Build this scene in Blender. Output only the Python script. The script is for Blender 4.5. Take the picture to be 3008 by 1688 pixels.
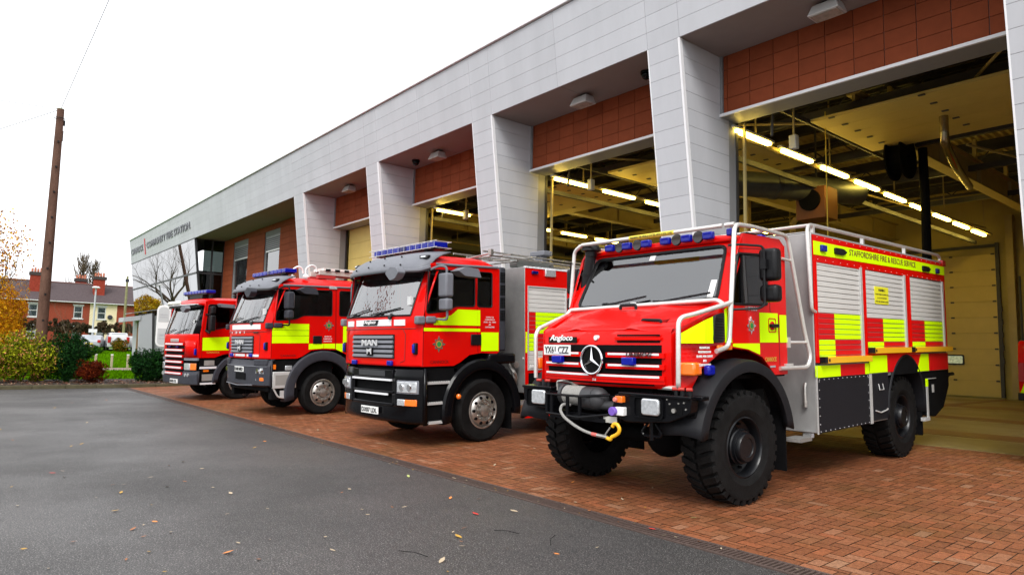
import bpy, bmesh, math, random
from mathutils import Vector, Matrix
from mathutils.geometry import tessellate_polygon
R=math.radians
random.seed(7)
for o in list(bpy.data.objects): bpy.data.objects.remove(o)
SC=bpy.context.scene
COL=SC.collection
# ------------------------------------------------------------ camera
def cam_matrix(yaw,pit,roll,loc):
    cy,sy=math.cos(yaw),math.sin(yaw);cp,sp=math.cos(pit),math.sin(pit)
    f=Vector((sy*cp,cy*cp,sp));rt=Vector((cy,-sy,0));up=rt.cross(f)
    r2=math.cos(roll)*rt+math.sin(roll)*up;u2=-math.sin(roll)*rt+math.cos(roll)*up
    m=Matrix((r2,u2,-f)).transposed().to_4x4();m.translation=loc
    return m
cd=bpy.data.cameras.new('camera');cam=bpy.data.objects.new('camera',cd);COL.objects.link(cam)
cam.matrix_world=cam_matrix(-0.880893,0.0944762,0.0214028,Vector((0,0,1.55)))
cd.sensor_fit='HORIZONTAL';cd.sensor_width=36;cd.lens=23.837;cd.clip_start=.05;cd.clip_end=3000
SC.camera=cam
SC.render.resolution_x=1024;SC.render.resolution_y=574
# ------------------------------------------------------------ sky, sun, exposure
SUN_EL,SUN_AZ=R(46),R(42)
w=bpy.data.worlds.new('World');SC.world=w;w.use_nodes=True
nt=w.node_tree;nt.nodes.clear()
ou=nt.nodes.new('ShaderNodeOutputWorld');bg=nt.nodes.new('ShaderNodeBackground')
sk=nt.nodes.new('ShaderNodeTexSky');sk.sky_type='NISHITA';sk.sun_disc=False
sk.sun_elevation=SUN_EL;sk.sun_rotation=math.pi-SUN_AZ;sk.air_density=1;sk.dust_density=5;sk.ozone_density=1
hs=nt.nodes.new('ShaderNodeHueSaturation');hs.inputs['Saturation'].default_value=.12
mx=nt.nodes.new('ShaderNodeMix');mx.data_type='RGBA';mx.inputs[0].default_value=.8
tc=nt.nodes.new('ShaderNodeTexCoord');nz=nt.nodes.new('ShaderNodeTexNoise');nz.inputs['Scale'].default_value=2.2;nz.inputs['Detail'].default_value=5
cr=nt.nodes.new('ShaderNodeValToRGB')
cr.color_ramp.elements[0].position=.3;cr.color_ramp.elements[0].color=(11.5,11.9,12.6,1)
cr.color_ramp.elements[1].position=.7;cr.color_ramp.elements[1].color=(14.5,14.7,15.0,1)
nt.links.new(tc.outputs['Generated'],nz.inputs['Vector']);nt.links.new(nz.outputs['Fac'],cr.inputs['Fac'])
nt.links.new(sk.outputs[0],hs.inputs['Color']);nt.links.new(hs.outputs[0],mx.inputs[6]);nt.links.new(cr.outputs[0],mx.inputs[7])
nt.links.new(mx.outputs[2],bg.inputs['Color']);bg.inputs['Strength'].default_value=.078
nt.links.new(bg.outputs[0],ou.inputs['Surface'])
sl=bpy.data.lights.new('sun','SUN');so=bpy.data.objects.new('sun',sl);COL.objects.link(so)
sl.energy=1.5;sl.angle=R(24);sl.color=(1,.97,.93)
# overcast: sun high behind the cloud, towards the yard side (-Y)
sd=Vector((math.sin(SUN_AZ)*math.cos(SUN_EL),-math.cos(SUN_AZ)*math.cos(SUN_EL),math.sin(SUN_EL)))
so.rotation_euler=sd.to_track_quat('Z','Y').to_euler();so.location=(0,-20,40)
SC.view_settings.view_transform='Standard';SC.view_settings.look='None';SC.view_settings.gamma=1
SC.view_settings.exposure=0.92
SC.render.engine='CYCLES'
SC.cycles.max_bounces=7;SC.cycles.transparent_max_bounces=12
# ------------------------------------------------------------ materials
MT={}
def mat(name,col,rough=.5,metal=0.0,var=0.0,vs=8.0,bump=0.0,bs=60.0,coat=0.0,spec=None,island=0.0,rvar=0.0,stretch=None,emis=None,es=0.0,trans=0.0):
    if name in MT: return MT[name]
    m=bpy.data.materials.new(name);MT[name]=m;m.use_nodes=True
    nt=m.node_tree;N=nt.nodes;L=nt.links;b=N['Principled BSDF']
    b.inputs['Base Color'].default_value=(*col,1);b.inputs['Roughness'].default_value=rough;b.inputs['Metallic'].default_value=metal
    if coat: b.inputs['Coat Weight'].default_value=coat;b.inputs['Coat Roughness'].default_value=.03
    if spec is not None: b.inputs['Specular IOR Level'].default_value=spec
    if emis: b.inputs['Emission Color'].default_value=(*emis,1);b.inputs['Emission Strength'].default_value=es
    tc=N.new('ShaderNodeTexCoord');vec=tc.outputs['Object']
    if stretch:
        mp=N.new('ShaderNodeMapping');mp.inputs['Scale'].default_value=stretch;L.new(vec,mp.inputs['Vector']);vec=mp.outputs[0]
    last=None
    if var or island:
        hs=N.new('ShaderNodeHueSaturation');hs.inputs['Color'].default_value=(*col,1)
        val=None
        if var:
            nz=N.new('ShaderNodeTexNoise');nz.inputs['Scale'].default_value=vs;nz.inputs['Detail'].default_value=6;nz.inputs['Roughness'].default_value=.65
            L.new(vec,nz.inputs['Vector'])
            mr=N.new('ShaderNodeMapRange');mr.inputs[1].default_value=.28;mr.inputs[2].default_value=.72;mr.inputs[3].default_value=1-var;mr.inputs[4].default_value=1+var
            L.new(nz.outputs['Fac'],mr.inputs[0]);val=mr.outputs[0]
        if island:
            g=N.new('ShaderNodeNewGeometry');mr=N.new('ShaderNodeMapRange');mr.inputs[3].default_value=1-island;mr.inputs[4].default_value=1+island
            L.new(g.outputs['Random Per Island'],mr.inputs[0])
            if val:
                mm=N.new('ShaderNodeMath');mm.operation='MULTIPLY';L.new(val,mm.inputs[0]);L.new(mr.outputs[0],mm.inputs[1]);val=mm.outputs[0]
            else: val=mr.outputs[0]
        L.new(val,hs.inputs['Value']);L.new(hs.outputs[0],b.inputs['Base Color'])
    if rvar:
        nz=N.new('ShaderNodeTexNoise');nz.inputs['Scale'].default_value=vs*.7;nz.inputs['Detail'].default_value=4;L.new(vec,nz.inputs['Vector'])
        mr=N.new('ShaderNodeMapRange');mr.inputs[1].default_value=.3;mr.inputs[2].default_value=.7;mr.inputs[3].default_value=max(.02,rough-rvar);mr.inputs[4].default_value=rough+rvar
        L.new(nz.outputs['Fac'],mr.inputs[0]);L.new(mr.outputs[0],b.inputs['Roughness'])
    if bump:
        nz=N.new('ShaderNodeTexNoise');nz.inputs['Scale'].default_value=bs;nz.inputs['Detail'].default_value=4;L.new(vec,nz.inputs['Vector'])
        bp=N.new('ShaderNodeBump');bp.inputs['Strength'].default_value=bump;bp.inputs['Distance'].default_value=.02;L.new(nz.outputs['Fac'],bp.inputs['Height']);L.new(bp.outputs[0],b.inputs['Normal'])
    return m
def glassmat(name,tint,ior=1.5,rough=0.0):
    if name in MT: return MT[name]
    m=bpy.data.materials.new(name);MT[name]=m;m.use_nodes=True;nt=m.node_tree;N=nt.nodes;L=nt.links;N.clear()
    o=N.new('ShaderNodeOutputMaterial');mix=N.new('ShaderNodeMixShader');t=N.new('ShaderNodeBsdfTransparent');g=N.new('ShaderNodeBsdfGlossy')
    t.inputs[0].default_value=(*tint,1);g.inputs['Roughness'].default_value=rough;g.inputs[0].default_value=(1,1,1,1)
    fr=N.new('ShaderNodeFresnel');fr.inputs[0].default_value=ior
    L.new(fr.outputs[0],mix.inputs[0]);L.new(t.outputs[0],mix.inputs[1]);L.new(g.outputs[0],mix.inputs[2]);L.new(mix.outputs[0],o.inputs[0])
    return m
RED=mat('red_paint',(.62,.0025,.001),.34,coat=.25,spec=.07,rvar=.05,vs=2.5,var=.05)
REDM=mat('red_vinyl',(.60,.004,.006),.45,spec=.2)
HV=mat('fluorescent_yellow',(.64,1.0,.0),.5,spec=.1)
SIL=mat('reflective_white',(.74,.74,.76),.35,metal=.1)
GRYP=mat('grey_plastic',(.15,.155,.175),.5,spec=.25,bump=.15,bs=300,var=.06)
DGRY=mat('dark_grey_plastic',(.035,.036,.045),.5,spec=.2,bump=.15,bs=250,var=.15)
BLK=mat('black_plastic',(.006,.006,.007),.42,spec=.25,var=.3,vs=6)
BLKG=mat('black_gloss',(.004,.004,.005),.16,spec=.16)
BLKM=mat('matt_black',(.004,.004,.0045),.8,spec=.08,var=.3,vs=5)
RUB=mat('tyre_rubber',(.0075,.0073,.0073),.7,spec=.12,var=.6,vs=5,bump=.35,bs=90)
RUBD=mat('dusty_rubber',(.035,.034,.034),.8,var=.35,vs=9,bump=.3,bs=120)
STEEL=mat('wheel_steel',(.42,.40,.37),.38,metal=.85,var=.3,vs=12,rvar=.12)
CHR=mat('chrome',(.8,.8,.82),.12,metal=1)
ALU=mat('brushed_aluminium',(.66,.66,.65),.4,metal=.45,var=.08,vs=5,rvar=.06,stretch=(1,1,14))
STN=mat('stainless_body',(.34,.335,.33),.42,metal=.6,var=.16,vs=3,rvar=.1)
TUBEM=mat('rollcage_tube',(.66,.64,.61),.32,metal=.55,var=.08,vs=15)
BLUE=mat('blue_lens',(.003,.008,.26),.15,coat=.2,spec=.3,var=.25,vs=60)
BLUED=mat('blue_lens_deep',(.003,.004,.10),.15,coat=.2,spec=.3)
ORA=mat('orange_lens',(.85,.17,.01),.18,coat=1)
LENS=mat('clear_lens',(.62,.64,.66),.12,metal=.55,var=.3,vs=30)
WHT=mat('white_plastic',(.75,.75,.74),.4)
YELB=mat('yellow_step_box',(.80,.42,.012),.4)
PLATE=mat('number_plate',(.76,.76,.74),.4)
INK=mat('plate_ink',(.01,.01,.012),.5)
BROWNT=mat('brown_lettering',(.16,.04,.015),.5)
GOLD=mat('gold_lettering',(.62,.36,.05),.4)
SEAT=mat('seat_fabric',(.09,.095,.11),.85)
DASH=mat('dashboard_plastic',(.12,.12,.125),.6)
HVJ=mat('green_jacket',(.35,.75,.03),.7)
WS=glassmat('windscreen_glass',(.85,.88,.88),2.5)
WSR=glassmat('reflective_windscreen_glass',(.5,.55,.55),3.4)
SG=glassmat('tinted_side_glass',(.20,.23,.22),1.42)
# ------------------------------------------------------------ mesh helpers
def poly_norm(p): return p
class MB:
    def __init__(s): s.v=[];s.f=[];s.mi=[];s.m=0
    def add(s,vs,fs,m=None):
        b=len(s.v);s.v+= [tuple(x) for x in vs]
        for f in fs: s.f.append(tuple(b+i for i in f));s.mi.append(s.m if m is None else m)
        return s
    def box(s,x0,x1,y0,y1,z0,z1,m=None):
        if x0>x1:x0,x1=x1,x0
        if y0>y1:y0,y1=y1,y0
        if z0>z1:z0,z1=z1,z0
        v=[(x0,y0,z0),(x1,y0,z0),(x1,y1,z0),(x0,y1,z0),(x0,y0,z1),(x1,y0,z1),(x1,y1,z1),(x0,y1,z1)]
        return s.add(v,[(0,3,2,1),(4,5,6,7),(0,1,5,4),(1,2,6,5),(2,3,7,6),(3,0,4,7)],m)
    def obox(s,c,a,b,d,m=None):
        c,a,b,d=map(Vector,(c,a,b,d))
        v=[c-a-b-d,c+a-b-d,c+a+b-d,c-a+b-d,c-a-b+d,c+a-b+d,c+a+b+d,c-a+b+d]
        return s.add(v,[(0,3,2,1),(4,5,6,7),(0,1,5,4),(1,2,6,5),(2,3,7,6),(3,0,4,7)],m)
    def hexa(s,v,m=None):
        return s.add(v,[(0,3,2,1),(4,5,6,7),(0,1,5,4),(1,2,6,5),(2,3,7,6),(3,0,4,7)],m)
    def cyl(s,p0,p1,r0,r1=None,n=16,caps=True,m=None):
        p0=Vector(p0);p1=Vector(p1);r1=r0 if r1 is None else r1
        d=(p1-p0).normalized();u=d.orthogonal().normalized();w=d.cross(u)
        v=[]
        for p,r in ((p0,r0),(p1,r1)):
            for i in range(n):
                a=2*math.pi*i/n;v.append(p+r*(math.cos(a)*u+math.sin(a)*w))
        f=[(i,(i+1)%n,n+(i+1)%n,n+i) for i in range(n)]
        if caps: f+=[tuple(range(n-1,-1,-1)),tuple(range(n,2*n))]
        return s.add(v,f,m)
    def tube(s,pts,r,n=8,fil=0.0,closed=False,m=None,radii=None):
        pts=[Vector(p) for p in pts]
        if fil and len(pts)>2:
            q=[pts[0]]
            for i in range(1,len(pts)-1):
                a,b,c=pts[i-1],pts[i],pts[i+1]
                l=min(fil,(a-b).length*.45,(c-b).length*.45)
                p0=b+(a-b).normalized()*l;p1=b+(c-b).normalized()*l
                for t in (0,.25,.5,.75,1): q.append((1-t)**2*p0+2*t*(1-t)*b+t*t*p1)
            q.append(pts[-1]);pts=q
        k=len(pts);v=[];nrm=None
        for i,p in enumerate(pts):
            if closed: d=(pts[(i+1)%k]-pts[i-1])
            else: d=(pts[min(i+1,k-1)]-pts[max(i-1,0)])
            d=d.normalized() if d.length>1e-9 else Vector((0,0,1))
            if nrm is None: nrm=d.orthogonal().normalized()
            nrm=(nrm-d*nrm.dot(d));nrm=nrm.normalized() if nrm.length>1e-6 else d.orthogonal().normalized()
            w=d.cross(nrm);rr=radii[i] if radii else r
            for j in range(n):
                a=2*math.pi*j/n;v.append(p+rr*(math.cos(a)*nrm+math.sin(a)*w))
        f=[]
        for i in range(k if closed else k-1):
            i2=(i+1)%k
            for j in range(n): f.append((i*n+j,i*n+(j+1)%n,i2*n+(j+1)%n,i2*n+j))
        if not closed: f+=[tuple(range(n-1,-1,-1)),tuple((k-1)*n+j for j in range(n))]
        return s.add(v,f,m)
    def prism(s,poly,ax,a,b,holes=(),m=None):
        def P(p,h):
            return {'x':(h,p[0],p[1]),'y':(p[0],h,p[1]),'z':(p[0],p[1],h)}[ax]
        loops=[list(poly)]+[list(h) for h in holes]
        flat=[p for l in loops for p in l];n=len(flat)
        tris=tessellate_polygon([[Vector((p[0],p[1],0)) for p in l] for l in loops])
        v=[P(p,a) for p in flat]+[P(p,b) for p in flat]
        f=[]
        if holes:
            for t in tris: f.append(tuple(t));f.append(tuple(n+i for i in reversed(t)))
        else:
            f.append(tuple(range(n)));f.append(tuple(range(2*n-1,n-1,-1)))
        o=0
        for l in loops:
            k=len(l)
            for i in range(k): f.append((o+i,o+(i+1)%k,n+o+(i+1)%k,n+o+i))
            o+=k
        return s.add(v,f,m)
    def lathe(s,prof,c,ax=(1,0,0),n=32,m=None,a0=0,a1=2*math.pi):
        c=Vector(c);d=Vector(ax).normalized()
        u=Vector((0,1,0)) if abs(d.y)<.9 else Vector((1,0,0));u=(u-d*u.dot(d)).normalized();w=d.cross(u)
        full=abs(a1-a0-2*math.pi)<1e-6;k=n if full else n+1;P=len(prof);v=[]
        for i in range(k):
            a=a0+(a1-a0)*i/n
            for r,h in prof: v.append(c+d*h+r*(math.cos(a)*u+math.sin(a)*w))
        f=[]
        for i in range(n):
            i2=(i+1)%k
            for j in range(P-1): f.append((i*P+j,i*P+j+1,i2*P+j+1,i2*P+j))
        return s.add(v,f,m)
    def grid(s,rows,m=None,skip=None):
        nr=len(rows);nc=len(rows[0]);v=[p for r in rows for p in r]
        f=[(i*nc+j,i*nc+j+1,(i+1)*nc+j+1,(i+1)*nc+j) for i in range(nr-1) for j in range(nc-1) if not(skip and skip(i,j))]
        return s.add(v,f,m)
    def ball(s,c,r,n=10,m=None,sc=(1,1,1)):
        c=Vector(c);v=[];f=[];h=n//2
        for i in range(h+1):
            t=math.pi*i/h
            for j in range(n):
                a=2*math.pi*j/n;v.append((c.x+r*sc[0]*math.sin(t)*math.cos(a),c.y+r*sc[1]*math.sin(t)*math.sin(a),c.z+r*sc[2]*math.cos(t)))
        for i in range(h):
            for j in range(n): f.append((i*n+j,i*n+(j+1)%n,(i+1)*n+(j+1)%n,(i+1)*n+j))
        return s.add(v,f,m)
    def build(s,name,mats,parent=None,bevel=0.0,smooth=True,seg=2,solid=0.0,fix=True,ang=35):
        me=bpy.data.meshes.new(name);me.from_pydata(s.v,[],s.f)
        if not isinstance(mats,(list,tuple)): mats=[mats]
        for m in mats: me.materials.append(m)
        for p,i in zip(me.polygons,s.mi): p.material_index=min(i,len(mats)-1)
        if fix:
            bm=bmesh.new();bm.from_mesh(me)
            bmesh.ops.remove_doubles(bm,verts=bm.verts,dist=1e-5)
            bmesh.ops.recalc_face_normals(bm,faces=bm.faces);bm.to_mesh(me);bm.free()
        if smooth:
            me.polygons.foreach_set('use_smooth',[True]*len(me.polygons))
            me.set_sharp_from_angle(angle=R(ang))
        o=bpy.data.objects.new(name,me);COL.objects.link(o)
        if parent: o.parent=parent
        if solid:
            md=o.modifiers.new('solid','SOLIDIFY');md.thickness=solid;md.offset=-1
        if bevel:
            md=o.modifiers.new('bevel','BEVEL');md.width=bevel;md.segments=seg;md.limit_method='ANGLE';md.angle_limit=R(40);md.harden_normals=False
        return o
def tag(o,label=None,cat=None,group=None,kind=None):
    if label:o['label']=label
    if cat:o['category']=cat
    if group:o['group']=group
    if kind:o['kind']=kind
    return o
def empty(name,loc=(0,0,0),rz=0,mw=None):
    o=bpy.data.objects.new(name,None);COL.objects.link(o);o.empty_display_size=.3
    if mw is not None:o.matrix_world=mw
    else: o.location=loc;o.rotation_euler=(0,0,rz)
    return o
def rrect(x0,x1,y0,y1,r,n=4):
    p=[]
    for cx,cy,a in ((x1-r,y1-r,0),(x0+r,y1-r,90),(x0+r,y0+r,180),(x1-r,y0+r,270)):
        for i in range(n+1):
            t=R(a+90*i/n);p.append((cx+r*math.cos(t),cy+r*math.sin(t)))
    return p
def rpoly(pts,r,n=3):
    out=[];k=len(pts)
    for i in range(k):
        a,b,c=Vector(pts[i-1]),Vector(pts[i]),Vector(pts[(i+1)%k])
        rr=r[i] if isinstance(r,(list,tuple)) else r
        l=min(rr,(a-b).length*.48,(c-b).length*.48)
        if l<1e-4: out.append(tuple(b));continue
        p0=b+(a-b).normalized()*l;p1=b+(c-b).normalized()*l
        for j in range(n+1):
            t=j/n;q=(1-t)**2*p0+2*t*(1-t)*b+t*t*p1;out.append((q.x,q.y))
    return out
def text(s,name,material,parent,org,xd,yd,h,wid=None,depth=.004,bold=0.0,shear=0.0,cap=True):
    cu=bpy.data.curves.new('t','FONT');cu.body=s;cu.size=1;cu.offset=bold;cu.resolution_u=2;cu.shear=shear
    ob=bpy.data.objects.new('t',cu);COL.objects.link(ob)
    dg=bpy.context.evaluated_depsgraph_get();me=bpy.data.meshes.new_from_object(ob.evaluated_get(dg))
    COL.objects.unlink(ob);bpy.data.objects.remove(ob)
    xs=[v.co.x for v in me.vertices];ys=[v.co.y for v in me.vertices]
    x0,x1,y0,y1=min(xs),max(xs),min(ys),max(ys)
    sy=h/(y1-y0);sx=(wid/(x1-x0)) if wid else sy
    xd=Vector(xd).normalized();yd=Vector(yd).normalized();zd=xd.cross(yd);org=Vector(org)
    mb=MB();n=len(me.vertices)
    P=[org+xd*((v.co.x-x0)*sx)+yd*((v.co.y-y0)*sy) for v in me.vertices]
    fs=[tuple(p.vertices) for p in me.polygons]
    ec={}
    for f in fs:
        for i in range(len(f)):
            e=(f[i],f[(i+1)%len(f)]);ec[e]=ec.get(e,0)+1
    side=[(a,b,n+b,n+a) for (a,b) in ec if (b,a) not in ec]
    mb.add([p+zd*depth for p in P]+[p for p in P],fs+[(n+a,a,b,n+b) for (a,b,_,_) in side])
    bpy.data.meshes.remove(me)
    return mb.build(name,material,parent,smooth=False,fix=False)
def ordw(i): return ['first','second','third','fourth','fifth','sixth','seventh','eighth','ninth','tenth','eleventh','twelfth'][i]
Y0,S0=5.0,.027
def gz(y): return 0 if y<Y0 else S0*(min(y,12.3)-Y0)
# ============================================================ FIRE STATION
def FY(z): return 11.32-.1213*z          # leaning front plane
ZS,ZT=7.65,9.52                            # soffit, roof top
PANEL=mat('facade_panel',(.43,.438,.465),.7,spec=0,var=.06,vs=1.6,island=.03,stretch=(1,1,.22))
TRIMW=mat('white_trim',(.68,.68,.70),.4)
BACKD=mat('panel_joint_backing',(.16,.16,.165),.8)  # dark grey backing behind the gaps between panels and tiles
SOFF=mat('soffit_board',(.22,.19,.18),.7,var=.05,vs=2)
TERR=mat('terracotta_tile',(.21,.048,.018),.8,spec=.15,var=.10,vs=5,island=.09,bump=.1,bs=120)
FRAME=mat('grey_frame',(.20,.205,.215),.5,var=.05)
DARKF=mat('dark_frame',(.02,.02,.022),.5)
CREAM=mat('cream_door_panel',(.60,.47,.14),.55,var=.07,vs=1.4)
CREAMW=mat('cream_wall_paint',(.42,.34,.11),.8,var=.12,vs=1.0)
DECK=mat('roof_deck_steel',(.55,.46,.20),.55,metal=.2,var=.2,vs=2)
BEAM=mat('dark_steel',(.05,.05,.05),.6,var=.2,vs=3)
CBEAM=mat('cream_steel_beam',(.38,.30,.12),.6,var=.1,vs=2)
CWG=glassmat('curtain_wall_glass',(.10,.12,.12),7.0)
WING=glassmat('window_glass',(.35,.38,.4),3.0)
st=empty('fire_station',(-28,14,0))
tag(st,'long grey panelled fire station with leaning columns, terracotta strips and open engine bays','building')
def L(mb,*a,**k):
    o=mb.build(*a,**k);return o
def sp(mb,name,mats,**k):
    o=mb.build(name,mats,None,**k);o.parent=st;o.matrix_parent_inverse=Matrix.Translation((28,-14,0));return o
XL,XR=-58.8,3.2
G=.003
def fquad(mb,x0,x1,z0,z1,t=.03,m=None):
    G=.003 if x0>-27 else .0015
    # a panel on the leaning plane
    mb.hexa([(x0+G,FY(z0+G),z0+G),(x1-G,FY(z0+G),z0+G),(x1-G,FY(z0+G)+t,z0+G),(x0+G,FY(z0+G)+t,z0+G),
             (x0+G,FY(z1-G),z1-G),(x1-G,FY(z1-G),z1-G),(x1-G,FY(z1-G)+t,z1-G),(x0+G,FY(z1-G)+t,z1-G)],m)
COLS=[(-26.67,-25.78),(-20.46,-19.70),(-14.42,-13.62),(-8.46,-7.74),(-2.54,-1.66),(3.4,4.2)]
RC=[-25.75,-19.62,-13.57,-7.69,-1.6,4.3]   # right cheek (return) X of each column
# fascia
vj=[XL]+[-58.8+2.93*i for i in range(1,11)]+[c for i in range(5) for c in (COLS[i][0],RC[i],)]+[XR]
vj+=[-23.15,-17.07,-11.09,-5.1,.9];vj=sorted(set(round(v,3) for v in vj if v<=XR))
zr=[7.65+.335*i for i in range(6)]
zr[-1]=9.40
mb=MB()
for a,b in zip(vj[:-1],vj[1:]):
    for z0,z1 in zip(zr[:-1],zr[1:]): fquad(mb,a,b,z0,z1)
sp(mb,'fascia',PANEL)
mb=MB();mb.hexa([(XL,FY(7.66)+.03,7.66),(XR,FY(7.66)+.03,7.66),(XR,FY(7.66)+.3,7.66),(XL,FY(7.66)+.3,7.66),(XL,FY(9.45)+.03,9.40),(XR,FY(9.45)+.03,9.40),(XR,FY(9.45)+.5,9.40),(XL,FY(9.45)+.5,9.40)])
sp(mb,'fascia_backing',mat('fascia_backing_grey',(.27,.27,.28),.8))
mb=MB();mb.box(XL-.03,XR,FY(9.5)-.05,FY(9.5)+.6,9.42,9.54);sp(mb,'roof_edge_trim',TRIMW,bevel=.01)
mb=MB();mb.box(XL,XR,FY(9.5)+.5,31.6,9.3,9.41);sp(mb,'roof',BEAM)
# end wall of the fascia
mb=MB();mb.prism([(FY(7.65),7.65),(FY(9.4),9.40),(12.6,9.40),(12.6,7.65)],'x',XL-.02,XL+.0);sp(mb,'fascia_end',PANEL)
# columns
for i,(a,b) in enumerate(COLS):
    rc=RC[i];back=12.05;zb=gz(10.9)-.05
    mb=MB()
    mb.prism([(FY(zb)+.028,zb),(FY(7.648)+.028,7.648),(back,7.648),(back,zb)],'x',a+.02,rc-.028,m=1)
    z=7.65
    while z>zb+.05:
        z1=z;z0=max(z-.335,zb)
        fquad(mb,a,b,z0,z1,m=0)
        # cheek panels facing +X
        g=G
        y0a,y0b=FY(z0)+.09,FY(z1)+.09
        ye=11.74 if z0>6.5 else back
        mb.hexa([(rc-.03,y0a,z0+g),(rc,y0a,z0+g),(rc,ye,z0+g),(rc-.03,ye,z0+g),(rc-.03,y0b,z1-g),(rc,y0b,z1-g),(rc,ye,z1-g),(rc-.03,ye,z1-g)],0)
        z=z0
    # white corner bead
    for xx,w_ in ((b+.004,rc-b),):
        mb.hexa([(b+.006,FY(zb)-.006,zb),(rc+.004,FY(zb)-.006,zb),(rc+.004,FY(zb)+.08,zb),(b+.006,FY(zb)+.08,zb),(b+.006,FY(7.645)-.006,7.645),(rc+.004,FY(7.645)-.006,7.645),(rc+.004,FY(7.645)+.08,7.645),(b+.006,FY(7.645)+.08,7.645)],2)
    mb.hexa([(a-.012,FY(zb)-.004,zb),(a+.012,FY(zb)-.004,zb),(a+.012,FY(zb)+.06,zb),(a-.012,FY(zb)+.06,zb),(a-.012,FY(7.645)-.004,7.645),(a+.012,FY(7.645)-.004,7.645),(a+.012,FY(7.645)+.06,7.645),(a-.012,FY(7.645)+.06,7.645)],2)
    sp(mb,'column',[PANEL,BACKD,TRIMW])
    # jamb frame behind
    mb=MB();mb.box(a+.1,rc-.004,12.052,12.30,zb,6.40);mb.box(rc-.02,rc+.015,12.30,12.38,zb,6.40,1);mb.box(rc+.07,rc+.12,12.45,12.5,.2,6.40,2)
    mb.box(a-.02,a+.0,12.25,12.38,zb,6.40,1)
    sp(mb,'door_jamb',[FRAME,DARKF,CBEAM])
# soffit pieces
mb=MB()
sx=[XL]+[v for c,r in zip(COLS,RC) for v in (c[0],r)]+[XR]
mb.box(XL,COLS[0][0]+.02,FY(7.66)+.035,12.2,7.652,7.70)
for i in range(5):
    x0,x1=RC[i]-.03,min(COLS[i+1][0]+.02,XR)
    xm=(x0+x1)/2
    mb.box(x0,xm-.004,FY(7.66)+.035,11.80,7.652,7.70);mb.box(xm+.004,x1,FY(7.66)+.035,11.80,7.652,7.70)
sp(mb,'soffit',SOFF)
# terracotta lintels over the bays
for i in range(5):
    x0,x1=RC[i]+.06,min(COLS[i+1][0]-.0,XR)
    mb=MB();mb.box(x0-.02,x1,11.80,12.28,6.42,7.65,1)
    x=x1
    cols=[];k=0
    while x>x0: cols.append((max(x-.5,x0),x));x-=.5
    for a,b in cols:
        for r in range(4):
            z0=6.45+.3*r;mb.box(a+.006,b-.006,11.775,11.80,z0+.005,z0+.295)
    mb.box(RC[i]-.0,RC[i]+.055,11.742,11.80,6.40,7.65,2)
    mb.box(RC[i],x1,11.72,11.77,6.385,6.44,3)
    mb.box(RC[i],x1,11.77,12.32,6.385,6.43,2)
    sp(mb,'bay_lintel',[TERR,BACKD,FRAME,TRIMW])
# closed cream door in the leftmost bay
mb=MB()
for r in range(10): mb.box(RC[0]+.12,COLS[1][0]+.1,12.40,12.46,.2+.62*r+.004,.2+.62*(r+1)-.004)
sp(mb,'closed_bay_door',CREAM)
# terracotta wall with two tall windows
XA,XB=-41.2,COLS[0][0]+.02;YW=12.05
mb=MB();wins=[(-39.45,-37.05,.9,7.12),(-34.55,-32.45,3.3,7.12)]
mb.prism([(XA,0.1),(XB,0.1),(XB,7.65),(XA,7.65)],'y',YW+.03,YW+.35,holes=[[(a,c),(b,c),(b,d),(a,d)] for a,b,c,d in wins],m=1)
z=.15
while z<7.6:
    z1=min(z+.3,7.64);segs=[(XA,XB)]
    for a,b,c,d in wins:
        if z1>c+.02 and z<d-.02: segs=[q for s_ in segs for q in ((s_[0],min(s_[1],a)),(max(s_[0],b),s_[1])) if q[1]-q[0]>.02] if not all(s2[1]<=a or s2[0]>=b for s2 in segs) else segs
    for s0_,s1_ in segs:
        x=s0_
        while x<s1_-.01:
            x1=min(x+1.2,s1_);mb.box(x+.004,x1-.004,YW,YW+.03,z+.006,z1-.006);x=x1
    z=z1
sp(mb,'terracotta_wall',[TERR,BACKD])
BLIND=mat('window_blind',(.62,.66,.68),.7)
for a,b,c,d in wins:
    mb=MB();mb.prism([(a,c),(b,c),(b,d),(a,d)],'y',YW+.06,YW+.16,holes=[[(a+.12,c+.1),(b-.12,c+.1),(b-.12,d-.75),(a+.12,d-.75)]])
    for k in range(6): mb.box(a+.08,b-.08,YW+.05,YW+.062,d-.7+.1*k,d-.64+.1*k,1)
    mb.box(a+.1,b-.1,YW+.055,YW+.07,d-.82,d-.76,2)
    if c<2: 
        for zz in (4.35,3.85): mb.box(a+.1,b-.1,YW+.05,YW+.14,zz,zz+.09)
    wf=sp(mb,'window_frame',[FRAME,DARKF,ALU])
    mb=MB();mb.box(a+.1,b-.1,YW+.11,YW+.12,c+.08,d-.74);g_=mb.build('pane',WING);g_.parent=wf
    mb=MB();mb.box(a+.1,b-.1,YW+.2,YW+.21,c+.08,d-.74);g_=mb.build('blind',BLIND);g_.parent=wf
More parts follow.
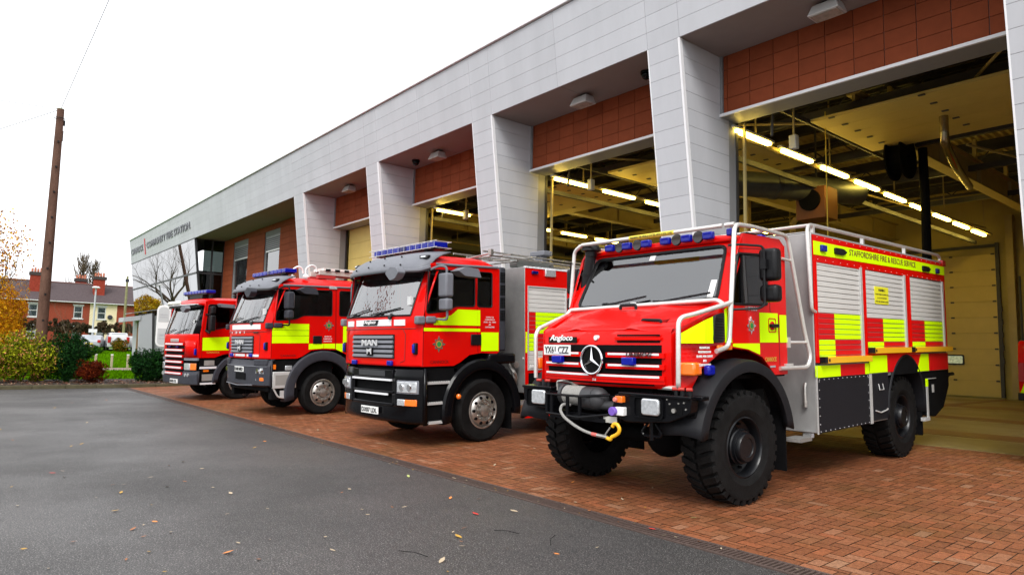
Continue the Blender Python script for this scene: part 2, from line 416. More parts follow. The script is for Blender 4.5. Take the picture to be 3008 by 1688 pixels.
# glazed corner
mb=MB();xs=[XL+.05+1.6*i for i in range(12)]
xs=[x for x in xs if x<-41.6]+[-41.22]
for a,b in zip(xs[:-1],xs[1:]):
    for z0,z1 in ((.3,2.9),(2.9,5.62),(5.72,7.62)):
        mb.hexa([(a+.012,FY(z0),z0),(b-.012,FY(z0),z0),(b-.012,FY(z0)+.02,z0),(a+.012,FY(z0)+.02,z0),(a+.012,FY(z1),z1),(b-.012,FY(z1),z1),(b-.012,FY(z1)+.02,z1),(a+.012,FY(z1)+.02,z1)])
sp(mb,'curtain_wall_glass',CWG)
mb=MB()
for a in xs[1:]: mb.hexa([(a-.01,FY(.3)+.03,.3),(a+.01,FY(.3)+.03,.3),(a+.01,FY(.3)+.12,.3),(a-.01,FY(.3)+.12,.3),(a-.01,FY(7.6)+.03,7.6),(a+.01,FY(7.6)+.03,7.6),(a+.01,FY(7.6)+.12,7.6),(a-.01,FY(7.6)+.12,7.6)])
mb.box(XL,-41.2,FY(5.67)-.04,FY(5.67)+.12,5.62,5.72);mb.box(XL,-41.2,FY(2.9)-.0,FY(2.9)+.12,2.86,2.94)
mb.box(XL,-41.15,FY(7.63)-.02,FY(7.63)+.15,7.60,7.66)
sp(mb,'curtain_wall_frame',DARKF)
mb=MB()
for y0,y1 in ((FY(4)+.1,11.35),(11.43,12.0)):
    for z0,z1 in ((.3,5.62),(5.72,7.6)): mb.box(-41.215,-41.2,y0,y1,z0,z1)
sp(mb,'corner_side_glass',SG)
mb=MB()
for y in (11.35,12.0): mb.box(-41.26,-41.18,y,y+.08,.3,7.62)
mb.hexa([(-41.28,FY(.3)-.01,.3),(-41.18,FY(.3)-.01,.3),(-41.18,FY(.3)+.1,.3),(-41.28,FY(.3)+.1,.3),(-41.28,FY(7.6)-.01,7.6),(-41.18,FY(7.6)-.01,7.6),(-41.18,FY(7.6)+.1,7.6),(-41.28,FY(7.6)+.1,7.6)])
mb.box(-41.27,-41.17,10.75,12.0,5.62,5.72)
sp(mb,'corner_side_frame',DARKF)
OFFW=mat('office_wall',(.20,.21,.17),.8);OFFF=mat('office_floor',(.12,.12,.12),.7)
mb=MB();mb.box(-58.6,-41.3,17,17.1,0,7.6);mb.box(-58.7,-58.6,11.6,17,0,7.6);mb.box(-41.3,-27,17,17.1,0,7.6)
mb.box(-58.6,-27,12.4,17,3.0,3.3,1);mb.box(-58.6,-27,12.4,17,.0,.1,1);mb.box(-27,-26.9,12.4,31.4,0,9.3);mb.box(-41.25,-41.15,12.4,17,0,7.6)
sp(mb,'office_interior',[OFFW,OFFF])
# sign letters
LET=mat('sign_letters',(.025,.03,.04),.35,metal=.5);LR=mat('sign_red_bar',(.5,.01,.02),.4)
up=Vector((0,-.1213,1)).normalized()
def fo(x,z,o=.03): return Vector((x,FY(z)-o,z))
t1=text('CANNOCK','sign_lettering',LET,None,fo(-58.35,8.25),(1,0,0),up,.44,4.15,.012,.025)
t2=text('COMMUNITY FIRE STATION','sign_lettering',LET,None,fo(-53.15,8.25),(1,0,0),up,.44,11.2,.012,.025)
for t in (t1,t2): t.parent=st;t.matrix_parent_inverse=Matrix.Translation((28,-14,0))
mb=MB();c=fo(-53.67,8.45,.04);mb.obox(c,(.05,0,0),up*.56,(0,.02,0));sp(mb,'sign_bar',LR)
# interior hall
FLZ=.197
mb=MB()
mb.box(-27,4.6,31.4,31.6,0,9.3);mb.box(4.5,4.7,12.4,31.4,0,9.3)
mb.box(-27,4.6,12.30,12.42,7.0,9.3)
sp(mb,'hall_wall',CREAMW)
# corrugated deck ceiling
mb=MB();rows=[]
n=0;x=-27
pts=[]
while x<4.6:
    for dx,dz in ((0,0),(.06,0),(.10,.07),(.16,.07)): pts.append((x+dx,8.35+dz))
    x+=.2
rows=[[(x,12.3,z) for x,z in pts],[(x,31.4,z) for x,z in pts]]
mb.grid(rows);sp(mb,'roof_deck',DECK,smooth=False)
# purlins and beams
for y in [13.6+1.75*i for i in range(10)]:
    mb=MB();mb.box(-27,4.5,y-.04,y+.04,8.05,8.33);mb.box(-27,4.5,y-.1,y+.1,8.05,8.08);sp(mb,'purlin',BEAM)
for x in (-23.8,-17.8,-11.9,-6.45,.0):
    mb=MB();mb.box(x-.03,x+.03,15.0,31.4,6.75,7.38);mb.box(x-.16,x+.16,15.0,31.4,6.71,6.75);mb.box(x-.16,x+.16,15.0,31.4,7.38,7.42)
    for y in (17,20,23,26,29): mb.box(x-.13,x+.13,y-.01,y+.01,6.76,7.37);mb.box(x-.05,x+.05,y-.05,y+.05,7.42,8.1)
    sp(mb,'roof_beam',CBEAM)
for y in (16.2,19.6,23.6,27.4):
    mb=MB();mb.box(-27,4.5,y-.05,y+.05,7.86,7.96);mb.box(-27,4.5,y-.05,y+.05,7.42,7.50)
    x=-26.9;k=0
    while x<4.4:
        za,zb_=(7.48,7.88) if k%2 else (7.88,7.48);mb.tube([(x,y,za),(x+.45,y,zb_)],.022,4);x+=.45;k+=1
    sp(mb,'lattice_truss',BEAM)
for k,(x0_,y0_,x1_,y1_,z_) in enumerate([(-9.5,13,-3.2,19,6.95),(-3.2,13.5,-7.5,20,7.0),(-13,13,-8.6,20,6.95),(-17,14,-14,21,7.0),(-5.2,18,-3.0,27,6.6),(-8.8,19,-7.9,29,6.45)]):
    mb=MB();mb.tube([(x0_,y0_,z_),(x1_,y1_,z_)],.03,6);sp(mb,'ceiling_conduit',CBEAM)
# light-row trays, conduits, bracing
for x in (-7.95,-13.3,-19.0,-24.5,-2.0):
    mb=MB();mb.box(x-.05,x+.05,12.5,29.8,6.28,6.34)
    for y in (13.5,17,21,25,29): mb.box(x-.015,x+.015,y,y+.03,6.34,8.3)
    mb.box(x-.55,x-.47,12.5,29.8,6.0,6.12,1)
    sp(mb,'cable_tray',[CBEAM,BEAM])
for k,(xa,xb,y,z) in enumerate([(-27,4.5,14.9,7.0),(-27,4.5,18.4,6.9),(-27,4.5,22.3,7.0),(-27,4.5,26,6.9)]):
    mb=MB();mb.box(xa,xb,y-.06,y+.06,z,z+.16);sp(mb,'cross_beam',BEAM)
# raised sectional doors under the ceiling with their tracks
for i in range(1,5):
    x0,x1=RC[i]+.75,COLS[i+1][0]-.15
    mb=MB()
    for k in range(5):
        y=14.0+.62*k;mb.box(x0,x1,y+.004,y+.616,6.62,6.68)
        for xx in (x0+.4,(x0+x1)/2,x1-.5): mb.box(xx,xx+.12,y-.03,y+.03,6.60,6.62,1)
    for xx in (x0-.08,x1+.04): mb.box(xx,xx+.05,12.5,19.5,6.6,6.7,1)
    mb.cyl((x0-.1,12.9,6.95),(x1+.1,12.9,6.95),.04,m=1)
    for xx in (x0+.3,x1-.3): mb.cyl((xx-.25,12.9,6.95),(xx+.25,12.9,6.95),.09,m=1)
    mb.tube([(x0-.06,12.5,6.0),(x0-.06,12.55,6.5),(x0-.06,12.9,6.65)],.03,m=1)
    sp(mb,'raised_bay_door',[CREAM,BEAM])
# rear sectional doors with small windows
VIEW=mat('glowing_daylight_pane',(.5,.5,.45),.5,emis=(.35,.42,.25),es=.30,var=.6,vs=14)  # opaque pane with its own glow, in place of daylight outside
for i in range(1,5):
    x1=COLS[i+1][0]-5.35;x0=x1-4.6
    x1=[-20.8,-14.8,-8.25,-2.2][i-1];x0=x1-4.9
    mb=MB()
    for r in range(9): mb.box(x0,x1,31.33,31.39,FLZ+.62*r+.004,FLZ+.62*(r+1)-.004)
    for r in range(1,10):
        for xx in (x0+.3,x0+1.8,x1-1.6,x1-.15): mb.box(xx,xx+.12,31.3,31.33,FLZ+.62*r-.03,FLZ+.62*r+.03,1)
    mb.box(x0-.1,x1+.1,31.28,31.33,FLZ+5.85,FLZ+5.97,1)
    for xx in (x1+.02,x0-.14): mb.box(xx,xx+.12,31.2,31.33,FLZ,6.2,1)
    if i==3:
        for k in range(1,6): mb.box(x1+.03+.02*k,x1+.2,31.1,31.2,1+.5*k,1.2+.5*k,1)
    rd=sp(mb,'rear_bay_door',[CREAM,BEAM])
    for xx in (x1-1.55,x1-2.55,x1-3.55):
        mb=MB();mb.prism(rrect(xx-.35,xx+.35,1.42,1.82,.05),'y',31.28,31.33,holes=[rrect(xx-.3,xx+.3,1.47,1.77,.04)])
        q=mb.build('door_window_frame',DARKF);q.parent=rd
        mb=MB();mb.box(xx-.3,xx+.3,31.31,31.32,1.47,1.77);q2=mb.build('pane',VIEW);q2.parent=q
# wall columns, pipes at the rear right of the nearest bay
mb=MB()
for x in (-7.7,-7.1,-6.5): mb.box(x-.12,x+.12,31.0,31.35,FLZ,7.2)
mb.tube([(-7.4,30.9,.8),(-7.4,30.9,4.8)],.04,m=1);mb.box(-7.5,-7.25,30.8,31.0,1.4,2.4,1)
sp(mb,'service_column',[CBEAM,BEAM])
# dark glazed screen at the back of bay three
mb=MB()
for k in range(4): mb.box(-19.4+1.6*k,-17.9+1.6*k,22.0,22.05,2.5,5.4)
mb.box(-19.6,-13.4,21.98,22.1,5.4,6.7,1)
mb.box(-19.6,-13.4,22.0,22.1,0.2,2.5,1)
for k in range(5): mb.box(-19.5+1.6*k,-19.4+1.6*k,21.95,22.1,2.5,5.4,2)
sp(mb,'glazed_screen',[mat('dark_screen_glass',(.006,.008,.010),.25),CREAMW,DARKF])
# strip lights (lit), one thing each
TUBEE=mat('lit_diffuser',(.9,.85,.6),.4,emis=(1.0,.70,.12),es=14.0)
HOUS=mat('light_housing',(.5,.5,.45),.5)
def striplight(x,y,z,label,group):
    t=empty('strip_light',(x,y,z));tag(t,label,'strip light',group)
    mb=MB();mb.box(-.05,.05,-.8,.8,.05,.10);mb.build('housing',HOUS,t)
    mb=MB();mb.prism(rpoly([(-.06,-.68),(.06,-.68),(.06,.68),(-.06,.68)],.04),'z',-.03,.035);mb.build('diffuser',TUBEE,t,bevel=.02)
ROWN={-7.68:'row inside the nearest bay',-13.15:'row inside the second bay from the right',-18.9:'row inside the third bay from the right',-23.9:'row over the closed leftmost bay',-2.0:'row above the right end of the nearest bay'}
for x in (-7.68,-13.15,-18.9):
    for k in range(9):
        y=12.95+1.97*k
        striplight(x-.045*k,y,6.22,'lit strip light, %s from the doorway, %s'%(ordw(k),ROWN[x]),'lit strip lights hanging in rows in the engine hall')
# ceiling services in the nearest bay
t=empty('hose_reel',(-6.35,17.2,6.55));tag(t,'large dark exhaust hose reel hanging under the cream roof beam','hose reel')
mb=MB();mb.lathe([(.05,-.18),(.52,-.18),(.52,-.14),(.36,-.14),(.36,.14),(.52,.14),(.52,.18),(.05,.18)],(0,0,-.2),(1,0,0),32);mb.build('drum',BLKM,t)
mb=MB();mb.lathe([(.18,-.2),(.36,-.2),(.36,-.19),(.18,-.19)],(0,0,-.2),(1,0,0),24);mb.build('drum_face',mat('rust_brown_paint',(.12,.04,.015),.5),t)
mb=MB();mb.box(-.04,.04,-.04,.04,-.2,.75);mb.build('hanger',BEAM,t)
t=empty('exhaust_hose',(-6.0,17.6,0));tag(t,'thick black exhaust hose hanging down in the nearest bay','hose')
mb=MB();mb.tube([(0,0,6.6),(.02,0,5),(0,0,3.2),(0,.1,2.4)],.10,10,.3);mb.build('hose',BLKM,t)
t=empty('ventilation_pipe',(-4.6,16.2,6.6));tag(t,'bent shiny metal flue pipe below the raised door panel','pipe')
mb=MB();mb.tube([(-.3,-.6,.1),(-.3,-.6,-.55),(-.55,.9,-.75),(-1.1,3.6,-.6)],.085,12,.25);mb.build('pipe',mat('flue_steel',(.35,.3,.2),.25,metal=1),t)
t=empty('ventilation_duct',(-9.4,17,6.0));tag(t,'fat round silver ventilation duct left of the light row','duct')
mb=MB();mb.cyl((-.6,-2.5,0),(1.3,2,.1),.33,n=20);mb.build('duct',mat('duct_galvanised',(.10,.11,.11),.5,metal=.5,var=.15),t)
mb=MB();mb.cyl((.2,-.6,.04),(.25,-.48,.04),.35,n=20);mb.build('duct_band',BEAM,t)
t=empty('unit_heater',(-8.6,17.6,5.7));tag(t,'orange-brown unit heater box hanging beside the silver duct','heater')
mb=MB();mb.box(-.4,.4,-.35,.35,-.5,.35);mb.build('case',mat('brown_case',(.15,.05,.008),.6),t,bevel=.02)
mb=MB();mb.lathe([(.0,-.42),(.28,-.42),(.28,-.34),(.3,-.34)],(0,0,0),(0,1,0),20);mb.build('fan',BLKM,t)
mb=MB();mb.box(-.02,.02,-.02,.02,.35,2.2);mb.build('hanger',BEAM,t)
for i,(x,y,z) in enumerate([(-6.9,13.2,6.0),(-12.6,13.1,6.1),(-18.4,13.1,6.1)]):
    t=empty('ceiling_sensor',(x,y,z));tag(t,['pale ceiling sensor box near the top left of the nearest doorway','pale ceiling sensor box at the top of the second doorway from the right','pale ceiling sensor box at the top of the third doorway from the right'][i],'sensor','door sensors hanging inside the bays')
    mb=MB();mb.box(-.08,.08,-.07,.07,-.15,.15);mb.build('case',HOUS,t,bevel=.02)
    mb=MB();mb.cyl((0,0,.15),(0,0,.9),.02);mb.build('hanger',CBEAM,t)
for i,(x,y) in enumerate([(-6.9,14.6),(-10.1,13.6)]):
    t=empty('pull_cord',(x,y,7));tag(t,['thin yellow pull cord hanging in the nearest bay','thin yellow pull cord hanging in the second bay from the right'][i],'cord','pull cords in the bays')
    mb=MB();mb.cyl((0,0,-4.6),(0,0,0),.012,n=6);mb.build('cord',mat('yellow_cord',(.6,.45,.05),.6),t)
# more hall clutter in bays 4 and 3
for i,(x,y,z0,z1) in enumerate([(-14.6,19.5,2,6.6),(-13.0,21.5,3,7.2),(-11.6,22,3,7.2)]):
    t=empty('drop_pipe',(x,y,0));tag(t,['white vertical pipe behind the left edge of the second bay','grey vertical duct at the middle of the second bay','bent grey vertical pipe right of the middle duct in the second bay'][i],'pipe')
    mb=MB()
    if i==2: mb.tube([(0,0,z0),(0,0,z1-.9),(.9,.1,z1-.8)],.1,10,.3)
    else: mb.cyl((0,0,z0),(0,0,z1),.06+.06*i,n=12)
    mb.build('pipe',CREAM if i==0 else CBEAM,t)
t=empty('van',(-4.55,22.4,FLZ),0);tag(t,'rear corner of a red emergency van with yellow chevrons parked inside the nearest bay','van')
mb=MB();mb.prism(rpoly([(0,.35),(4.5,.35),(4.5,1.2),(3.5,1.35),(2.9,1.95),(0.05,1.95),(-.05,1.2)],.12),'x',-.95,.95);mb.build('body',RED,t,bevel=.05)
mb=MB();mb.box(-.75,.75,-.07,-.04,1.1,1.7,0);mb.build('rear_window',BLKG,t)
mb=MB()
for k in range(5): mb.prism([(-.9+.36*k,.55),(-.72+.36*k,.55),(-.54+.36*k,1.05),(-.72+.36*k,1.05)],'y',-.075,-.05)
mb.box(-.952,-.955,0,3.5,1.05,1.25);mb.build('reflective_stripe',HV,t)
for s in (-1,1):
    mb=MB();mb.box(s*.93,s*.8,-.09,-.04,.85,1.35);mb.build('tail_light',mat('tail_lens',(.4,.02,.02),.2),t)
for yy in (.8,3.6):
    mb=MB();mb.cyl((-.97,yy,.33),(-.75,yy,.33),.33,n=20);mb.cyl((.97,yy,.33),(.75,yy,.33),.33,n=20);mb.build('wheel',RUB,t)
mb=MB();mb.box(-.95,.95,-.14,0,.35,.55);mb.build('bumper',BLK,t,bevel=.02)
# exterior floodlights on the soffit, one per bay
for i,(x,lab) in enumerate([(-5.19,'grey floodlight under the soffit of the nearest bay'),(-11.01,'grey floodlight under the soffit of the second bay from the right'),(-17.23,'grey floodlight under the soffit of the third bay from the right'),(-23.22,'grey floodlight under the soffit of the leftmost bay')]):
    t=empty('floodlight',(x,11.15,7.65));tag(t,lab,'floodlight','floodlights under the soffit')
    mb=MB();mb.hexa([(-.27,-.2,-.26),(.27,-.2,-.26),(.27,.16,-.26),(-.27,.16,-.26),(-.21,-.12,-.06),(.21,-.12,-.06),(.21,.12,-.06),(-.21,.12,-.06)]);mb.build('case',mat('floodlight_case',(.5,.5,.5),.4,metal=.3),t,bevel=.015)
    mb=MB();mb.box(-.23,.23,-.17,.13,-.272,-.261);mb.build('lens',mat('floodlight_glass',(.42,.42,.38),.15,metal=.3,var=.3,vs=9),t)
    mb=MB();mb.box(-.08,.08,-.02,.12,-.06,0);mb.build('bracket',BLK,t)
for i,(x,lab) in enumerate([(-9.15,'small round black camera dome right of the second bay floodlight'),(-18.6,'small round black camera dome left of the third bay floodlight')]):
    t=empty('camera_dome',(x,11.2,7.65));tag(t,lab,'security camera','camera domes under the soffit')
    mb=MB();mb.cyl((0,0,-.05),(0,0,0),.13,n=20);mb.build('base',BLK,t)
    mb=MB();mb.ball((0,0,-.07),.11,16);mb.build('dome',BLKG,t)
# ============================================================ TRUCK FRAMES
def truck_root(name,ox,oy,yaw,label,cat,group=None):
    c,n=math.cos(yaw),math.sin(yaw)
    u=Vector((c,-n,0));v=Vector((n,c,S0)).normalized();w_=u.cross(v)
    m=Matrix((u,v,w_)).transposed().to_4x4();m.translation=(ox,oy,S0*(oy-Y0))
    t=empty(name,mw=m);return tag(t,label,cat,group)
def road_wheel(root,x,y,r,side,rim,nm='wheel',bolts=10,wdt=.30,deep=False,rimr=.29):
    # side +1: outer face towards +x ; rim 'holes' or 'hub'
    wr=empty(nm,(x,y,r));wr.parent=root
    s=side
    mb=MB();w2=wdt/2
    prof=[(rimr-.0,-w2*.9),(r*.72,-w2),(r*.9,-w2*1.02),(r*.97,-w2*.92),(r,-w2*.75)]
    for k in range(-3,4):
        h=k*w2*.2;prof+=[(r,h-.012),(r-.012,h-.008),(r-.012,h+.008),(r,h+.012)]
    prof+=[(r,w2*.75),(r*.97,w2*.92),(r*.9,w2*1.02),(r*.88,w2*1.0),(r*.72,w2*1.0),(r*.71,w2*.99),(rimr,w2*.9)]
    prof=[(a,b*s) for a,b in prof]
    mb.lathe(prof,(0,0,0),(1,0,0),48);mb.build('tyre',RUB,wr)
    mb=MB()
    if rim=='front':
        o=w2*.9
        mb.lathe([(q,h*s) for q,h in [(rimr,o-.02),(rimr+.015,o+.005),(rimr-.005,o+.01),(rimr-.03,o-.03),(rimr-.045,o+.0),(.20,o+.035),(.175,o+.04),(.165,o+.02),(.10,o+.0),(.095,o+.05),(.05,o+.06),(0,o+.06)]],(0,0,0),(1,0,0),40)
    else:
        o=w2*.9
        mb.lathe([(q,h*s) for q,h in [(rimr,o-.02),(rimr+.015,o+.005),(rimr-.005,o+.01),(rimr-.03,o-.05),(rimr-.05,o-.12),(.17,o-.14),(.16,o-.05),(.08,o-.03),(.07,o+.03),(0,o+.035)]],(0,0,0),(1,0,0),40)
    mb.build('rim',STEEL,wr)
    mb=MB()
    for i in range(bolts):
        a=2*math.pi*i/bolts
        for q,rr,hh in ((.135,.017,.06),(.215,.026,.042)):
            if q==.215 and rim!='front': continue
            cy,cz=q*math.cos(a),q*math.sin(a)
            mb.cyl((s*(o-.02),cy,cz),(s*(o+hh),cy,cz),rr,n=8,m=0 if q==.135 else 1)
    mb.build('wheel_bolts',[STEEL,BLKM],wr)
    return wr
def crest(root,x,y,z,r,s=1):
    # eight-point star crest on a side panel (normal +x*s)
    p=[]
    for i in range(16):
        a=math.pi*i/8+math.pi/2;q=r if i%4==0 else (r*.8 if i%2==0 else r*.56);p.append((y+q*math.cos(a),z+q*math.sin(a)))
    mb=MB();mb.prism(p,'x',x,x+.006*s,m=0)
    for q,h,m in ((r*.5,.008,1),(r*.42,.010,2),(r*.30,.012,3)): mb.cyl((x,y,z),(x+h*s,y,z),q,n=24,m=m)
    e=mb.build('crest',[CHR,mat('crest_red',(.30,.01,.01),.4),mat('crest_gold',(.45,.25,.05),.4),mat('crest_green',(.01,.22,.05),.4)],root,smooth=False)
    return e
def mirror(root,name,x0,x1,y0,y1,z0,z1,material,bev=.035):
    mb=MB();mb.box(x0,x1,y0,y1,z0,z1);o=mb.build(name,material,root,bevel=bev,seg=3)
    mb=MB();mb.box(x0+.03,x1-.03,y1+.001,y1+.006,z0+.03,z1-.03);mb.build('mirror_glass',CHR,o)
    return o
def tt(x,h=1.2): return min(abs(x)/h,1.0)
def Ff(y0):
    return lambda x: y0+.07*tt(x)**2+.13*tt(x)**8
def curved(mb,f,x0,x1,z0,z1,d0,d1,n=8,zs=None,m=None,f2=None):
    """slab following the curved front f(x): d0,d1 = depth offsets (negative sticks out)"""
    rows=[]
    xs=[x0+(x1-x0)*i/n for i in range(n+1)]
    A=[(x,f(x)+d0,z0) for x in xs];B=[(x,f(x)+d0,z1) for x in xs];C=[(x,f(x)+d1,z1) for x in xs];D=[(x,f(x)+d1,z0) for x in xs]
    mb.grid([A,B,C,D,A],m)
    for i in (0,n): mb.add([A[i],B[i],C[i],D[i]],[(0,1,2,3)],m)
def shutter(root,x,y0,y1,z0,z1,fn,mats,pitch=.078,s=1):
    """roller shutter: horizontal slats; fn(yc,zc)->list of (ya,yb,material index) for a slat"""
    mb=MB();z=z0
    while z<z1-.01:
        zt=min(z+pitch-.008,z1)
        for a,b,m in fn(z+pitch/2):
            a=max(a,y0);b=min(b,y1)
            if b<=a: continue
            mb.box(x-.012*s,x,a,b,z,zt,m)
        z+=pitch
    mb.box(x-.03*s,x-.013*s,y0,y1,z0,z1,3)
    return mb.build('roller_shutter',mats,root,bevel=.004,seg=1)
SLAT=mat('shutter_slat',(.66,.65,.62),.45,metal=.15,var=.07,vs=3,stretch=(1,1,8))
# ============================================================ FORWARD-CONTROL CAB (used by the two similar engines)
def man_cab(T,crew,kind):
    yr=.355 if not crew else 1.45
    f=Ff(-1.42)
    ZB=1.27
    # --- side skins
    winF=rpoly([(-1.13,2.80),(-.19,2.83),(-.19,2.24),(-.60,2.235),(-.76,2.15),(-1.17,2.10)],[.05,.05,.05,.06,.06,.05])
    if not crew:
        holes=[winF,rpoly([(-.13,2.83),(.19,2.83),(.19,2.24),(-.13,2.24)],.04)]
    else:
        winF=rpoly([(-1.10,2.80),(.19,2.83),(.20,2.24),(-.50,2.235),(-.68,2.15),(-1.15,2.10)],[.05,.05,.05,.06,.06,.05])
        holes=[winF,rpoly([(.38,2.83),(1.25,2.83),(1.25,2.24),(.38,2.24)],.05)]
    arch=[(-.60-.03,ZB),(-.5,1.32),(-.3,1.44),(-.05,1.47),(.3 if not crew else .35,1.45)]
    if crew: arch+= [(.55,1.36),(.65,1.28)]
    low=[(-1.24,ZB)]+arch+([(yr,1.49)] if not crew else [(yr,1.28)])
    up_=[(yr,2.60),(yr,2.90),(.1,2.95),(-.95,2.93),(-1.10,2.90),(-1.19,2.10)]
    outer=low+up_
    for s in (1,-1):
        mb=MB();mb.prism(outer,'x',s*1.165,s*1.2,holes=holes)
        mb.build('side_panel',RED,T,bevel=.006)
        g=MB()
        for h in holes:
            ys=[p[0] for p in h];zs_=[p[1] for p in h]
            g.prism(h,'x',s*1.172,s*1.178)
        g.build('side_window',SG,T)
        mb=MB()
        for h in holes: mb.tube([(s*1.195,p[0],p[1]) for p in h],.012,6,closed=True)
        if not crew: pass
        mb.build('window_seal',BLK,T)
    # door shut lines (thin dark grooves) on +x and -x
    for s in (1,-1):
        mb=MB()
        mb.tube([(s*1.201,-1.235,ZB+.01),(s*1.201,-1.225,2.0),(s*1.201,-1.15,2.86),(s*1.201,-.16 if not crew else .28,2.89),(s*1.201,-.12 if not crew else .29,1.48 if not crew else 1.46)],.0035,4)
        if crew: mb.tube([(s*1.201,.30,2.89),(s*1.201,.31,1.46)],.0035,4)
        mb.build('door_gap',BLKM,T)
    # --- rear wall and floor
    mb=MB();mb.box(-1.16,1.16,yr-.03,yr,1.3,2.95);mb.box(-1.15,1.15,-1.2,yr,1.22,1.3);mb.build('cab_floor',BLKM,T)
    # --- front: lower skin curved, with corner wrap
    xs=[-1.2,-1.19,-1.165,-1.12,-1.05,-.9,-.7,-.4,0,.4,.7,.9,1.05,1.12,1.165,1.19,1.2]
    def fr(x,z):
        base=f(x)
        if z>2.07: base+= .28*((z-2.07)/.75)
        if z<1.33: base+=.0
        return base
    zs=[1.27,1.3,1.6,1.86,1.9,2.04,2.07]
    rows=[[(x,fr(x,z)+(.02 if 1.83<z<2.0 else 0)*0,z) for x in xs] for z in zs]
    mb=MB();mb.grid(rows);
    # pillars
    rows=[[(x,fr(x,z),z) for x in (1.0,1.05,1.12,1.165,1.19,1.2)] for z in (2.07,2.3,2.55,2.84)]
    mb.grid(rows);mb.grid([[(-x,y,z) for x,y,z in r] for r in rows])
    mb.build('front_panel',RED,T,solid=.02)
    # windscreen
    rows=[[(x,fr(x,z)+.012,z) for x in [1.03*(-1+.125*i) for i in range(17)]] for z in (2.06,2.2,2.4,2.6,2.86)]
    mb=MB();mb.grid(rows);mb.build('windscreen',WSR,T)
    mb=MB();mb.tube([(x,fr(x,2.075)-.004,2.075) for x in [1.0*(-1+.1*i) for i in range(21)]],.014,6)
    for s in (1,-1): mb.tube([(s*1.0,fr(1.0,z)-.002,z) for z in (2.07,2.4,2.85)],.012,6)
    mb.build('windscreen_seal',BLK,T)
    # roof shell
    prof=[(-1.14,2.86),(-1.10,2.97),(-1.02,3.05),(-.88,3.11),(-.6,3.135),(0,3.145)]+([(.2,3.13),(.33,3.06),(.36,2.92)] if not crew else [(1.2,3.16),(1.40,3.12),(1.45,2.92)])
    xr=[-1.2,-1.19,-1.14,-1.05,-.9,-.5,0,.5,.9,1.05,1.14,1.19,1.2]
    def rz(x,z): 
        t=tt(x);return 2.90+(z-2.90)*(1-t**5*.98)
    rows=[[(x,y+.13*tt(x)**8*(1 if y<-.8 else 0),rz(x,z)) for x in xr] for y,z in prof]
    mb=MB();mb.grid(rows);mb.build('roof',RED,T,solid=.015)
    for s in (1,-1):
        mb=MB();mb.tube([(s*1.205,-1.0,2.90),(s*1.21,-.5,2.905),(s*1.21,yr-.05,2.93)],.022,6)
        mb.build('roof_gutter',GRYP,T)
    # grey sun visor across the front
    mb=MB();fv=lambda x: -1.36+.07*tt(x)**2+.17*tt(x)**8
    rows=[]
    for dz,dy in ((2.80,-.03),(2.86,-.02),(2.94,.04),(3.02,.12),(3.10,.26),(3.145,.42)):
        rows.append([(x*1.0,fv(x)+dy,dz-(0.03*tt(x)**4)) for x in [1.2*(-1+.0625*2*i) for i in range(17)]])
    mb.grid(rows);mb.build('sun_visor',GRYP,T,solid=.02)
    mb=MB()
    for x,z,y in ((-.7,2.9,0),(-.25,2.92,0),(.25,2.92,0),(.7,2.9,0),(-.5,3.06,.17),(.0,3.07,.17),(.5,3.06,.17),(.95,3.03,.17)): mb.ball((x,fv(x)+y-.01,z),.016,8)
    mb.build('visor_fixings',BLK,T)
    for s in (1,-1):
        mb=MB();c=(s*1.06,fv(1.06)+.13,3.015);mb.obox(c,(.075,.02*s,0),(0,.02,.028),(0,.03,-.0));mb.build('roof_marker_housing',BLK,T,bevel=.01)
        mb=MB();mb.obox((c[0],c[1]-.035,c[2]),(.045,.012*s,0),(0,.006,.012),(0,.008,0));mb.build('roof_marker_lamp',LENS,T)
    # blue light bar
    lb=MB()
    zc=3.25;n=9;W=1.9
    for k in range(n):
        a=-W/2+W*k/n;lb.box(a+.006,a+W/n-.006,-.85,-.57,zc-.035,zc+.055,0 if k not in(4,) else 1)
    lbo=lb.build('light_bar',[BLUE,BLUED],T,bevel=.012)
    mb=MB();mb.box(-.9,.9,-.82,-.6,zc-.06,zc-.036)
    for s in (1,-1): mb.box(s*.6-.04,s*.6+.04,-.78,-.64,3.12,zc-.06)
    mb.build('light_bar_base',BLK,lbo)
    if not crew:
        mb=MB()
        for z in (zc-.045,zc+.06): mb.tube([(-1.05,-.88,z),(1.05,-.88,z)],.006,5);mb.tube([(-1.0,-.54,z),(1.0,-.54,z)],.006,5)
        for k in range(12):
            x=-.98+1.96*k/11;mb.tube([(x,-.54,zc-.045),(x,-.88,zc-.045),(x,-.88,zc+.06),(x,-.54,zc+.06)],.005,5)
        mb.build('wire_guard',ALU,lbo)
    # --- grille
    gx=.65
    mb=MB();curved(mb,f,-gx,gx,1.385,1.775,-.004,.02,m=1)
    for k in range(5):
        z=1.395+.076*k
        n_=8;xs2=[-gx+.015+(2*gx-.03)*i/n_ for i in range(n_+1)]
        A=[(x,f(x)-.012,z) for x in xs2];B=[(x,f(x)-.035,z+.012) for x in xs2];C=[(x,f(x)-.02,z+.055) for x in xs2];D=[(x,f(x)-.002,z+.058) for x in xs2]
        mb.grid([A,B,C,D,A],0)
    mb.build('grille',[GRYP,BLKM],T)
    text('MAN','maker_lettering',mat('silver_lettering',(.55,.55,.56),.4,metal=.2),T,(-.24,f(0)-.05,1.59),(1,0,0),(0,0,1),.10,.48,.014,.02)
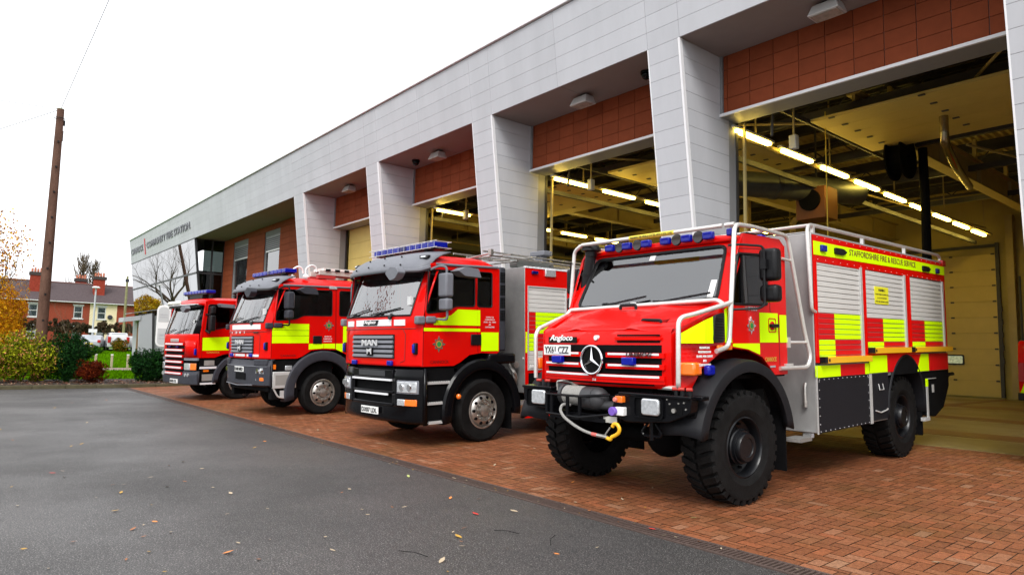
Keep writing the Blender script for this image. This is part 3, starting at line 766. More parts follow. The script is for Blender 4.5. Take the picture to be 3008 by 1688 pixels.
    mb=MB();mb.box(-.09,.09,f(0)-.052,f(0)-.036,1.43,1.56,0);mb.prism([(-.07,1.45),(-.05,1.45),(-.04,1.49),(.03,1.49),(.045,1.45),(.065,1.45),(.06,1.51),(.07,1.55),(.03,1.545),(-.04,1.525),(-.08,1.54)],'y',f(0)-.062,f(0)-.052,m=1);mb.build('lion_badge',[BLKM,MT['silver_lettering']],T)
    # silver grille frame notch trim
    # --- reflective white bands on the front
    mb=MB();
    if crew:
        curved(mb,f,-.62,.92,1.92,2.03,-.012,0)
        for a,b in ((-.60,-.45),(-.34,.22),(.33,.88)): curved(mb,f,a,b,1.315,1.365,-.012,0)
    else:
        curved(mb,f,-.54,.56,1.915,2.02,-.012,0);curved(mb,f,.64,.90,1.915,2.01,-.012,0);curved(mb,f,-.90,-.64,1.915,2.01,-.012,0)
    mb.build('reflective_band',SIL,T)
    if not crew:
        mb=MB();mb.prism([(-.27,1.925),(.17,1.925),(.21,2.01),(-.23,2.01)],'y',f(0)-.020,f(0)-.013);mb.build('badge_backing',BLK,T)
        text('Angloco','maker_lettering',WHT,T,(-.22,f(0)-.025,1.935),(1,0,0),(0,0,1),.075,.36,.006,.02,.2)
    else:
        text('I   II  II   I','small_lettering',SIL,T,(-.55,f(.3)-.022,1.83),(1,0,0),(0,0,1),.05,.75,.005)
        mb=MB();mb.box(.62,.86,f(.7)-.02,f(.7)+.0,1.84,1.86);mb.build('small_badge',BLK,T)
    # lower front door swage
    mb=MB()
    for s in (1,-1): mb.tube([(s*.80,f(.8)-.002,1.33),(s*.90,f(.9)-.002,1.36),(s*.91,f(.91)-.002,1.78),(s*.86,f(.86)-.002,1.85)],.006,5)
    mb.tube([(x,f(x)-.002,1.865) for x in [-1.1+.1*i for i in range(23)]],.007,5)
    mb.build('panel_gap',mat('dark_red_gap',(.12,.003,.004),.5),T)
    # small blue lights
    for x,z,h in ((-.55,1.30,.035),(.57,1.31,.035)):
        if crew: z+=.03
        mb=MB();mb.box(x-.07,x+.07,f(x)-.055,f(x)-.005,z-.035,z+.045);mb.build('blue_light',BLUE,T,bevel=.015)
    for s in (1,-1):
        x=1.10*s;mb=MB();mb.box(x-.035,x+.035,f(1.1)-.04,f(1.1)+.02,1.46,1.64,1);mb.box(x-.025,x+.025,f(1.1)-.065,f(1.1)-.03,1.48,1.62);mb.build('blue_light',[BLUE,BLK],T,bevel=.012)
    # wipers
    for x0,x1 in ((-.75,-.15),(.05,.75)):
        mb=MB();mb.tube([(x0,f(x0)-.02,2.07),(x0+.2,fr(x0+.2,2.16)-.03,2.13)],.012,6);mb.tube([(x0-.1,fr(x0,2.12)-.025,2.10),(x1,fr(x1,2.22)-.025,2.2)],.011,5);mb.build('wiper',BLK,T)
    mb=MB();mb.cyl((.55,f(.5)-.04,2.03),(.55,f(.5)+.02,2.10),.03);mb.build('washer_nozzle',BLK,T)
    # corner deflector / indicator
    for s in (1,-1):
        mb=MB();mb.box(s*1.12,s*1.225,-1.36,-1.20,1.93,2.06);mb.box(s*1.19,s*1.24,-1.195,-1.0,1.95,2.06);mb.build('corner_moulding',GRYP if not crew else DGRY,T,bevel=.03)
    # interior
    mb=MB();mb.box(-1.1,1.1,-1.15,-.85,1.75,2.08);mb.build('dashboard',DASH,T,bevel=.04)
    for x in (.6,-.6):
        mb=MB();mb.box(x-.25,x+.25,-.45,.05,1.75,1.9);mb.box(x-.24,x+.24,.0,.14,1.85,2.55);mb.box(x-.13,x+.13,.02,.12,2.56,2.76);mb.build('seat',SEAT,T,bevel=.05)
    mb=MB();mb.tube([(.6+.21*math.cos(a),-.80+.08*math.sin(a),2.08+.19*math.sin(a)) for a in [math.pi*2*i/20 for i in range(20)]],.015,6,closed=True);mb.cyl((.6,-.8,2.08),(.6,-.95,1.9),.03);mb.build('steering_wheel',BLK,T)
    mb=MB()
    for a in (-.35,-.1): mb.box(a-.2,a+.15,-.2,.1,2.0,2.45)
    mb.build('hanging_jackets',HVJ,T,bevel=.06)
    for x0,x1,z0,z1,m_ in ((.86,.95,2.24,2.38,WHT),):
        mb=MB();mb.box(x0,x1,fr(.9,z0)-.004,fr(.9,z1)+.0,z0,z1);mb.build('windscreen_sticker',m_,T)
    # door handle and side lettering
    hy=-.16 if not crew else -.15
    for s in (1,):
        mb=MB();mb.box(s*1.2,s*1.222,hy-.12,hy+.10,1.60,1.78);mb.build('door_handle',BLK,T,bevel=.025)
    # mirrors on +x
    for s in (1,-1):
        MI=GRYP if not crew else DGRY
        mirror(T,'mirror',min(s*1.28,s*1.50),max(s*1.28,s*1.50),-1.02,-.86,2.36,2.74,MI)
        mirror(T,'mirror',min(s*1.28,s*1.50),max(s*1.28,s*1.50),-1.01,-.87,2.15,2.34,MI)
        mb=MB();mb.tube([(s*1.2,-1.1,2.80),(s*1.33,-1.02,2.86),(s*1.42,-.95,2.84),(s*1.42,-.93,2.0),(s*1.2,-1.0,2.02)],.02,6,.06)
        if s>0: mb.tube([(s*1.2,-1.12,2.84),(s*1.18,-1.3,2.78),(s*1.0,-1.6,2.76)],.035,6,.05)
        mb.build('mirror_arm',BLK if crew else GRYP,T)
        mb=MB();mb.prism(rpoly([(-.42,-.08),(-.30,-.30),(-.06,-.30),(.03,-.10),(-.12,.02),(-.30,.02)],.03),'x',0,.0+.01);
        mb=MB();mb.prism(rpoly([(-.62,2.71),(-.76,2.79),(-.60,2.86),(-.34,2.84),(-.28,2.70)],.02),'x',s*1.25,s*1.48);mb.build('kerb_mirror',MI,T,bevel=.02)
    # front mirror (+x side only: over the kerb side)
    mb=MB();mb.prism(rpoly([(.84,2.72),(.98,2.82),(1.14,2.80),(1.22,2.72),(1.12,2.62),(.98,2.60)],.03),'y',-1.72,-1.58);mb.build('front_mirror',GRYP if not crew else DGRY,T,bevel=.03)
def man_lower(T,crew):
    f=Ff(-1.42)
    if crew:   # matt grey steel bumper, high
        mb=MB();xs=[-1.2,-1.17,-1.1,-.9,-.5,0,.5,.9,1.1,1.17,1.2]
        B=DGRY
        rows=[[(x*1.0,f(x)+dy,z) for x in xs] for z,dy in ((.66,.05),(.70,-.02),(1.10,-.03),(1.12,-.01),(1.24,.02),(1.27,.08))]
        mb.grid(rows)
        for s in (1,-1): mb.grid([[(s*1.2,-1.22+.0,z),(s*1.2,-1.19,z)] for z in (.66,1.26)])
        mb.build('bumper',B,T,solid=.04)
        mb=MB();curved(mb,f,-.22,.34,.80,.945,-.036,.0);mb.build('bumper_recess',BLKM,T)
        mb=MB();curved(mb,f,-1.15,1.15,1.10,1.115,-.04,-.0);mb.tube([(-.75,f(.7)-.06,.70),(0,f(0)-.07,.67),(.75,f(.7)-.06,.70)],.012,6);mb.build('bumper_edge',GRYP,T)
        px,pz,txt=(0,1.03,'DX08 MKD');lz=(.945,1.075);oz=(.79,.87)
        for s in (1,-1):
            mb=MB();curved(mb,f,s*.72 if s>0 else -1.14,1.14 if s>0 else -.72,1.12,1.26,-.03,.05,m=0);mb.build('bumper_cowl',B,T,bevel=.02)
        mb=MB();mb.box(-1.1,1.1,-1.25,.3,.55,1.2);mb.build('underframe',BLKM,T,bevel=.03)
    else:
        mb=MB();xs=[-1.2,-1.19,-1.15,-1.08,-.9,-.5,0,.5,.9,1.08,1.15,1.19,1.2]
        def skipf(i,j): return False
        rows=[[(x,f(x)+dy,z) for x in xs] for z,dy in ((.36,.10),(.40,.02),(.45,0),(.63,0),(.64,-.0))]
        mb.grid(rows)
        for s in (1,-1):
            xs2=[s*v for v in (.60,.70,.9,1.08,1.15,1.19,1.2)]
            mb.grid([[(x,f(x)+dy,z) for x in xs2] for z,dy in ((.63,0),(.66,0),(1.08,0),(1.14,.0),(1.22,.02),(1.245,.06))])
            mb.grid([[(s*1.2,y,z) for y in (-1.22,-1.16)] for z in (.36,1.24)])
        mb.build('bumper',BLKG,T,solid=.03)
        mb=MB();curved(mb,f,-.62,.62,.62,1.24,.06,.09);mb.build('bumper_recess',BLKM,T)
        mb=MB();
        for z0,z1 in ((1.07,1.21),(.83,.87),(.63,.68)): curved(mb,f,-.62,.62,z0,z1,-.01,.06)
        mb.build('bumper_crossbar',BLKG,T,bevel=.01)
        mb=MB();curved(mb,f,-.62,.60,1.03,1.06,-.03,.0);curved(mb,f,-.54,.50,.80,.83,-.02,.0);mb.build('chrome_strip',SIL,T)
        mb=MB();curved(mb,f,-.40,.42,1.10,1.19,-.018,.0);mb.build('bumper_step',mat('satin_dark',(.03,.03,.035),.3),T)
        px,pz,txt=(.02,.54,'DX07 LDL');lz=(.86,1.03);oz=(.655,.755)
        mb=MB();mb.box(-1.1,1.1,-1.2,.3,.5,1.22);mb.build('underframe',BLKM,T,bevel=.03)
    mb=MB();curved(mb,f,px-.26,px+.26,pz-.058,pz+.058,-.05,-.035,n=1);mb.build('number_plate',PLATE,T)
    text(txt,'plate_lettering',INK,T,(px-.235,f(0)-.0505,pz-.038),(1,0,0),(0,0,1),.076,.47,.004,.015)
    for s in (1,-1):
        a,b=(.75,1.13) if not crew else (.80,1.12)
        if s<0:a,b=-b,-a
        mb=MB();curved(mb,f,a-.02,b+.02,lz[0]-.02,lz[1]+.02,-.012,.02,m=1);curved(mb,f,a,b,lz[0],lz[1],-.022,-.0,m=0)
        mb.build('headlight',[LENS,GRYP],T,bevel=.012)
        for q in (.3,.7):
            mb=MB();x=a+(b-a)*q;mb.cyl((x,f(x)-.04,(lz[0]+lz[1])/2),(x,f(x)-.015,(lz[0]+lz[1])/2),.05,n=16);mb.build('headlight_bulb',CHR,T)
        m_=a+(b-a)*(.45)
        A,Bx=((a,m_),(m_,b)) if s>0 else ((b-(b-a)*.45,b),(a,b-(b-a)*.45))
        mb=MB();curved(mb,f,*A,oz[0],oz[1],-.018,0,n=3);mb.build('fog_light',LENS,T,bevel=.01)
        mb=MB();curved(mb,f,*Bx,oz[0],oz[1],-.018,0,n=3);mb.build('indicator',ORA,T,bevel=.01)
    # steps + wheel arches
    for s in (1,-1):
        mb=MB();mb.box(s*1.0,s*1.17,-1.19,-.58,.38,1.27);mb.build('step_well',BLKM,T,bevel=.02)
        if crew:
            mb=MB();mb.box(s*1.12,s*1.205,-1.18,-.64,.63,.99)
            o=mb.build('step_box',ALU,T,bevel=.01)
            mb=MB();mb.box(s*1.2,s*1.208,-1.12,-.70,.70,.92);mb.build('step_recess',mat('checker_plate',(.38,.37,.35),.4,metal=.7,bump=.8,bs=90),o)
            mb=MB();mb.tube([(s*1.18,-1.15,.63),(s*1.18,-1.05,.45),(s*1.18,-.95,.42),(s*1.18,-.68,.42)],.02,6,.05);mb.box(s*1.1,s*1.2,-1.0,-.69,.43,.58);mb.build('lower_step',ALU,T)
            mb=MB();mb.box(s*1.17,s*1.21,-.9,-.75,1.02,1.12,0);mb.build('side_lamp',LENS,T,bevel=.01)
            mb=MB();mb.box(s*1.17,s*1.21,-1.17,-1.12,1.05,1.15);mb.build('side_reflector',ORA,T)
        else:
            for z,a,b in ((1.02,-1.16,-.63),(.70,-1.16,-.64),(.40,-1.11,-.70)):
                mb=MB();mb.box(s*1.02,s*1.2,a,b,z-.03,z)
                for k in range(11):
                    y=a+.03+(b-a-.06)*k/10;mb.box(s*1.05,s*1.195,y-.012,y+.012,z,z+.015)
                mb.build('step_tread',ALU,T)
            mb=MB();mb.ball((s*1.25,-.56,.78),.045,10);mb.build('side_marker',ORA,T)
        # arch
        R0=.66 if not crew else .68;R1=.86 if not crew else .92
        n_=20;a0,a1=R(200),R(-5);zc=.52
        prof=[]
        M_=BLKG if not crew else DGRY
        mb=MB();rows=[]
        for i in range(n_+1):
            a=R(192)+(R(-8)-R(192))*i/n_
            c_,s_=math.cos(a),math.sin(a)
            kx=1.0;kz=1.0
            def q(r,x): return (s*x,r*c_*kx,zc+max(r*s_*kz,-.2))
            rows.append([q(R0,.95),q(R0+.02,1.235),q(R0+.05,1.25),q(R1-.03,1.235),q(R1,1.20),q(R1,1.0)])
        mb.grid(rows);mb.build('wheel_arch',M_,T,solid=.012)
        mb=MB();rows=[]
        for i in range(n_+1):
            a=R(180)-R(180)*i/n_;rows.append([(s*.8,R0*math.cos(a),zc+R0*math.sin(a)),(s*1.2,R0*math.cos(a),zc+R0*math.sin(a))])
        mb.grid(rows);mb.build('arch_liner_and_shade',BLKM,T)
        if not crew:
            mb=MB();mb.box(s*1.0,s*1.235,.10,.72,1.28,1.46);mb.build('rear_wing',BLKG,T,bevel=.04)
    # wheels
    r=.52 if not crew else .49
    for s in (1,-1):
        road_wheel(T,s*1.06,0,r,s,'front',bolts=10 if not crew else 8)
    mb=MB();mb.box(-.5,.5,-1.1,6,.55,.85);mb.build('chassis',BLKM,T)
    mb=MB();mb.box(-1.15,1.15,.66,.69,.15,1.0);mb.build('mudflap',BLKM,T)
# ============================================================ ENGINE WITH THE SINGLE CAB (second from the right)
T=truck_root('fire_engine',-10.33,6.92,-.05,'single-cab fire engine with gloss black bumper and caged light bar, second from the right','fire engine')
man_cab(T,False,'pump');man_lower(T,False)
X=1.2
def side_hv(T,polys,x=1.2,mats=HV,name='reflective_panel'):
    for p in polys:
        mb=MB();mb.prism(p,'x',x+.0005,x+.004);mb.build(name,mats,T,smooth=False)
side_hv(T,[[(-1.03,1.925),(-.075,1.925),(-.075,2.185),(-.55,2.185),(-.68,2.09),(-.85,2.04),(-1.03,2.035)],[(-1.22,1.825),(-.075,1.825),(-.075,1.875),(-1.22,1.875)],[(-.05,1.50),(.335,1.50),(.335,1.815),(-.05,1.815)]])
crest(T,1.2,-.93,1.62,.135)
text('CANNOCK','side_lettering',mat('dark_red_lettering',(.10,.004,.004),.4),T,(1.201,-1.09,1.315),(0,1,0),(0,0,1),.05,.36,.003)
def motto(T,y,z,x=1.201,w_=.28,lines=('SERVING THE','COMMUNITIES OF','STOKE - ON - TRENT','AND','STAFFORDSHIRE'),lh=.042):
    for i,l in enumerate(lines):
        ww=w_*len(l)/18.0
        text(l,'small_lettering',SIL,T,(x,y-ww/2,z-i*lh),(0,1,0),(0,0,1),lh*.55,ww,.002,.01)
motto(T,.14,2.06)
# air-intake stack behind the cab
mb=MB();mb.box(1.0,1.19,.37,.52,1.5,2.95);o=mb.build('air_intake_stack',DGRY,T,bevel=.03)
for j in range(4):
    mb=MB()
    for i in range(7):
        for k in range(3): mb.box(1.19,1.196,.385+.04*k,.415+.04*k,2.02+.22*j+.026*i,2.04+.22*j+.026*i)
    mb.build('intake_slots',BLKM,o)
# body
mb=MB();mb.box(-1.2,1.19,.97,5.2,.75,2.99);mb.box(-1.2,1.19,.97,5.2,2.99,3.0);mb.build('body_shell',STN,T,bevel=.01)
mb=MB()
# red side skin around the shutter
mb.prism([(.975,.31),(5.2,.31),(5.2,2.98),(.975,2.98)],'x',1.192,1.20,holes=[[(1.03,1.17),(2.05,1.17),(2.05,2.65),(1.03,2.65)],[(2.25,1.17),(4.9,1.17),(4.9,2.65),(2.25,2.65)]])
mb.build('side_panel',RED,T)
def shf(z):
    if z>2.18: return [(0,9,0)]
    if z>1.83: return [(0,1.24,2),(1.24,9,1)]
    if z>1.46: return [(0,1.26,1),(1.26,1.75,2),(1.75,9,1)]
    return [(0,9,0)]
shutter(T,1.195,1.05,2.03,1.18,2.64,shf,[SLAT,HV,REDM,BLKM])
shutter(T,1.195,2.27,4.88,1.18,2.64,shf,[SLAT,HV,REDM,BLKM])
mb=MB();mb.prism([(1.03,1.15),(2.05,1.15),(2.05,2.66),(1.03,2.66)],'x',1.19,1.212,holes=[[(1.05,1.18),(2.03,1.18),(2.03,2.64),(1.05,2.64)]]);mb.build('shutter_frame',ALU,T)
side_hv(T,[[(.98,1.46),(1.02,1.46),(1.02,1.83),(.98,1.83)]],1.2)
mb=MB()
mb.box(1.15,1.207,.975,5.2,2.982,3.004)
for k in range(40): mb.box(1.148,1.211,.98+.105*k,1.04+.105*k,2.98,3.012)
mb.build('roof_edge_rivets',SIL,T)
mb=MB();mb.box(1.2,1.235,1.12,1.28,2.875,2.935);mb.build('blue_light',BLUED,T,bevel=.012)
mb=MB();mb.box(1.2,1.24,1.46,1.73,2.85,2.98);mb.build('scene_light',LENS,T,bevel=.012)
mb=MB();mb.box(1.195,1.215,1.06,2.0,.41,.56);mb.build('tread_plate',mat('checker_plate',(.38,.37,.35),.4,metal=.7,bump=.8,bs=90),T)
mb=MB();mb.box(1.2,1.21,1.1,1.2,1.20,1.25);mb.box(1.14,1.17,.962,.969,1.35,1.38);mb.build('info_label',WHT,T)
mb=MB();mb.box(1.196,1.204,1.05,1.35,.8,1.1);mb.build('lower_hatch',BLKM,T)
# couplings between cab and body
mb=MB();mb.tube([(1.0,.75,1.25),(1.12,.8,1.1),(1.05,.9,1.0)],.03,6,.05);mb.tube([(.95,.8,1.3),(1.08,.84,1.0),(1.0,.95,.92)],.025,6,.05);mb.cyl((1.0,.85,1.25),(1.1,.85,1.25),.06);mb.build('suspension_valves',STEEL,T)
# roof gantry, suction hoses and ladder rails
mb=MB()
for z,x in ((3.17,.95),(3.27,.75),(3.2,.3),(3.3,-.1)):
    mb.tube([(x,.35,z),(x,5.0,z-.05)],.018,6)
for y in (1.0,1.9,2.8,3.7): mb.tube([(-.9,y,3.12),(1.0,y,3.12)],.015,6)
mb.tube([(1.05,.30,3.20),(-.2,.25,3.10)],.016,6);mb.box(.98,1.06,.28,.34,3.17,3.27)
mb.tube([(1.0,.8,3.22),(-.5,.0,3.14)],.012,6);mb.tube([(1.05,1.4,3.22),(-.5,.5,3.14)],.012,6)
mb.build('roof_gantry',STEEL,T)
mb=MB();mb.prism(rpoly([(1.05,3.02),(2.0,3.02),(2.02,3.12),(1.85,3.2),(1.65,3.13),(1.4,3.22),(1.2,3.15),(1.05,3.2)],.05),'x',.7,.9);mb.build('roof_locker',mat('smoked_cover',(.18,.19,.18),.3,metal=.3),T)
mb=MB();mb.box(.3,.5,2.1,2.25,3.0,3.42);mb.box(.2,.6,2.05,2.3,3.35,3.45);mb.build('monitor',GRYP,T,bevel=.02)
for s in (1,-1): road_wheel(T,s*1.03,3.75,.52,s,'rear')
for s in (1,-1):
    mb=MB();rows=[[(s*.8,3.75+.62*math.cos(a),.52+.62*math.sin(a)),(s*1.21,3.75+.62*math.cos(a),.52+.62*math.sin(a))] for a in [math.pi*i/16 for i in range(17)]];mb.grid(rows);mb.build('wheel_arch',BLK,T,solid=.015)
# ============================================================ CREW-CAB PUMP (third from the right)
T=truck_root('fire_engine',-16.02,6.63,-.05,'crew-cab fire engine with matt grey bumper and two white roof hooks, second from left','fire engine')
man_cab(T,True,'pump');man_lower(T,True)
side_hv(T,[[(-1.22,1.615),(-.365,1.615),(-.365,2.045),(-.97,2.045),(-.97,1.95),(-1.22,1.95)],[(-.365,1.47),(.0,1.495),(0,1.60),(-.365,1.60)],[(.01,1.495),(.29,1.485),(.29,1.60),(.01,1.60)],[(.31,1.47),(.48,1.40),(.48,1.60),(.31,1.60)],[(.49,1.61),(.9,1.61),(.9,2.02),(.49,2.02)]])
mb=MB()
for z in (1.78,1.90): mb.box(1.2045,1.206,-1.22,-.365,z-.003,z+.003)
mb.build('panel_gap',BLKM,T)
crest(T,1.2,.12,2.02,.135)
text('CANNOCK','side_lettering',mat('dark_red_lettering',(.10,.004,.004),.4),T,(1.201,-1.02,1.315),(0,1,0),(0,0,1),.05,.36,.003)
motto(T,.10,1.75,lines=('SERVING THE','COMMUNITIES OF','STAFFORDSHIRE'),lh=.055)
mb=MB();mb.box(1.2,1.23,.10,.30,2.86,2.93);mb.build('scene_light',LENS,T,bevel=.01)
mb=MB();mb.prism([(1.5,.31),(6.0,.31),(6.0,3.12),(1.5,3.12)],'x',-1.22,1.22);mb.build('body_shell',RED,T,bevel=.02)
side_hv(T,[[(1.6,1.2),(2.2,1.2),(2.2,1.7),(1.6,1.7)]],1.22)
shutter(T,1.235,2.4,5.5,1.2,2.7,lambda z:[(0,9,0)],[SLAT,HV,REDM,BLKM])
# ladder on the roof
ld=empty('roof_ladder',(0,0,0));ld.parent=T
mb=MB()
for x in (.05,.5):
    mb.obox((x,2.6,3.27),(.025,0,0),(0,2.4,-.04),(0,0,.05))
for k in range(14): mb.cyl((.05,.35+.34*k,3.3-.005*k),(.5,.35+.34*k,3.3-.005*k),.018,n=8)
mb.build('ladder_rails',mat('ladder_aluminium',(.62,.6,.56),.35,metal=.5),ld)
mb=MB();mb.box(-.02,.1,.15,.6,3.16,3.24);mb.box(.45,.57,.15,.6,3.16,3.24);mb.build('ladder_heels',mat('ladder_red',(.35,.02,.02),.5),ld)
mb=MB();mb.box(.0,.54,.3,2.5,3.36,3.42)
for k in range(8): mb.box(.53,.56,.35+.25*k,.47+.25*k,3.345,3.40,1)
mb.build('ladder_upper_section',[mat('ladder_white',(.68,.66,.62),.4),BLK],ld)
for x,y in ((.45,-.45),(.95,-.35)):
    mb=MB();mb.tube([(x,y,3.14),(x,y-.02,3.32),(x+.05,y+.1,3.42),(x+.05,y+.22,3.38),(x+.05,y+.24,3.26)],.022,8,.07);mb.cyl((x,y,3.13),(x,y,3.19),.08,.05);mb.build('roof_hook',WHT,T)
for s in (1,-1): road_wheel(T,s*1.03,3.6,.49,s,'rear')
# ============================================================ LOW-CAB PUMP (leftmost)
T=truck_root('fire_engine',-21.27,6.37,-.12,'low-cab red fire engine with tall white-edged slatted grille, leftmost of the four','fire engine')
f=lambda x:-1.36+.06*tt(x)**2+.13*tt(x)**8
YRr=1.5
sp_=[(-1.17,1.19),(-.72,1.19),(-.5,1.27),(-.1,1.34),(.3,1.27),(.5,1.19),(YRr,1.19),(YRr,2.82),(-.9,2.80),(-1.02,2.77),(-1.13,1.9)]
hl=[rpoly([(-.93,2.67),(.25,2.69),(.25,2.05),(-.45,2.03),(-.99,1.93)],.05),rpoly([(.4,2.69),(1.3,2.69),(1.3,2.05),(.4,2.05)],.05)]
for s in (1,-1):
    mb=MB();mb.prism(sp_,'x',s*1.165,s*1.2,holes=hl);mb.build('side_panel',RED,T,bevel=.006)
    mb=MB()
    for h in hl: mb.prism(h,'x',s*1.172,s*1.178)
    mb.build('side_window',SG,T)
    mb=MB()
    for h in hl: mb.tube([(s*1.197,p[0],p[1]) for p in h],.014,6,closed=True)
    mb.tube([(s*1.201,-1.08,1.2),(s*1.201,-1.07,1.9),(s*1.201,-.98,2.74)],.004,4)
    mb.build('window_seal',BLK,T)
def fr(x,z): return f(x)+(.26*((z-1.85)/.85) if z>1.85 else 0)
xs=[-1.2,-1.19,-1.165,-1.12,-1.05,-.9,-.7,-.4,0,.4,.7,.9,1.05,1.12,1.165,1.19,1.2]
mb=MB();mb.grid([[(x,fr(x,z),z) for x in xs] for z in (1.17,1.4,1.6,1.8,1.85)])
mb.grid([[(x,fr(x,z)-.06*(1-((x-.95)/.3)**2),z) for x in (.72,.85,1.0,1.12,1.17)] for z in (1.22,1.5,1.66)])
mb.build('front_panel',RED,T,solid=.02)
for s in (1,-1):
    mb=MB();mb.grid([[(s*x,fr(x,z),z) for x in (1.02,1.08,1.14,1.18,1.2)] for z in (1.84,2.2,2.7)])
    mb.build('windscreen_pillar',BLKG,T,solid=.02)
mb=MB();mb.grid([[(x,fr(x,z)+.012,z) for x in [1.05*(-1+.125*i) for i in range(17)]] for z in (1.83,2.0,2.3,2.7)]);mb.build('windscreen',WSR,T)
prof=[(-1.16,2.64),(-1.17,2.72),(-1.10,2.80),(-.9,2.86),(-.4,2.90),(.5,2.91),(1.3,2.9),(1.5,2.8)]
xr=[-1.2,-1.19,-1.14,-1.05,-.9,-.5,0,.5,.9,1.05,1.14,1.19,1.2]
mb=MB();mb.grid([[(x,y+.13*tt(x)**8*(1 if y<-.8 else 0)+.05*tt(x)**2*(1 if y<-.8 else 0),2.64+(z-2.64)*(1-.4*tt(x)**6)) for x in xr] for y,z in prof]);mb.build('roof',RED,T,solid=.015)
mb=MB();fv=lambda x:-1.22+.06*tt(x)**2+.13*tt(x)**8
curved(mb,fv,-1.1,1.1,2.60,2.66,-.06,.04);mb.build('sun_visor',BLK,T,bevel=.015)
mb=MB();curved(mb,fv,-1.05,1.05,2.665,2.69,-.075,-.03);mb.build('visor_edge',SIL,T)
for x0,x1 in ((-.95,-.45),(-.38,.1)):
    mb=MB();curved(mb,fv,x0,x1,2.69,2.80,-.10,-.02);mb.build('roof_spotlight',mat('pale_lamp',(.7,.68,.6),.2,metal=.2),T,bevel=.03)
lb=MB();n=8
for k in range(n):
    a=-.9+1.7*k/n;lb.box(a+.006,a+1.7/n-.006,-.85,-.58,3.02,3.11)
lbo=lb.build('light_bar',BLUE,T,bevel=.015)
mb=MB();mb.box(-.85,.75,-.82,-.6,2.99,3.02);mb.box(-.5,.4,-.8,-.62,2.88,3.0);mb.build('light_bar_base',BLK,lbo)
# grille of horizontal slats with pale edges
mb=MB();curved(mb,f,-.66,.66,.70,1.62,-.006,.02,m=1)
for k,z in enumerate((1.53,1.36,1.19,1.03,.87,.71)):
    w_=.66-.012*k;curved(mb,f,-w_,w_,z,z+.075,-.045,0,m=0)
mb.build('grille',[RED,BLKM],T,bevel=.008)
mb=MB()
for k,z in enumerate((1.53,1.36,1.19,1.03,.87,.71)):
    w_=.64-.012*k;curved(mb,f,-w_,w_,z+.02,z+.062,-.052,-.045)
mb.build('reflective_band',SIL,T)
mb=MB();curved(mb,f,-.30,.28,1.62,1.72,-.02,0);mb.build('badge_panel',mat('badge_silver',(.5,.42,.42),.3,metal=.5),T,bevel=.01)
for x in (-.28,.28):
    mb=MB();mb.box(x-.07,x+.07,f(x)-.06,f(x)-.02,1.46,1.51);mb.build('blue_light',BLUED,T,bevel=.01)
mb=MB();mb.box(1.13,1.19,f(1.15)-.06,f(1.15),1.27,1.45);mb.build('blue_light',BLUE,T,bevel=.015)
mb=MB();curved(mb,f,.70,1.2,1.12,1.19,-.02,.02);curved(mb,f,-1.2,-.70,1.12,1.19,-.02,.02);mb.build('cowl_strip',GRYP,T)
for s in (1,-1):
    a,b=(.72,1.15) if s>0 else (-1.15,-.72)
    mb=MB();curved(mb,f,a-.02,b+.02,.83,1.06,-.01,.02,m=1);curved(mb,f,a,b if s<0 else 1.0,.86,1.04,-.025,0,m=0);mb.build('headlight',[LENS,BLK],T,bevel=.01)
    mb=MB();curved(mb,f,1.0 if s>0 else -1.17,1.17 if s>0 else -1.0,.86,1.04,-.022,0,m=0);mb.build('indicator',ORA,T,bevel=.01)
    mb=MB();
    for x in (.78,.92): mb.cyl((s*x,f(x)-.03,.72),(s*x,f(x)+.01,.72),.05,n=14)
    mb.build('fog_light',LENS,T)
mb=MB();mb.grid([[(x,f(x)+dy,z) for x in xs] for z,dy in ((.44,.10),(.47,.0),(.70,-.02),(.83,-.0))]);
for s in (1,-1): mb.grid([[(s*1.2,-1.17,z),(s*1.2,-1.12,z)] for z in (.44,.83)])
mb.build('bumper',DGRY,T,solid=.04)
mb=MB();curved(mb,f,-.18,.34,.475,.59,-.035,-.01,n=1);mb.build('number_plate',PLATE,T)
text('BX05 EYL','plate_lettering',INK,T,(-.15,f(0)-.0365,.495),(1,0,0),(0,0,1),.075,.46,.004,.015)
for x0,x1 in ((-.75,-.15),(.0,.7)):
    mb=MB();mb.tube([(x0,fr(x0,1.9)-.03,1.86),(x1,fr(x1,2.0)-.02,1.99)],.012,5);mb.build('wiper',BLK,T)
side_hv(T,[[(-1.07,1.395),(-.27,1.395),(-.27,1.775),(-1.07,1.745)],[(-.26,1.395),(1.4,1.395),(1.4,1.775),(-.26,1.775)]])
text('CANNOCK','side_lettering',GOLD,T,(1.201,-.95,1.315),(0,1,0),(0,0,1),.05,.36,.003)
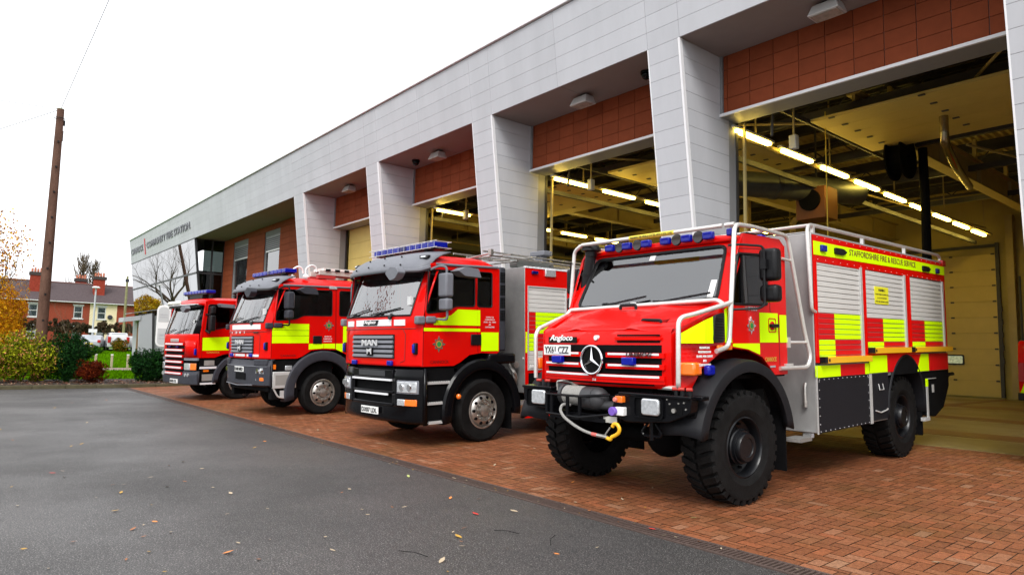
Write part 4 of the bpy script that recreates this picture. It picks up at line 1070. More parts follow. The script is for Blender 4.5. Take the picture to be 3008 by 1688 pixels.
for s in (1,-1):
    mirror(T,'mirror',min(s*1.27,s*1.48),max(s*1.27,s*1.48),-.98,-.83,1.93,2.37,BLK)
    mirror(T,'mirror',min(s*1.27,s*1.48),max(s*1.27,s*1.48),-.96,-.84,2.40,2.62,BLK)
    mb=MB();mb.tube([(s*1.2,-1.0,2.39),(s*1.4,-.95,2.39)],.025,6);mb.tube([(s*1.2,-1.0,1.95),(s*1.35,-.95,1.88),(s*1.35,-.93,1.95)],.03,6);mb.build('mirror_arm',BLK,T)
    mb=MB();mb.prism(rpoly([(-.68,2.60),(-.72,2.70),(-.3,2.68),(-.27,2.58)],.02),'x',s*1.22,s*1.42);mb.build('kerb_mirror',GRYP,T,bevel=.02)
    mb=MB();mb.box(s*1.0,s*1.18,-1.12,-.55,.5,1.19);mb.build('step_well',BLKM,T)
    mb=MB();mb.box(s*1.15,s*1.2,-1.12,-.66,.89,.95);mb.box(s*1.15,s*1.21,-1.1,-.68,.46,.51);mb.build('step_tread',SIL,T)
    mb=MB();mb.box(s*1.17,s*1.19,-1.0,-.72,.98,1.12);mb.box(s*1.17,s*1.19,-1.05,-.72,.56,.74);mb.build('step_recess',mat('checker_plate',(.38,.37,.35),.4),T)
    mb=MB();mb.box(s*1.18,s*1.205,-1.02,-.88,.81,.86);mb.build('side_marker',ORA,T)
    mb=MB();rows=[]
    for i in range(21):
        a=math.pi-math.pi*i/20;c_,s_=math.cos(a),math.sin(a)
        rows.append([(s*1.0,.64*c_,.5+.64*s_),(s*1.235,.64*c_,.5+.64*s_),(s*1.235,.76*c_,.5+.76*s_),(s*1.2,.78*c_,.5+.78*s_),(s*1.0,.78*c_,.5+.78*s_)])
    mb.grid(rows);mb.build('wheel_arch',DGRY,T,solid=.012)
    road_wheel(T,s*1.06,0,.49,s,'front')
    road_wheel(T,s*1.03,3.7,.49,s,'rear')
mb=MB();mb.prism(rpoly([(.80,2.55),(.92,2.62),(1.12,2.62),(1.2,2.54),(1.05,2.45),(.95,2.44)],.02),'y',-1.55,-1.42);mb.build('front_mirror',GRYP,T,bevel=.03)
mb=MB();mb.tube([(1.0,-1.5,2.58),(1.05,-1.2,2.66)],.02);mb.build('mirror_arm',BLK,T)
mb=MB();mb.box(-1.15,1.15,-1.1,1.5,1.05,1.19);mb.box(-1.15,1.15,1.46,1.5,1.1,2.8);mb.box(-.5,.5,-1.1,6,.5,.9);mb.box(-1.1,1.1,-1.15,.2,.5,1.1);mb.build('chassis',BLKM,T)
mb=MB();mb.box(-1.1,1.1,-1.1,-.8,1.55,1.86);mb.build('dashboard',DASH,T,bevel=.04)
for x in (.6,-.6):
    mb=MB();mb.box(x-.25,x+.25,-.4,.1,1.5,1.65);mb.box(x-.24,x+.24,.05,.18,1.6,2.4);mb.build('seat',SEAT,T,bevel=.05)
mb=MB();mb.box(-1.22,1.22,1.55,6.0,.5,2.95);mb.build('body_shell',RED,T,bevel=.02)
shutter(T,1.235,2.3,5.5,1.2,2.6,lambda z:[(0,9,0)],[SLAT,HV,REDM,BLKM])
mb=MB();mb.box(.86,.96,fr(.9,2.2)-.004,fr(.9,2.2),2.15,2.25);mb.build('windscreen_sticker',WHT,T)
# ============================================================ OFF-ROAD FIRE TRUCK (nearest, right)
T=truck_root('off_road_fire_truck',-5.1,6.4,-.03,'tall off-road fire truck with tubular roll cage and huge tyres, nearest on the right','fire truck')
Gf=lambda x:-1.0+.13*min(abs(x)/.95,1.2)**2
# bonnet
mb=MB()
secs=[]
for y,wd,zt,zb in ((-.885,.90,1.765,1.21),(-.80,.915,1.82,1.21),(-.6,.96,1.90,1.22),(-.4,1.02,1.985,1.56),(-.2,1.08,2.065,1.6)):
    half=[(wd+.0,zb),(wd+.005,(zb+zt)/2),(wd-.01,zt-.08),(wd-.04,zt-.025),(wd-.10,zt-.0),(wd*.6,zt+.02),(.38,zt+.045),(.30,zt+.03)]
    bow=lambda x:0 if y>-.87 else -.0
    row=[(x,y,z) for x,z in half]+[(-x,y,z) for x,z in reversed(half)]
    secs.append(row)
mb.grid(secs)
# nose
xs=[.95*(-1+i/10)*.947 for i in range(21)]
rows=[]
for z,dy in ((1.20,.03),(1.23,.0),(1.5,.0),(1.66,.004),(1.70,.012),(1.735,.04),(1.765,.115)):
    rows.append([(x,min(Gf(x)+dy,-.885),z+(.02*(1-abs(x)/.9) if z>1.7 else 0)) for x in xs])
mb.grid(rows)
rows=[[(x,min(Gf(x)+.115,-.885),1.765+.02*(1-abs(x)/.9)) for x in xs],[(x,-.86,1.80+.03*(1-abs(x)/.9)) for x in xs],[(x*1.01,-.80,1.822+.03*(1-abs(x)/.9)) for x in xs]]
mb.grid(rows)
mb.build('bonnet',RED,T,solid=.0)
mb=MB();mb.box(-.88,.88,-.86,-.3,1.2,1.6);mb.build('engine_bay',BLKM,T)
# grille: dark openings and red slats with white strips
mb=MB();curved(mb,Gf,-.80,.80,1.275,1.635,-.004,.01,n=12)
curved(mb,Gf,-.62,.72,1.225,1.25,-.004,.01,n=12)
for z in (1.66,1.725): curved(mb,Gf,.30,.78,z,z+.018,-.004,.01)
mb.build('grille_opening',BLKM,T)
mb=MB();ms=MB()
for z in (1.525,1.41,1.30):
    for a,b in ((-.84,-.17),(.17,.84)):
        if z==1.30: a,b=(a,-.02) if a<0 else (.02,b)
        curved(mb,Gf,a,b,z-.02,z+.03,-.03,.004,n=6)
        curved(ms,Gf,a+.03,b-.05,z+.006,z+.027,-.036,-.029,n=6)
curved(mb,Gf,-.84,.84,1.245,1.29,-.02,.004,n=10)
curved(mb,Gf,.28,.80,1.685,1.715,-.02,.004,n=4)
curved(mb,Gf,-.03,.03,1.29,1.63,-.02,.004,n=2)
mb.build('grille_slats',RED,T,bevel=.008);ms.build('reflective_band',SIL,T)
# three-pointed star in ring
st_=MB();cz=1.475;yy=Gf(0)-.06
st_.tube([(.148*math.cos(a),yy,cz+.148*math.sin(a)) for a in [2*math.pi*i/40 for i in range(40)]],.012,8,closed=True)
for k in range(3):
    a=math.pi/2+2*math.pi*k/3;tip=(.145*math.cos(a),yy,cz+.145*math.sin(a))
    l=(.022*math.cos(a+1.05),yy,cz+.022*math.sin(a+1.05));r_=(.022*math.cos(a-1.05),yy,cz+.022*math.sin(a-1.05))
    st_.add([tip,l,r_,(0,yy-.02,cz),(0,yy+.01,cz)],[(0,1,3),(0,3,2),(0,2,4),(0,4,1)])
sto=st_.build('star_emblem',CHR,T)
mb=MB();mb.cyl((0,Gf(0)-.045,cz),(0,Gf(0)+.01,cz),.15,n=32);mb.build('emblem_backing',BLKG,sto)
# plate and lettering
def slab_on(x0,x1,z0,z1,mat_,name,d=.03):
    mb=MB();a=Gf(x0)-d;b=Gf(x1)-d
    mb.hexa([(x0,a,z0),(x1,b,z0),(x1,b+.008,z0),(x0,a+.008,z0),(x0,a,z1),(x1,b,z1),(x1,b+.008,z1),(x0,a+.008,z1)])
    return mb.build(name,mat_,T),Vector((x1-x0,b-a,0)).normalized(),a
o,xd,a=slab_on(-.86,-.345,1.515,1.63,PLATE,'number_plate',.04)
text('YX61 CZZ','plate_lettering',INK,T,Vector((-.86,a-.0008,1.533))+xd*.025,xd,(0,0,1),.080,.465,.004,.012)
o,xd,a=slab_on(-.79,-.27,1.655,1.72,BLKG,'badge_backing',.012)
text('Angloco','maker_lettering',WHT,T,Vector((-.76,a-.001,1.658))+xd*.0,xd,(0,.12,1),.085,.43,.012,.02,.15)
xd2=Vector((.28,Gf(.72)-Gf(.44),0)).normalized()
text('UNIMOG','model_lettering',mat('dark_chrome',(.10,.03,.03),.3,metal=.6),T,(.44,Gf(.44)-.045,1.515),xd2,(0,0,1),.045,.29,.012,.01,.2)
text('568','small_lettering',SIL,T,(-.02,Gf(0)-.022,1.255),(1,0,0),(0,0,1),.026,.05,.002)
mb=MB();mb.cyl((.02,Gf(0)-.015,1.71),(.02,Gf(0)+.03,1.71),.026,n=18);mb.build('round_badge',WHT,T)
for x in (-.54,.48):
    mb=MB();mb.box(x-.075,x+.075,Gf(x)-.095,Gf(x)-.03,1.43,1.51);mb.box(x-.05,x+.05,Gf(x)-.04,Gf(x)+.02,1.42,1.44,1);mb.build('blue_light',[BLUE,BLK],T,bevel=.014)
# bonnet furniture
mb=MB();mb.tube([(-.12,-.42,2.03),(-.12,-.42,2.08),(.10,-.42,2.08),(.10,-.42,2.03)],.018,6,.03);mb.build('bonnet_handle',BLK,T)
mb=MB();mb.tube([(.42,-.72,1.86),(.42,-.72,1.90),(.66,-.72,1.89),(.66,-.72,1.84)],.016,6,.02);mb.build('bonnet_handle',BLK,T)
mb=MB()
for k in range(4): mb.box(.20+.03*k,.72-.01*k,-.70+.04*k,-.68+.04*k,1.868+.014*k,1.882+.014*k)
mb.build('bonnet_vent',BLKM,T)
for x in (-.5,.25):
    mb=MB();mb.box(x-.04,x+.04,-.26,-.2,2.08,2.13);mb.build('wiper_pivot',BLK,T)
# bonnet side / front wing panels behind grille corner
for s in (1,-1):
    mb=MB();mb.prism([(-.90,1.22),(-.74,1.21),(-.62,1.40),(-.40,1.55),(-.1,1.62),(-.1,2.06),(-.25,2.05),(-.55,1.93),(-.86,1.79)],'x',s*.93,s*1.135)
    # taper the front edge inward
    v=[]
    for (x,y,z) in mb.v:
        t=max(0,min(1,(y+.90)/.5));mxx=.93+.205*(t**.6)
        v.append((s*min(abs(x),mxx+ (0 if z<1.7 else -.03)),y,z))
    mb.v=v
    mb.build('front_wing',RED,T,bevel=.02)
side_hv(T,[[(-.30,1.66),(-.255,1.66),(-.255,2.02),(-.30,2.0)],[(-.235,1.66),(-.17,1.66),(-.20,2.04),(-.235,2.03)]],1.138)
mb=MB();mb.add([(.985,-.86,1.655),(1.115,-.62,1.655),(1.115,-.62,1.885),(.975,-.86,1.745)],[(0,1,2,3)]);
mb.v=[(x+.008,y-.004,z) for x,y,z in mb.v];mb.build('reflective_panel',HV,T,smooth=False,fix=False)
mb=MB();mb.add([(1.118,-.62,1.655),(1.137,-.52,1.655),(1.137,-.52,1.92),(1.115,-.62,1.885)],[(0,1,2,3)]);mb.v=[(x+.006,y,z) for x,y,z in mb.v];mb.build('reflective_panel',HV,T,smooth=False,fix=False)
mb=MB();mb.prism(rpoly([(-.53,1.66),(-.33,1.66),(-.32,1.97),(-.50,1.93)],.04),'x',1.12,1.155)
for k in range(9): mb.box(1.15,1.165,-.50,-.345,1.68+.028*k,1.69+.028*k)
mb.build('side_air_intake',BLK,T,bevel=.006)
for s in (1,-1):
    mb=MB();mb.hexa([(s*.98,-.90,1.34),(s*1.13,-.84,1.34),(s*1.13,-.70,1.34),(s*.98,-.72,1.34),(s*.98,-.90,1.47),(s*1.13,-.84,1.47),(s*1.13,-.70,1.47),(s*.98,-.72,1.47)]);mb.build('indicator',ORA,T,bevel=.02)
mb=MB();mb.box(1.12,1.19,-.68,-.56,1.34,1.44);mb.build('blue_light',BLUE,T,bevel=.02)
for y in (-.40,-.24):
    mb=MB();mb.box(1.13,1.155,y-.05,y+.05,1.585,1.635);mb.build('side_marker',ORA,T,bevel=.006)
for i,l in enumerate(('SERVING THE','COMMUNITIES OF','STOKE - ON - TRENT','AND','STAFFORDSHIRE')):
    ww=.27*len(l)/18;text(l,'small_lettering',SIL,T,(1.125,-.66-ww/2,1.60-.042*i),(.0,1,0),(0,0,1),.022,ww,.012,.01)
# cab
CO=[(-.25,1.62),(-.12,1.60),(.15,1.58),(.45,1.50),(.72,1.30),(1.01,1.30),(1.02,2.76),(.9,2.84),(.12,2.83),(.03,2.72),(-.22,2.06)]
wn=rpoly([(-.02,2.60),(.585,2.63),(.585,2.075),(-.13,2.06)],.045)
for s in (1,-1):
    mb=MB();mb.prism(CO,'x',s*1.10,s*1.135,holes=[wn]);mb.build('cab_side',RED,T,bevel=.012)
    mb=MB();mb.prism(wn,'x',s*1.112,s*1.118);mb.build('side_window',SG,T)
    mb=MB();mb.tube([(s*1.135,p[0],p[1]) for p in wn],.014,6,closed=True);mb.box(s*1.12,s*1.14,.06,.085,2.07,2.61)
    mb.tube([(s*1.136,-.20,1.63),(s*1.136,-.19,2.05),(s*1.136,.02,2.66),(s*1.136,.62,2.70),(s*1.136,.64,2.0),(s*1.136,.82,1.95),(s*1.136,.83,1.34)],.004,4)
    mb.build('window_seal',BLK,T)
side_hv(T,[[(.40,1.66),(.80,1.66),(.80,1.985),(.40,1.985)],[(.845,1.66),(1.0,1.66),(1.0,1.97),(.845,1.97)],[(-.15,1.62),(.15,1.59),(.39,1.53),(.39,1.65),(-.15,1.65)]],1.137)
mb=MB();mb.prism(rpoly([(.58,1.77),(.75,1.77),(.75,1.93),(.58,1.93)],.03),'x',1.142,1.146,holes=[rpoly([(.59,1.78),(.74,1.78),(.74,1.92),(.59,1.92)],.03)]);mb.build('handle_outline',REDM,T)
mb=MB();mb.cyl((1.14,.66,1.845),(1.155,.66,1.845),.05,n=14,m=1);mb.box(1.14,1.185,.60,.76,1.825,1.865,0);mb.build('door_handle',[BLK,REDM],T,bevel=.008)
crest(T,1.137,.22,1.84,.10)
text('CANNOCK','side_lettering',GOLD,T,(1.139,.50,1.45),(0,1,0),(0,0,1),.05,.25,.003)
text('U5000','model_lettering',CHR,T,(1.139,.10,2.0),(0,1,0),(0,0,1),.045,.25,.006,.02,.15)
mb=MB();mb.box(1.138,1.142,.60,.72,1.385,1.405);mb.build('small_badge',CHR,T)
mb=MB();mb.box(-1.1,1.1,.98,1.02,1.3,2.78);mb.build('cab_rear',RED,T)
mb=MB();mb.box(-1.1,1.1,-.2,1.0,1.28,1.32);mb.build('cab_floor',BLKM,T)
def wy(z): return -.235+.36*((z-2.06)/.70)
# windscreen frame: flat raked panel with hole
pl=[(-1.12,2.02),(1.12,2.02),(1.12,2.80),(-1.12,2.80)]
hole=rpoly([(-.99,2.09),(.99,2.09),(.93,2.715),(-.93,2.715)],.08)
mb=MB();mb.prism(pl,'y',0,.04,holes=[hole]);mb.v=[(x,y+wy(z)+.03*(abs(x)/1.12)**4,z) for x,y,z in mb.v];mb.build('windscreen_frame',RED,T,bevel=.01)
mb=MB();mb.tube([(x,wy(z)-.002+.03*(abs(x)/1.12)**4,z) for x,z in hole],.02,6,closed=True);mb.build('windscreen_seal',BLK,T)
mb=MB();mb.prism(hole,'y',.018,.022);mb.v=[(x,y+wy(z),z) for x,y,z in mb.v];mb.build('windscreen',WS,T,smooth=False)
mb=MB()
prof=[(.11,2.77),(.13,2.82),(.2,2.855),(.5,2.87),(.92,2.86),(1.02,2.80),(1.02,2.74)]
mb.grid([[(x,y,2.76+(z-2.76)*(1-.75*(abs(x)/1.135)**8)) for x in [1.135*(-1+.1*i) for i in range(21)]] for y,z in prof]);mb.build('roof',RED,T,solid=.02)
# roof-front lamps
mb=MB();mb.box(-.75,.78,.10,.2,2.78,2.84);mb.build('lamp_bar',RED,T,bevel=.01)
for i,x in enumerate((-.69,-.555,-.415,-.27,-.12,.16,.30,.45,.59,.735)):
    mb=MB()
    if i%2==0 and i<5 or i in (5,7,9):
        mb.box(x-.065,x+.065,.04,.11,2.80,2.885,0);mb.build('blue_light',[BLUE,BLK],T,bevel=.015)
    else:
        mb.cyl((x,.08,2.845),(x,.10,2.845),.062,n=16,m=0);mb.cyl((x,.10,2.845),(x,.16,2.845),.07,.05,n=16,m=1);mb.build('spotlight',[mat('smoked_lens',(.04,.035,.035),.2),BLK],T)
for y in (.05,.68):
    mb=MB();mb.box(1.0,1.07,y-.06,y+.06,2.80,2.88);mb.build('blue_light',BLUE,T,bevel=.015)
mb=MB();mb.prism(rpoly([(.2,2.79),(.3,2.87),(.5,2.87),(.56,2.83),(.5,2.79)],.02),'x',1.0,1.07);mb.build('side_spotlight',BLKG,T,bevel=.01)
for x0,x1 in ((-.52,.08),(.22,.92)):
    mb=MB();mb.tube([(x0,wy(2.07)-.03,2.07),(x0+.25,wy(2.13)-.045,2.13)],.010,5)
    mb.tube([(x0+.1,wy(2.12)-.035,2.115),(x1,wy(2.19)-.04,2.185)],.012,5);mb.build('wiper',BLK,T)
for x0,x1,z0,z1,m_ in ((.86,.93,2.14,2.33,WHT),(-.08,.0,2.63,2.69,WHT),(-.16,-.08,2.09,2.13,WHT)):
    mb=MB();mb.prism([(x0,z0),(x1,z0),(x1,z1),(x0,z1)],'y',.012,.017);mb.v=[(x,y+wy(z),z) for x,y,z in mb.v];mb.build('windscreen_sticker',m_,T)
# interior
mb=MB();mb.box(-1.05,1.05,-.15,.15,1.85,2.08);mb.build('dashboard',DASH,T,bevel=.05)
for x in (.55,-.55,0):
    mb=MB();mb.box(x-.24,x+.24,.35,.85,1.7,1.85);mb.box(x-.22,x+.22,.78,.9,1.8,2.4);mb.box(x-.12,x+.12,.78,.88,2.42,2.6);mb.build('seat',SEAT,T,bevel=.05)
mb=MB();mb.tube([(-.5+.22*math.cos(a),.13+.10*math.sin(a),2.12+.16*math.sin(a)) for a in [math.pi*2*i/20 for i in range(20)]],.015,6,closed=True);mb.cyl((-.5,.13,2.12),(-.5,-.02,1.95),.03);mb.build('steering_wheel',BLK,T)
mb=MB();mb.box(.03,.14,.10,.22,2.22,2.31);mb.cyl((.085,.10,2.265),(.085,.07,2.265),.035,n=14);mb.build('dash_camera',WHT,T,bevel=.01)
# snorkel
mb=MB();mb.tube([(-1.14,-.02,1.95),(-1.08,.0,2.2),(-.97,.02,2.76)],.068,14);mb.cyl((-1.03,.01,2.5),(-1.02,.01,2.54),.074,n=16);mb.cyl((-.965,.02,2.76),(-.96,.02,2.83),.075,n=18);mb.lathe([(.0,.09),(.10,.07),(.125,.03),(.13,.0),(.10,-.01),(.0,-.01)],(-.96,.02,2.83),(0,0,1),20);mb.build('snorkel',BLK,T)
# roll cage
mb=MB();r=.024
mb.tube([(1.02,-.10,2.90),(-1.0,-.10,2.90)],r,10)
mb.tube([(.70,-.62,1.575),(1.16,-.50,1.575),(1.17,-.28,1.62),(1.19,-.25,2.1),(1.16,-.10,2.90),(1.16,.25,2.91),(1.17,1.02,2.885),(1.22,1.28,1.75),(1.25,1.34,1.5),(1.25,1.27,1.375),(1.15,.80,1.37)][1:],r,10,.09)
mb.tube([(1.05,-.10,2.90),(1.16,-.10,2.90)],r,10)
mb.tube([(-1.0,-.10,2.90),(-1.14,-.10,2.84),(-1.18,-.14,2.1)],r,10,.08)
mb.tube([(-1.1,-.05,2.90),(-1.14,1.0,2.88)],r,10)
mb.tube([(1.19,-.25,2.07),(1.08,-.72,1.945),(1.02,-.93,1.90),(1.02,-.95,1.25),(.98,-.90,1.215),(.72,-.86,1.215)],r,10,.08)
mb.tube([(1.14,-.30,2.045),(1.05,-.28,2.10),(-1.05,-.28,2.06),(-1.05,-.34,2.0),(-1.0,-.88,1.82),(-1.0,-.93,1.75),(-1.0,-.93,1.24)],r,10,.08)
mb.box(1.13,1.16,.93,1.1,1.36,1.42);mb.tube([(1.13,1.05,1.66),(1.24,1.31,1.66)],.018,8);mb.box(1.13,1.155,1.0,1.06,1.60,1.72)
mb.tube([(1.14,.92,2.62),(1.18,1.08,2.6)],.016,8)
mb.build('roll_cage',TUBEM,T)
YT=mat('warning_tape_yellow',(.75,.62,.05),.45)
mb=MB();mb.cyl((-.23,-.10,2.90),(.41,-.10,2.90),.0265,n=12);mb.build('warning_sleeve',YT,T)
text('WARNING! THIS VEHICLE IS FITTED WITH A ROLL CAGE','warning_lettering',INK,T,(-.21,-.128,2.885),(1,0,0),(0,.12,1),.028,.60,.002,.01)
# mirrors
for s in (1,-1):
    a,b=(1.30,1.50)
    mirror(T,'mirror',min(s*a,s*b),max(s*a,s*b),.10,.24,2.30,2.64,BLK,.04)
    mirror(T,'mirror',min(s*a,s*b),max(s*a,s*b),.10,.24,2.08,2.26,BLK,.04)
    mb=MB();mb.tube([(s*1.13,-.18,2.67),(s*1.20,-.1,2.68),(s*1.38,.08,2.66),(s*1.38,.075,2.05),(s*1.36,.0,2.01),(s*1.15,-.20,2.0)],.013,7,.05);mb.ball((s*1.15,-.2,1.99),.035,8);mb.box(s*1.35,s*1.41,.055,.10,2.42,2.52);mb.build('mirror_arm',BLK,T)
# bumper
mb=MB()
mb.prism(rpoly([(.30,.92),(.46,.86),(.98,.90),(1.22,1.0),(1.24,1.15),(.40,1.15),(.30,1.12)],.03),'y',-1.06,-.94)
mb.prism(rpoly([(-.98,.93),(-.62,.90),(-.62,1.14),(-1.08,1.16),(-1.07,1.0)],.03),'y',-1.06,-.94)
mb.box(-.66,.34,-1.0,-.92,.84,.90);mb.box(-1.05,1.2,-.94,-.88,.95,1.1)
mb.box(-1.08,-.6,-1.08,-.90,1.13,1.16);mb.box(.38,1.24,-1.08,-.84,1.13,1.16);mb.box(1.2,1.3,-.98,-.86,1.12,1.16)
mb.build('bumper',BLKG,T,bevel=.008)
mb=MB();mb.cyl((1.05,-1.085,1.02),(1.05,-1.06,1.02),.022,n=10,m=1);mb.prism(rpoly([(.97,.98),(1.14,.98),(1.14,1.06),(.97,1.06)],.03),'y',-1.066,-1.06)
for x,z in ((1.16,1.1),(1.18,1.04),(.97,1.12),(1.0,1.08),(1.1,1.09)): mb.cyl((x,-1.072,z),(x,-1.06,z),.008,n=8,m=1)
mb.build('bumper_bolts',[BLKM,STEEL],T)
for x0,x1 in ((.68,.89),(-.90,-.68)):
    mb=MB();mb.prism(rrect(x0-.10,x1+.04,.925,1.13,.035),'y',-1.085,-1.06,holes=[rrect(x0-.09,x1+.03,.935,1.12,.03)]);mb.build('lamp_surround',BLKG,T)
    mb=MB();mb.prism(rrect(x0-.09,x1+.03,.935,1.12,.03),'y',-1.062,-1.055);mb.build('lamp_recess',BLKM,T)
    mb=MB();mb.prism(rrect(x0,x1,.955,1.115,.03),'y',-1.10,-1.06);mb.build('headlight',LENS,T,bevel=.012)
# winch
mb=MB();mb.tube([(-.60,-1.05,1.10),(-.58,-1.16,1.09),(-.08,-1.17,1.09),(.26,-1.06,1.12)],.014,6);mb.tube([(-.62,-1.05,.89),(-.58,-1.16,.88),(-.08,-1.17,.87),(.26,-1.06,.92)],.014,6)
for x in (-.58,-.50,-.26,-.08): mb.box(x-.018,x+.018,-1.17,-1.15,.88,1.10)
mb.box(-.58,.20,-1.10,-.95,.83,.87);mb.box(-.60,-.55,-1.14,-.94,.87,1.12);mb.build('winch_frame',BLKG,T)
WG=mat('winch_grey',(.045,.045,.048),.5,metal=.3,var=.2)
mb=MB();mb.cyl((-.46,-1.0,1.08),(-.42,-1.0,1.08),.115,n=24);mb.box(-.56,-.47,-1.0,-.88,1.05,1.2);mb.build('drum_flange',WG,T)
mb=MB();mb.cyl((-.13,-1.0,1.06),(.02,-1.0,1.06),.125,n=24);mb.ball((.04,-1.0,1.06),.125,16);mb.cyl((.1,-1.0,1.0),(.28,-1.0,1.0),.05,n=14);mb.build('winch_motor',WG,T)
ROPE=mat('winch_rope',(.36,.35,.33),.8,bump=.9,bs=200,var=.3,vs=90)
mb=MB()
for k in range(9): 
    x=-.40+.03*k;mb.tube([(x,-1.0+.09*math.cos(a),1.08+.09*math.sin(a)) for a in [2*math.pi*i/20 for i in range(20)]],.018,6,closed=True)
mb.cyl((-.42,-1,1.08),(-.13,-1,1.08),.08,n=16);mb.build('rope_drum',ROPE,T)
mb=MB();mb.tube([(-.29,-1.08,.98),(-.33,-1.17,.99),(-.335,-1.20,.93),(-.28,-1.20,.86),(-.15,-1.19,.79),(-.02,-1.18,.74),(.10,-1.17,.715)],.016,8,.06);mb.build('winch_rope',ROPE,T)
mb=MB();mb.tube([(.10,-1.17,.715),(.17,-1.17,.71)],.019,8);mb.build('rope_tape',mat('pink_tape',(.6,.12,.10),.6),T)
mb=MB();mb.tube([(.17,-1.17,.71),(.30,-1.16,.70)],.020,8);mb.tube([(.27,-1.16,.72),(.33,-1.15,.80)],.008,6);mb.build('rope_ferrule',STEEL,T)
mb=MB();mb.tube([(.29,-1.16,.695),(.34,-1.16,.68),(.355,-1.16,.71),(.39,-1.15,.725),(.44,-1.15,.755),(.455,-1.15,.80),(.42,-1.15,.845),(.375,-1.15,.84),(.36,-1.15,.81)],.019,8,.03);mb.build('winch_hook',YELB,T)
mb=MB();mb.box(.37,.46,-1.12,-1.06,1.055,1.12,0);mb.cyl((.385,-1.15,1.085),(.385,-1.12,1.085),.024,n=12,m=1);mb.build('winch_switch',[ORA,mat('pink_button',(.6,.18,.14),.5)],T,bevel=.006)
mb=MB();mb.box(.37,.475,-1.12,-1.06,.925,1.01,0);mb.cyl((.355,-1.16,.965),(.355,-1.10,.965),.045,n=16,m=1);mb.build('winch_socket',[WHT,mat('purple_cap',(.16,.08,.42),.5)],T,bevel=.006)
mb=MB();mb.box(.17,.35,-1.07,-1.065,.835,.90);mb.build('info_label',mat('info_plate',(.5,.49,.44),.5),T)
# couplings above the bumper
for x in (-.93,-.78,.98,1.05,1.14):
    mb=MB();mb.cyl((x,-.93,1.15),(x,-.93,1.20),.02,n=10,m=0);mb.cyl((x-.03,-.95,1.215),(x+.025,-.93,1.215),.017,n=10,m=1);mb.build('air_coupling',[BLK,mat('coupling_red',(.45,.03,.02),.3)],T)
mb=MB();mb.tube([(-.60,-.97,1.12),(-.60,-.97,1.22),(-.5,-.97,1.23)],.014,6,.03);mb.tube([(-.5,-.97,1.23),(-.38,-.96,1.22),(-.28,-.94,1.15)],.02,6,.05);mb.build('hydraulic_hose',STEEL,T)
# tow shackles and axle
for x in (.72,):
    mb=MB();mb.tube([(x-.05,-.98,.86),(x-.12,-.98,.775),(x-.10,-.98,.74),(x+.10,-.98,.74),(x+.12,-.98,.775),(x+.05,-.98,.86)],.013,6,.02,closed=False);mb.cyl((x,-.98,.70),(x,-.98,.88),.022,n=10);mb.build('tow_eye',BLKG,T)
mb=MB();mb.cyl((-1.0,0,.59),(1.0,0,.59),.09,n=14);mb.ball((.2,0,.6),.24,16);mb.ball((.95,-.1,.75),.16,12);mb.ball((-.95,-.1,.75),.16,12);mb.box(-.45,-.35,-.9,6,.85,1.1);mb.box(.35,.45,-.9,6,.85,1.1);mb.cyl((-1,4.35,.59),(1,4.35,.59),.09);mb.ball((.1,4.35,.6),.24,16);mb.box(-.6,.6,-.8,1.0,.9,1.3)
mb.tube([(.95,-.6,.8),(.95,.0,.7)],.06,8);mb.tube([(.9,-.75,.95),(1.0,-.6,.75),(.9,-.5,.68)],.02,6,.1);mb.build('axle_and_chassis',BLKM,T)
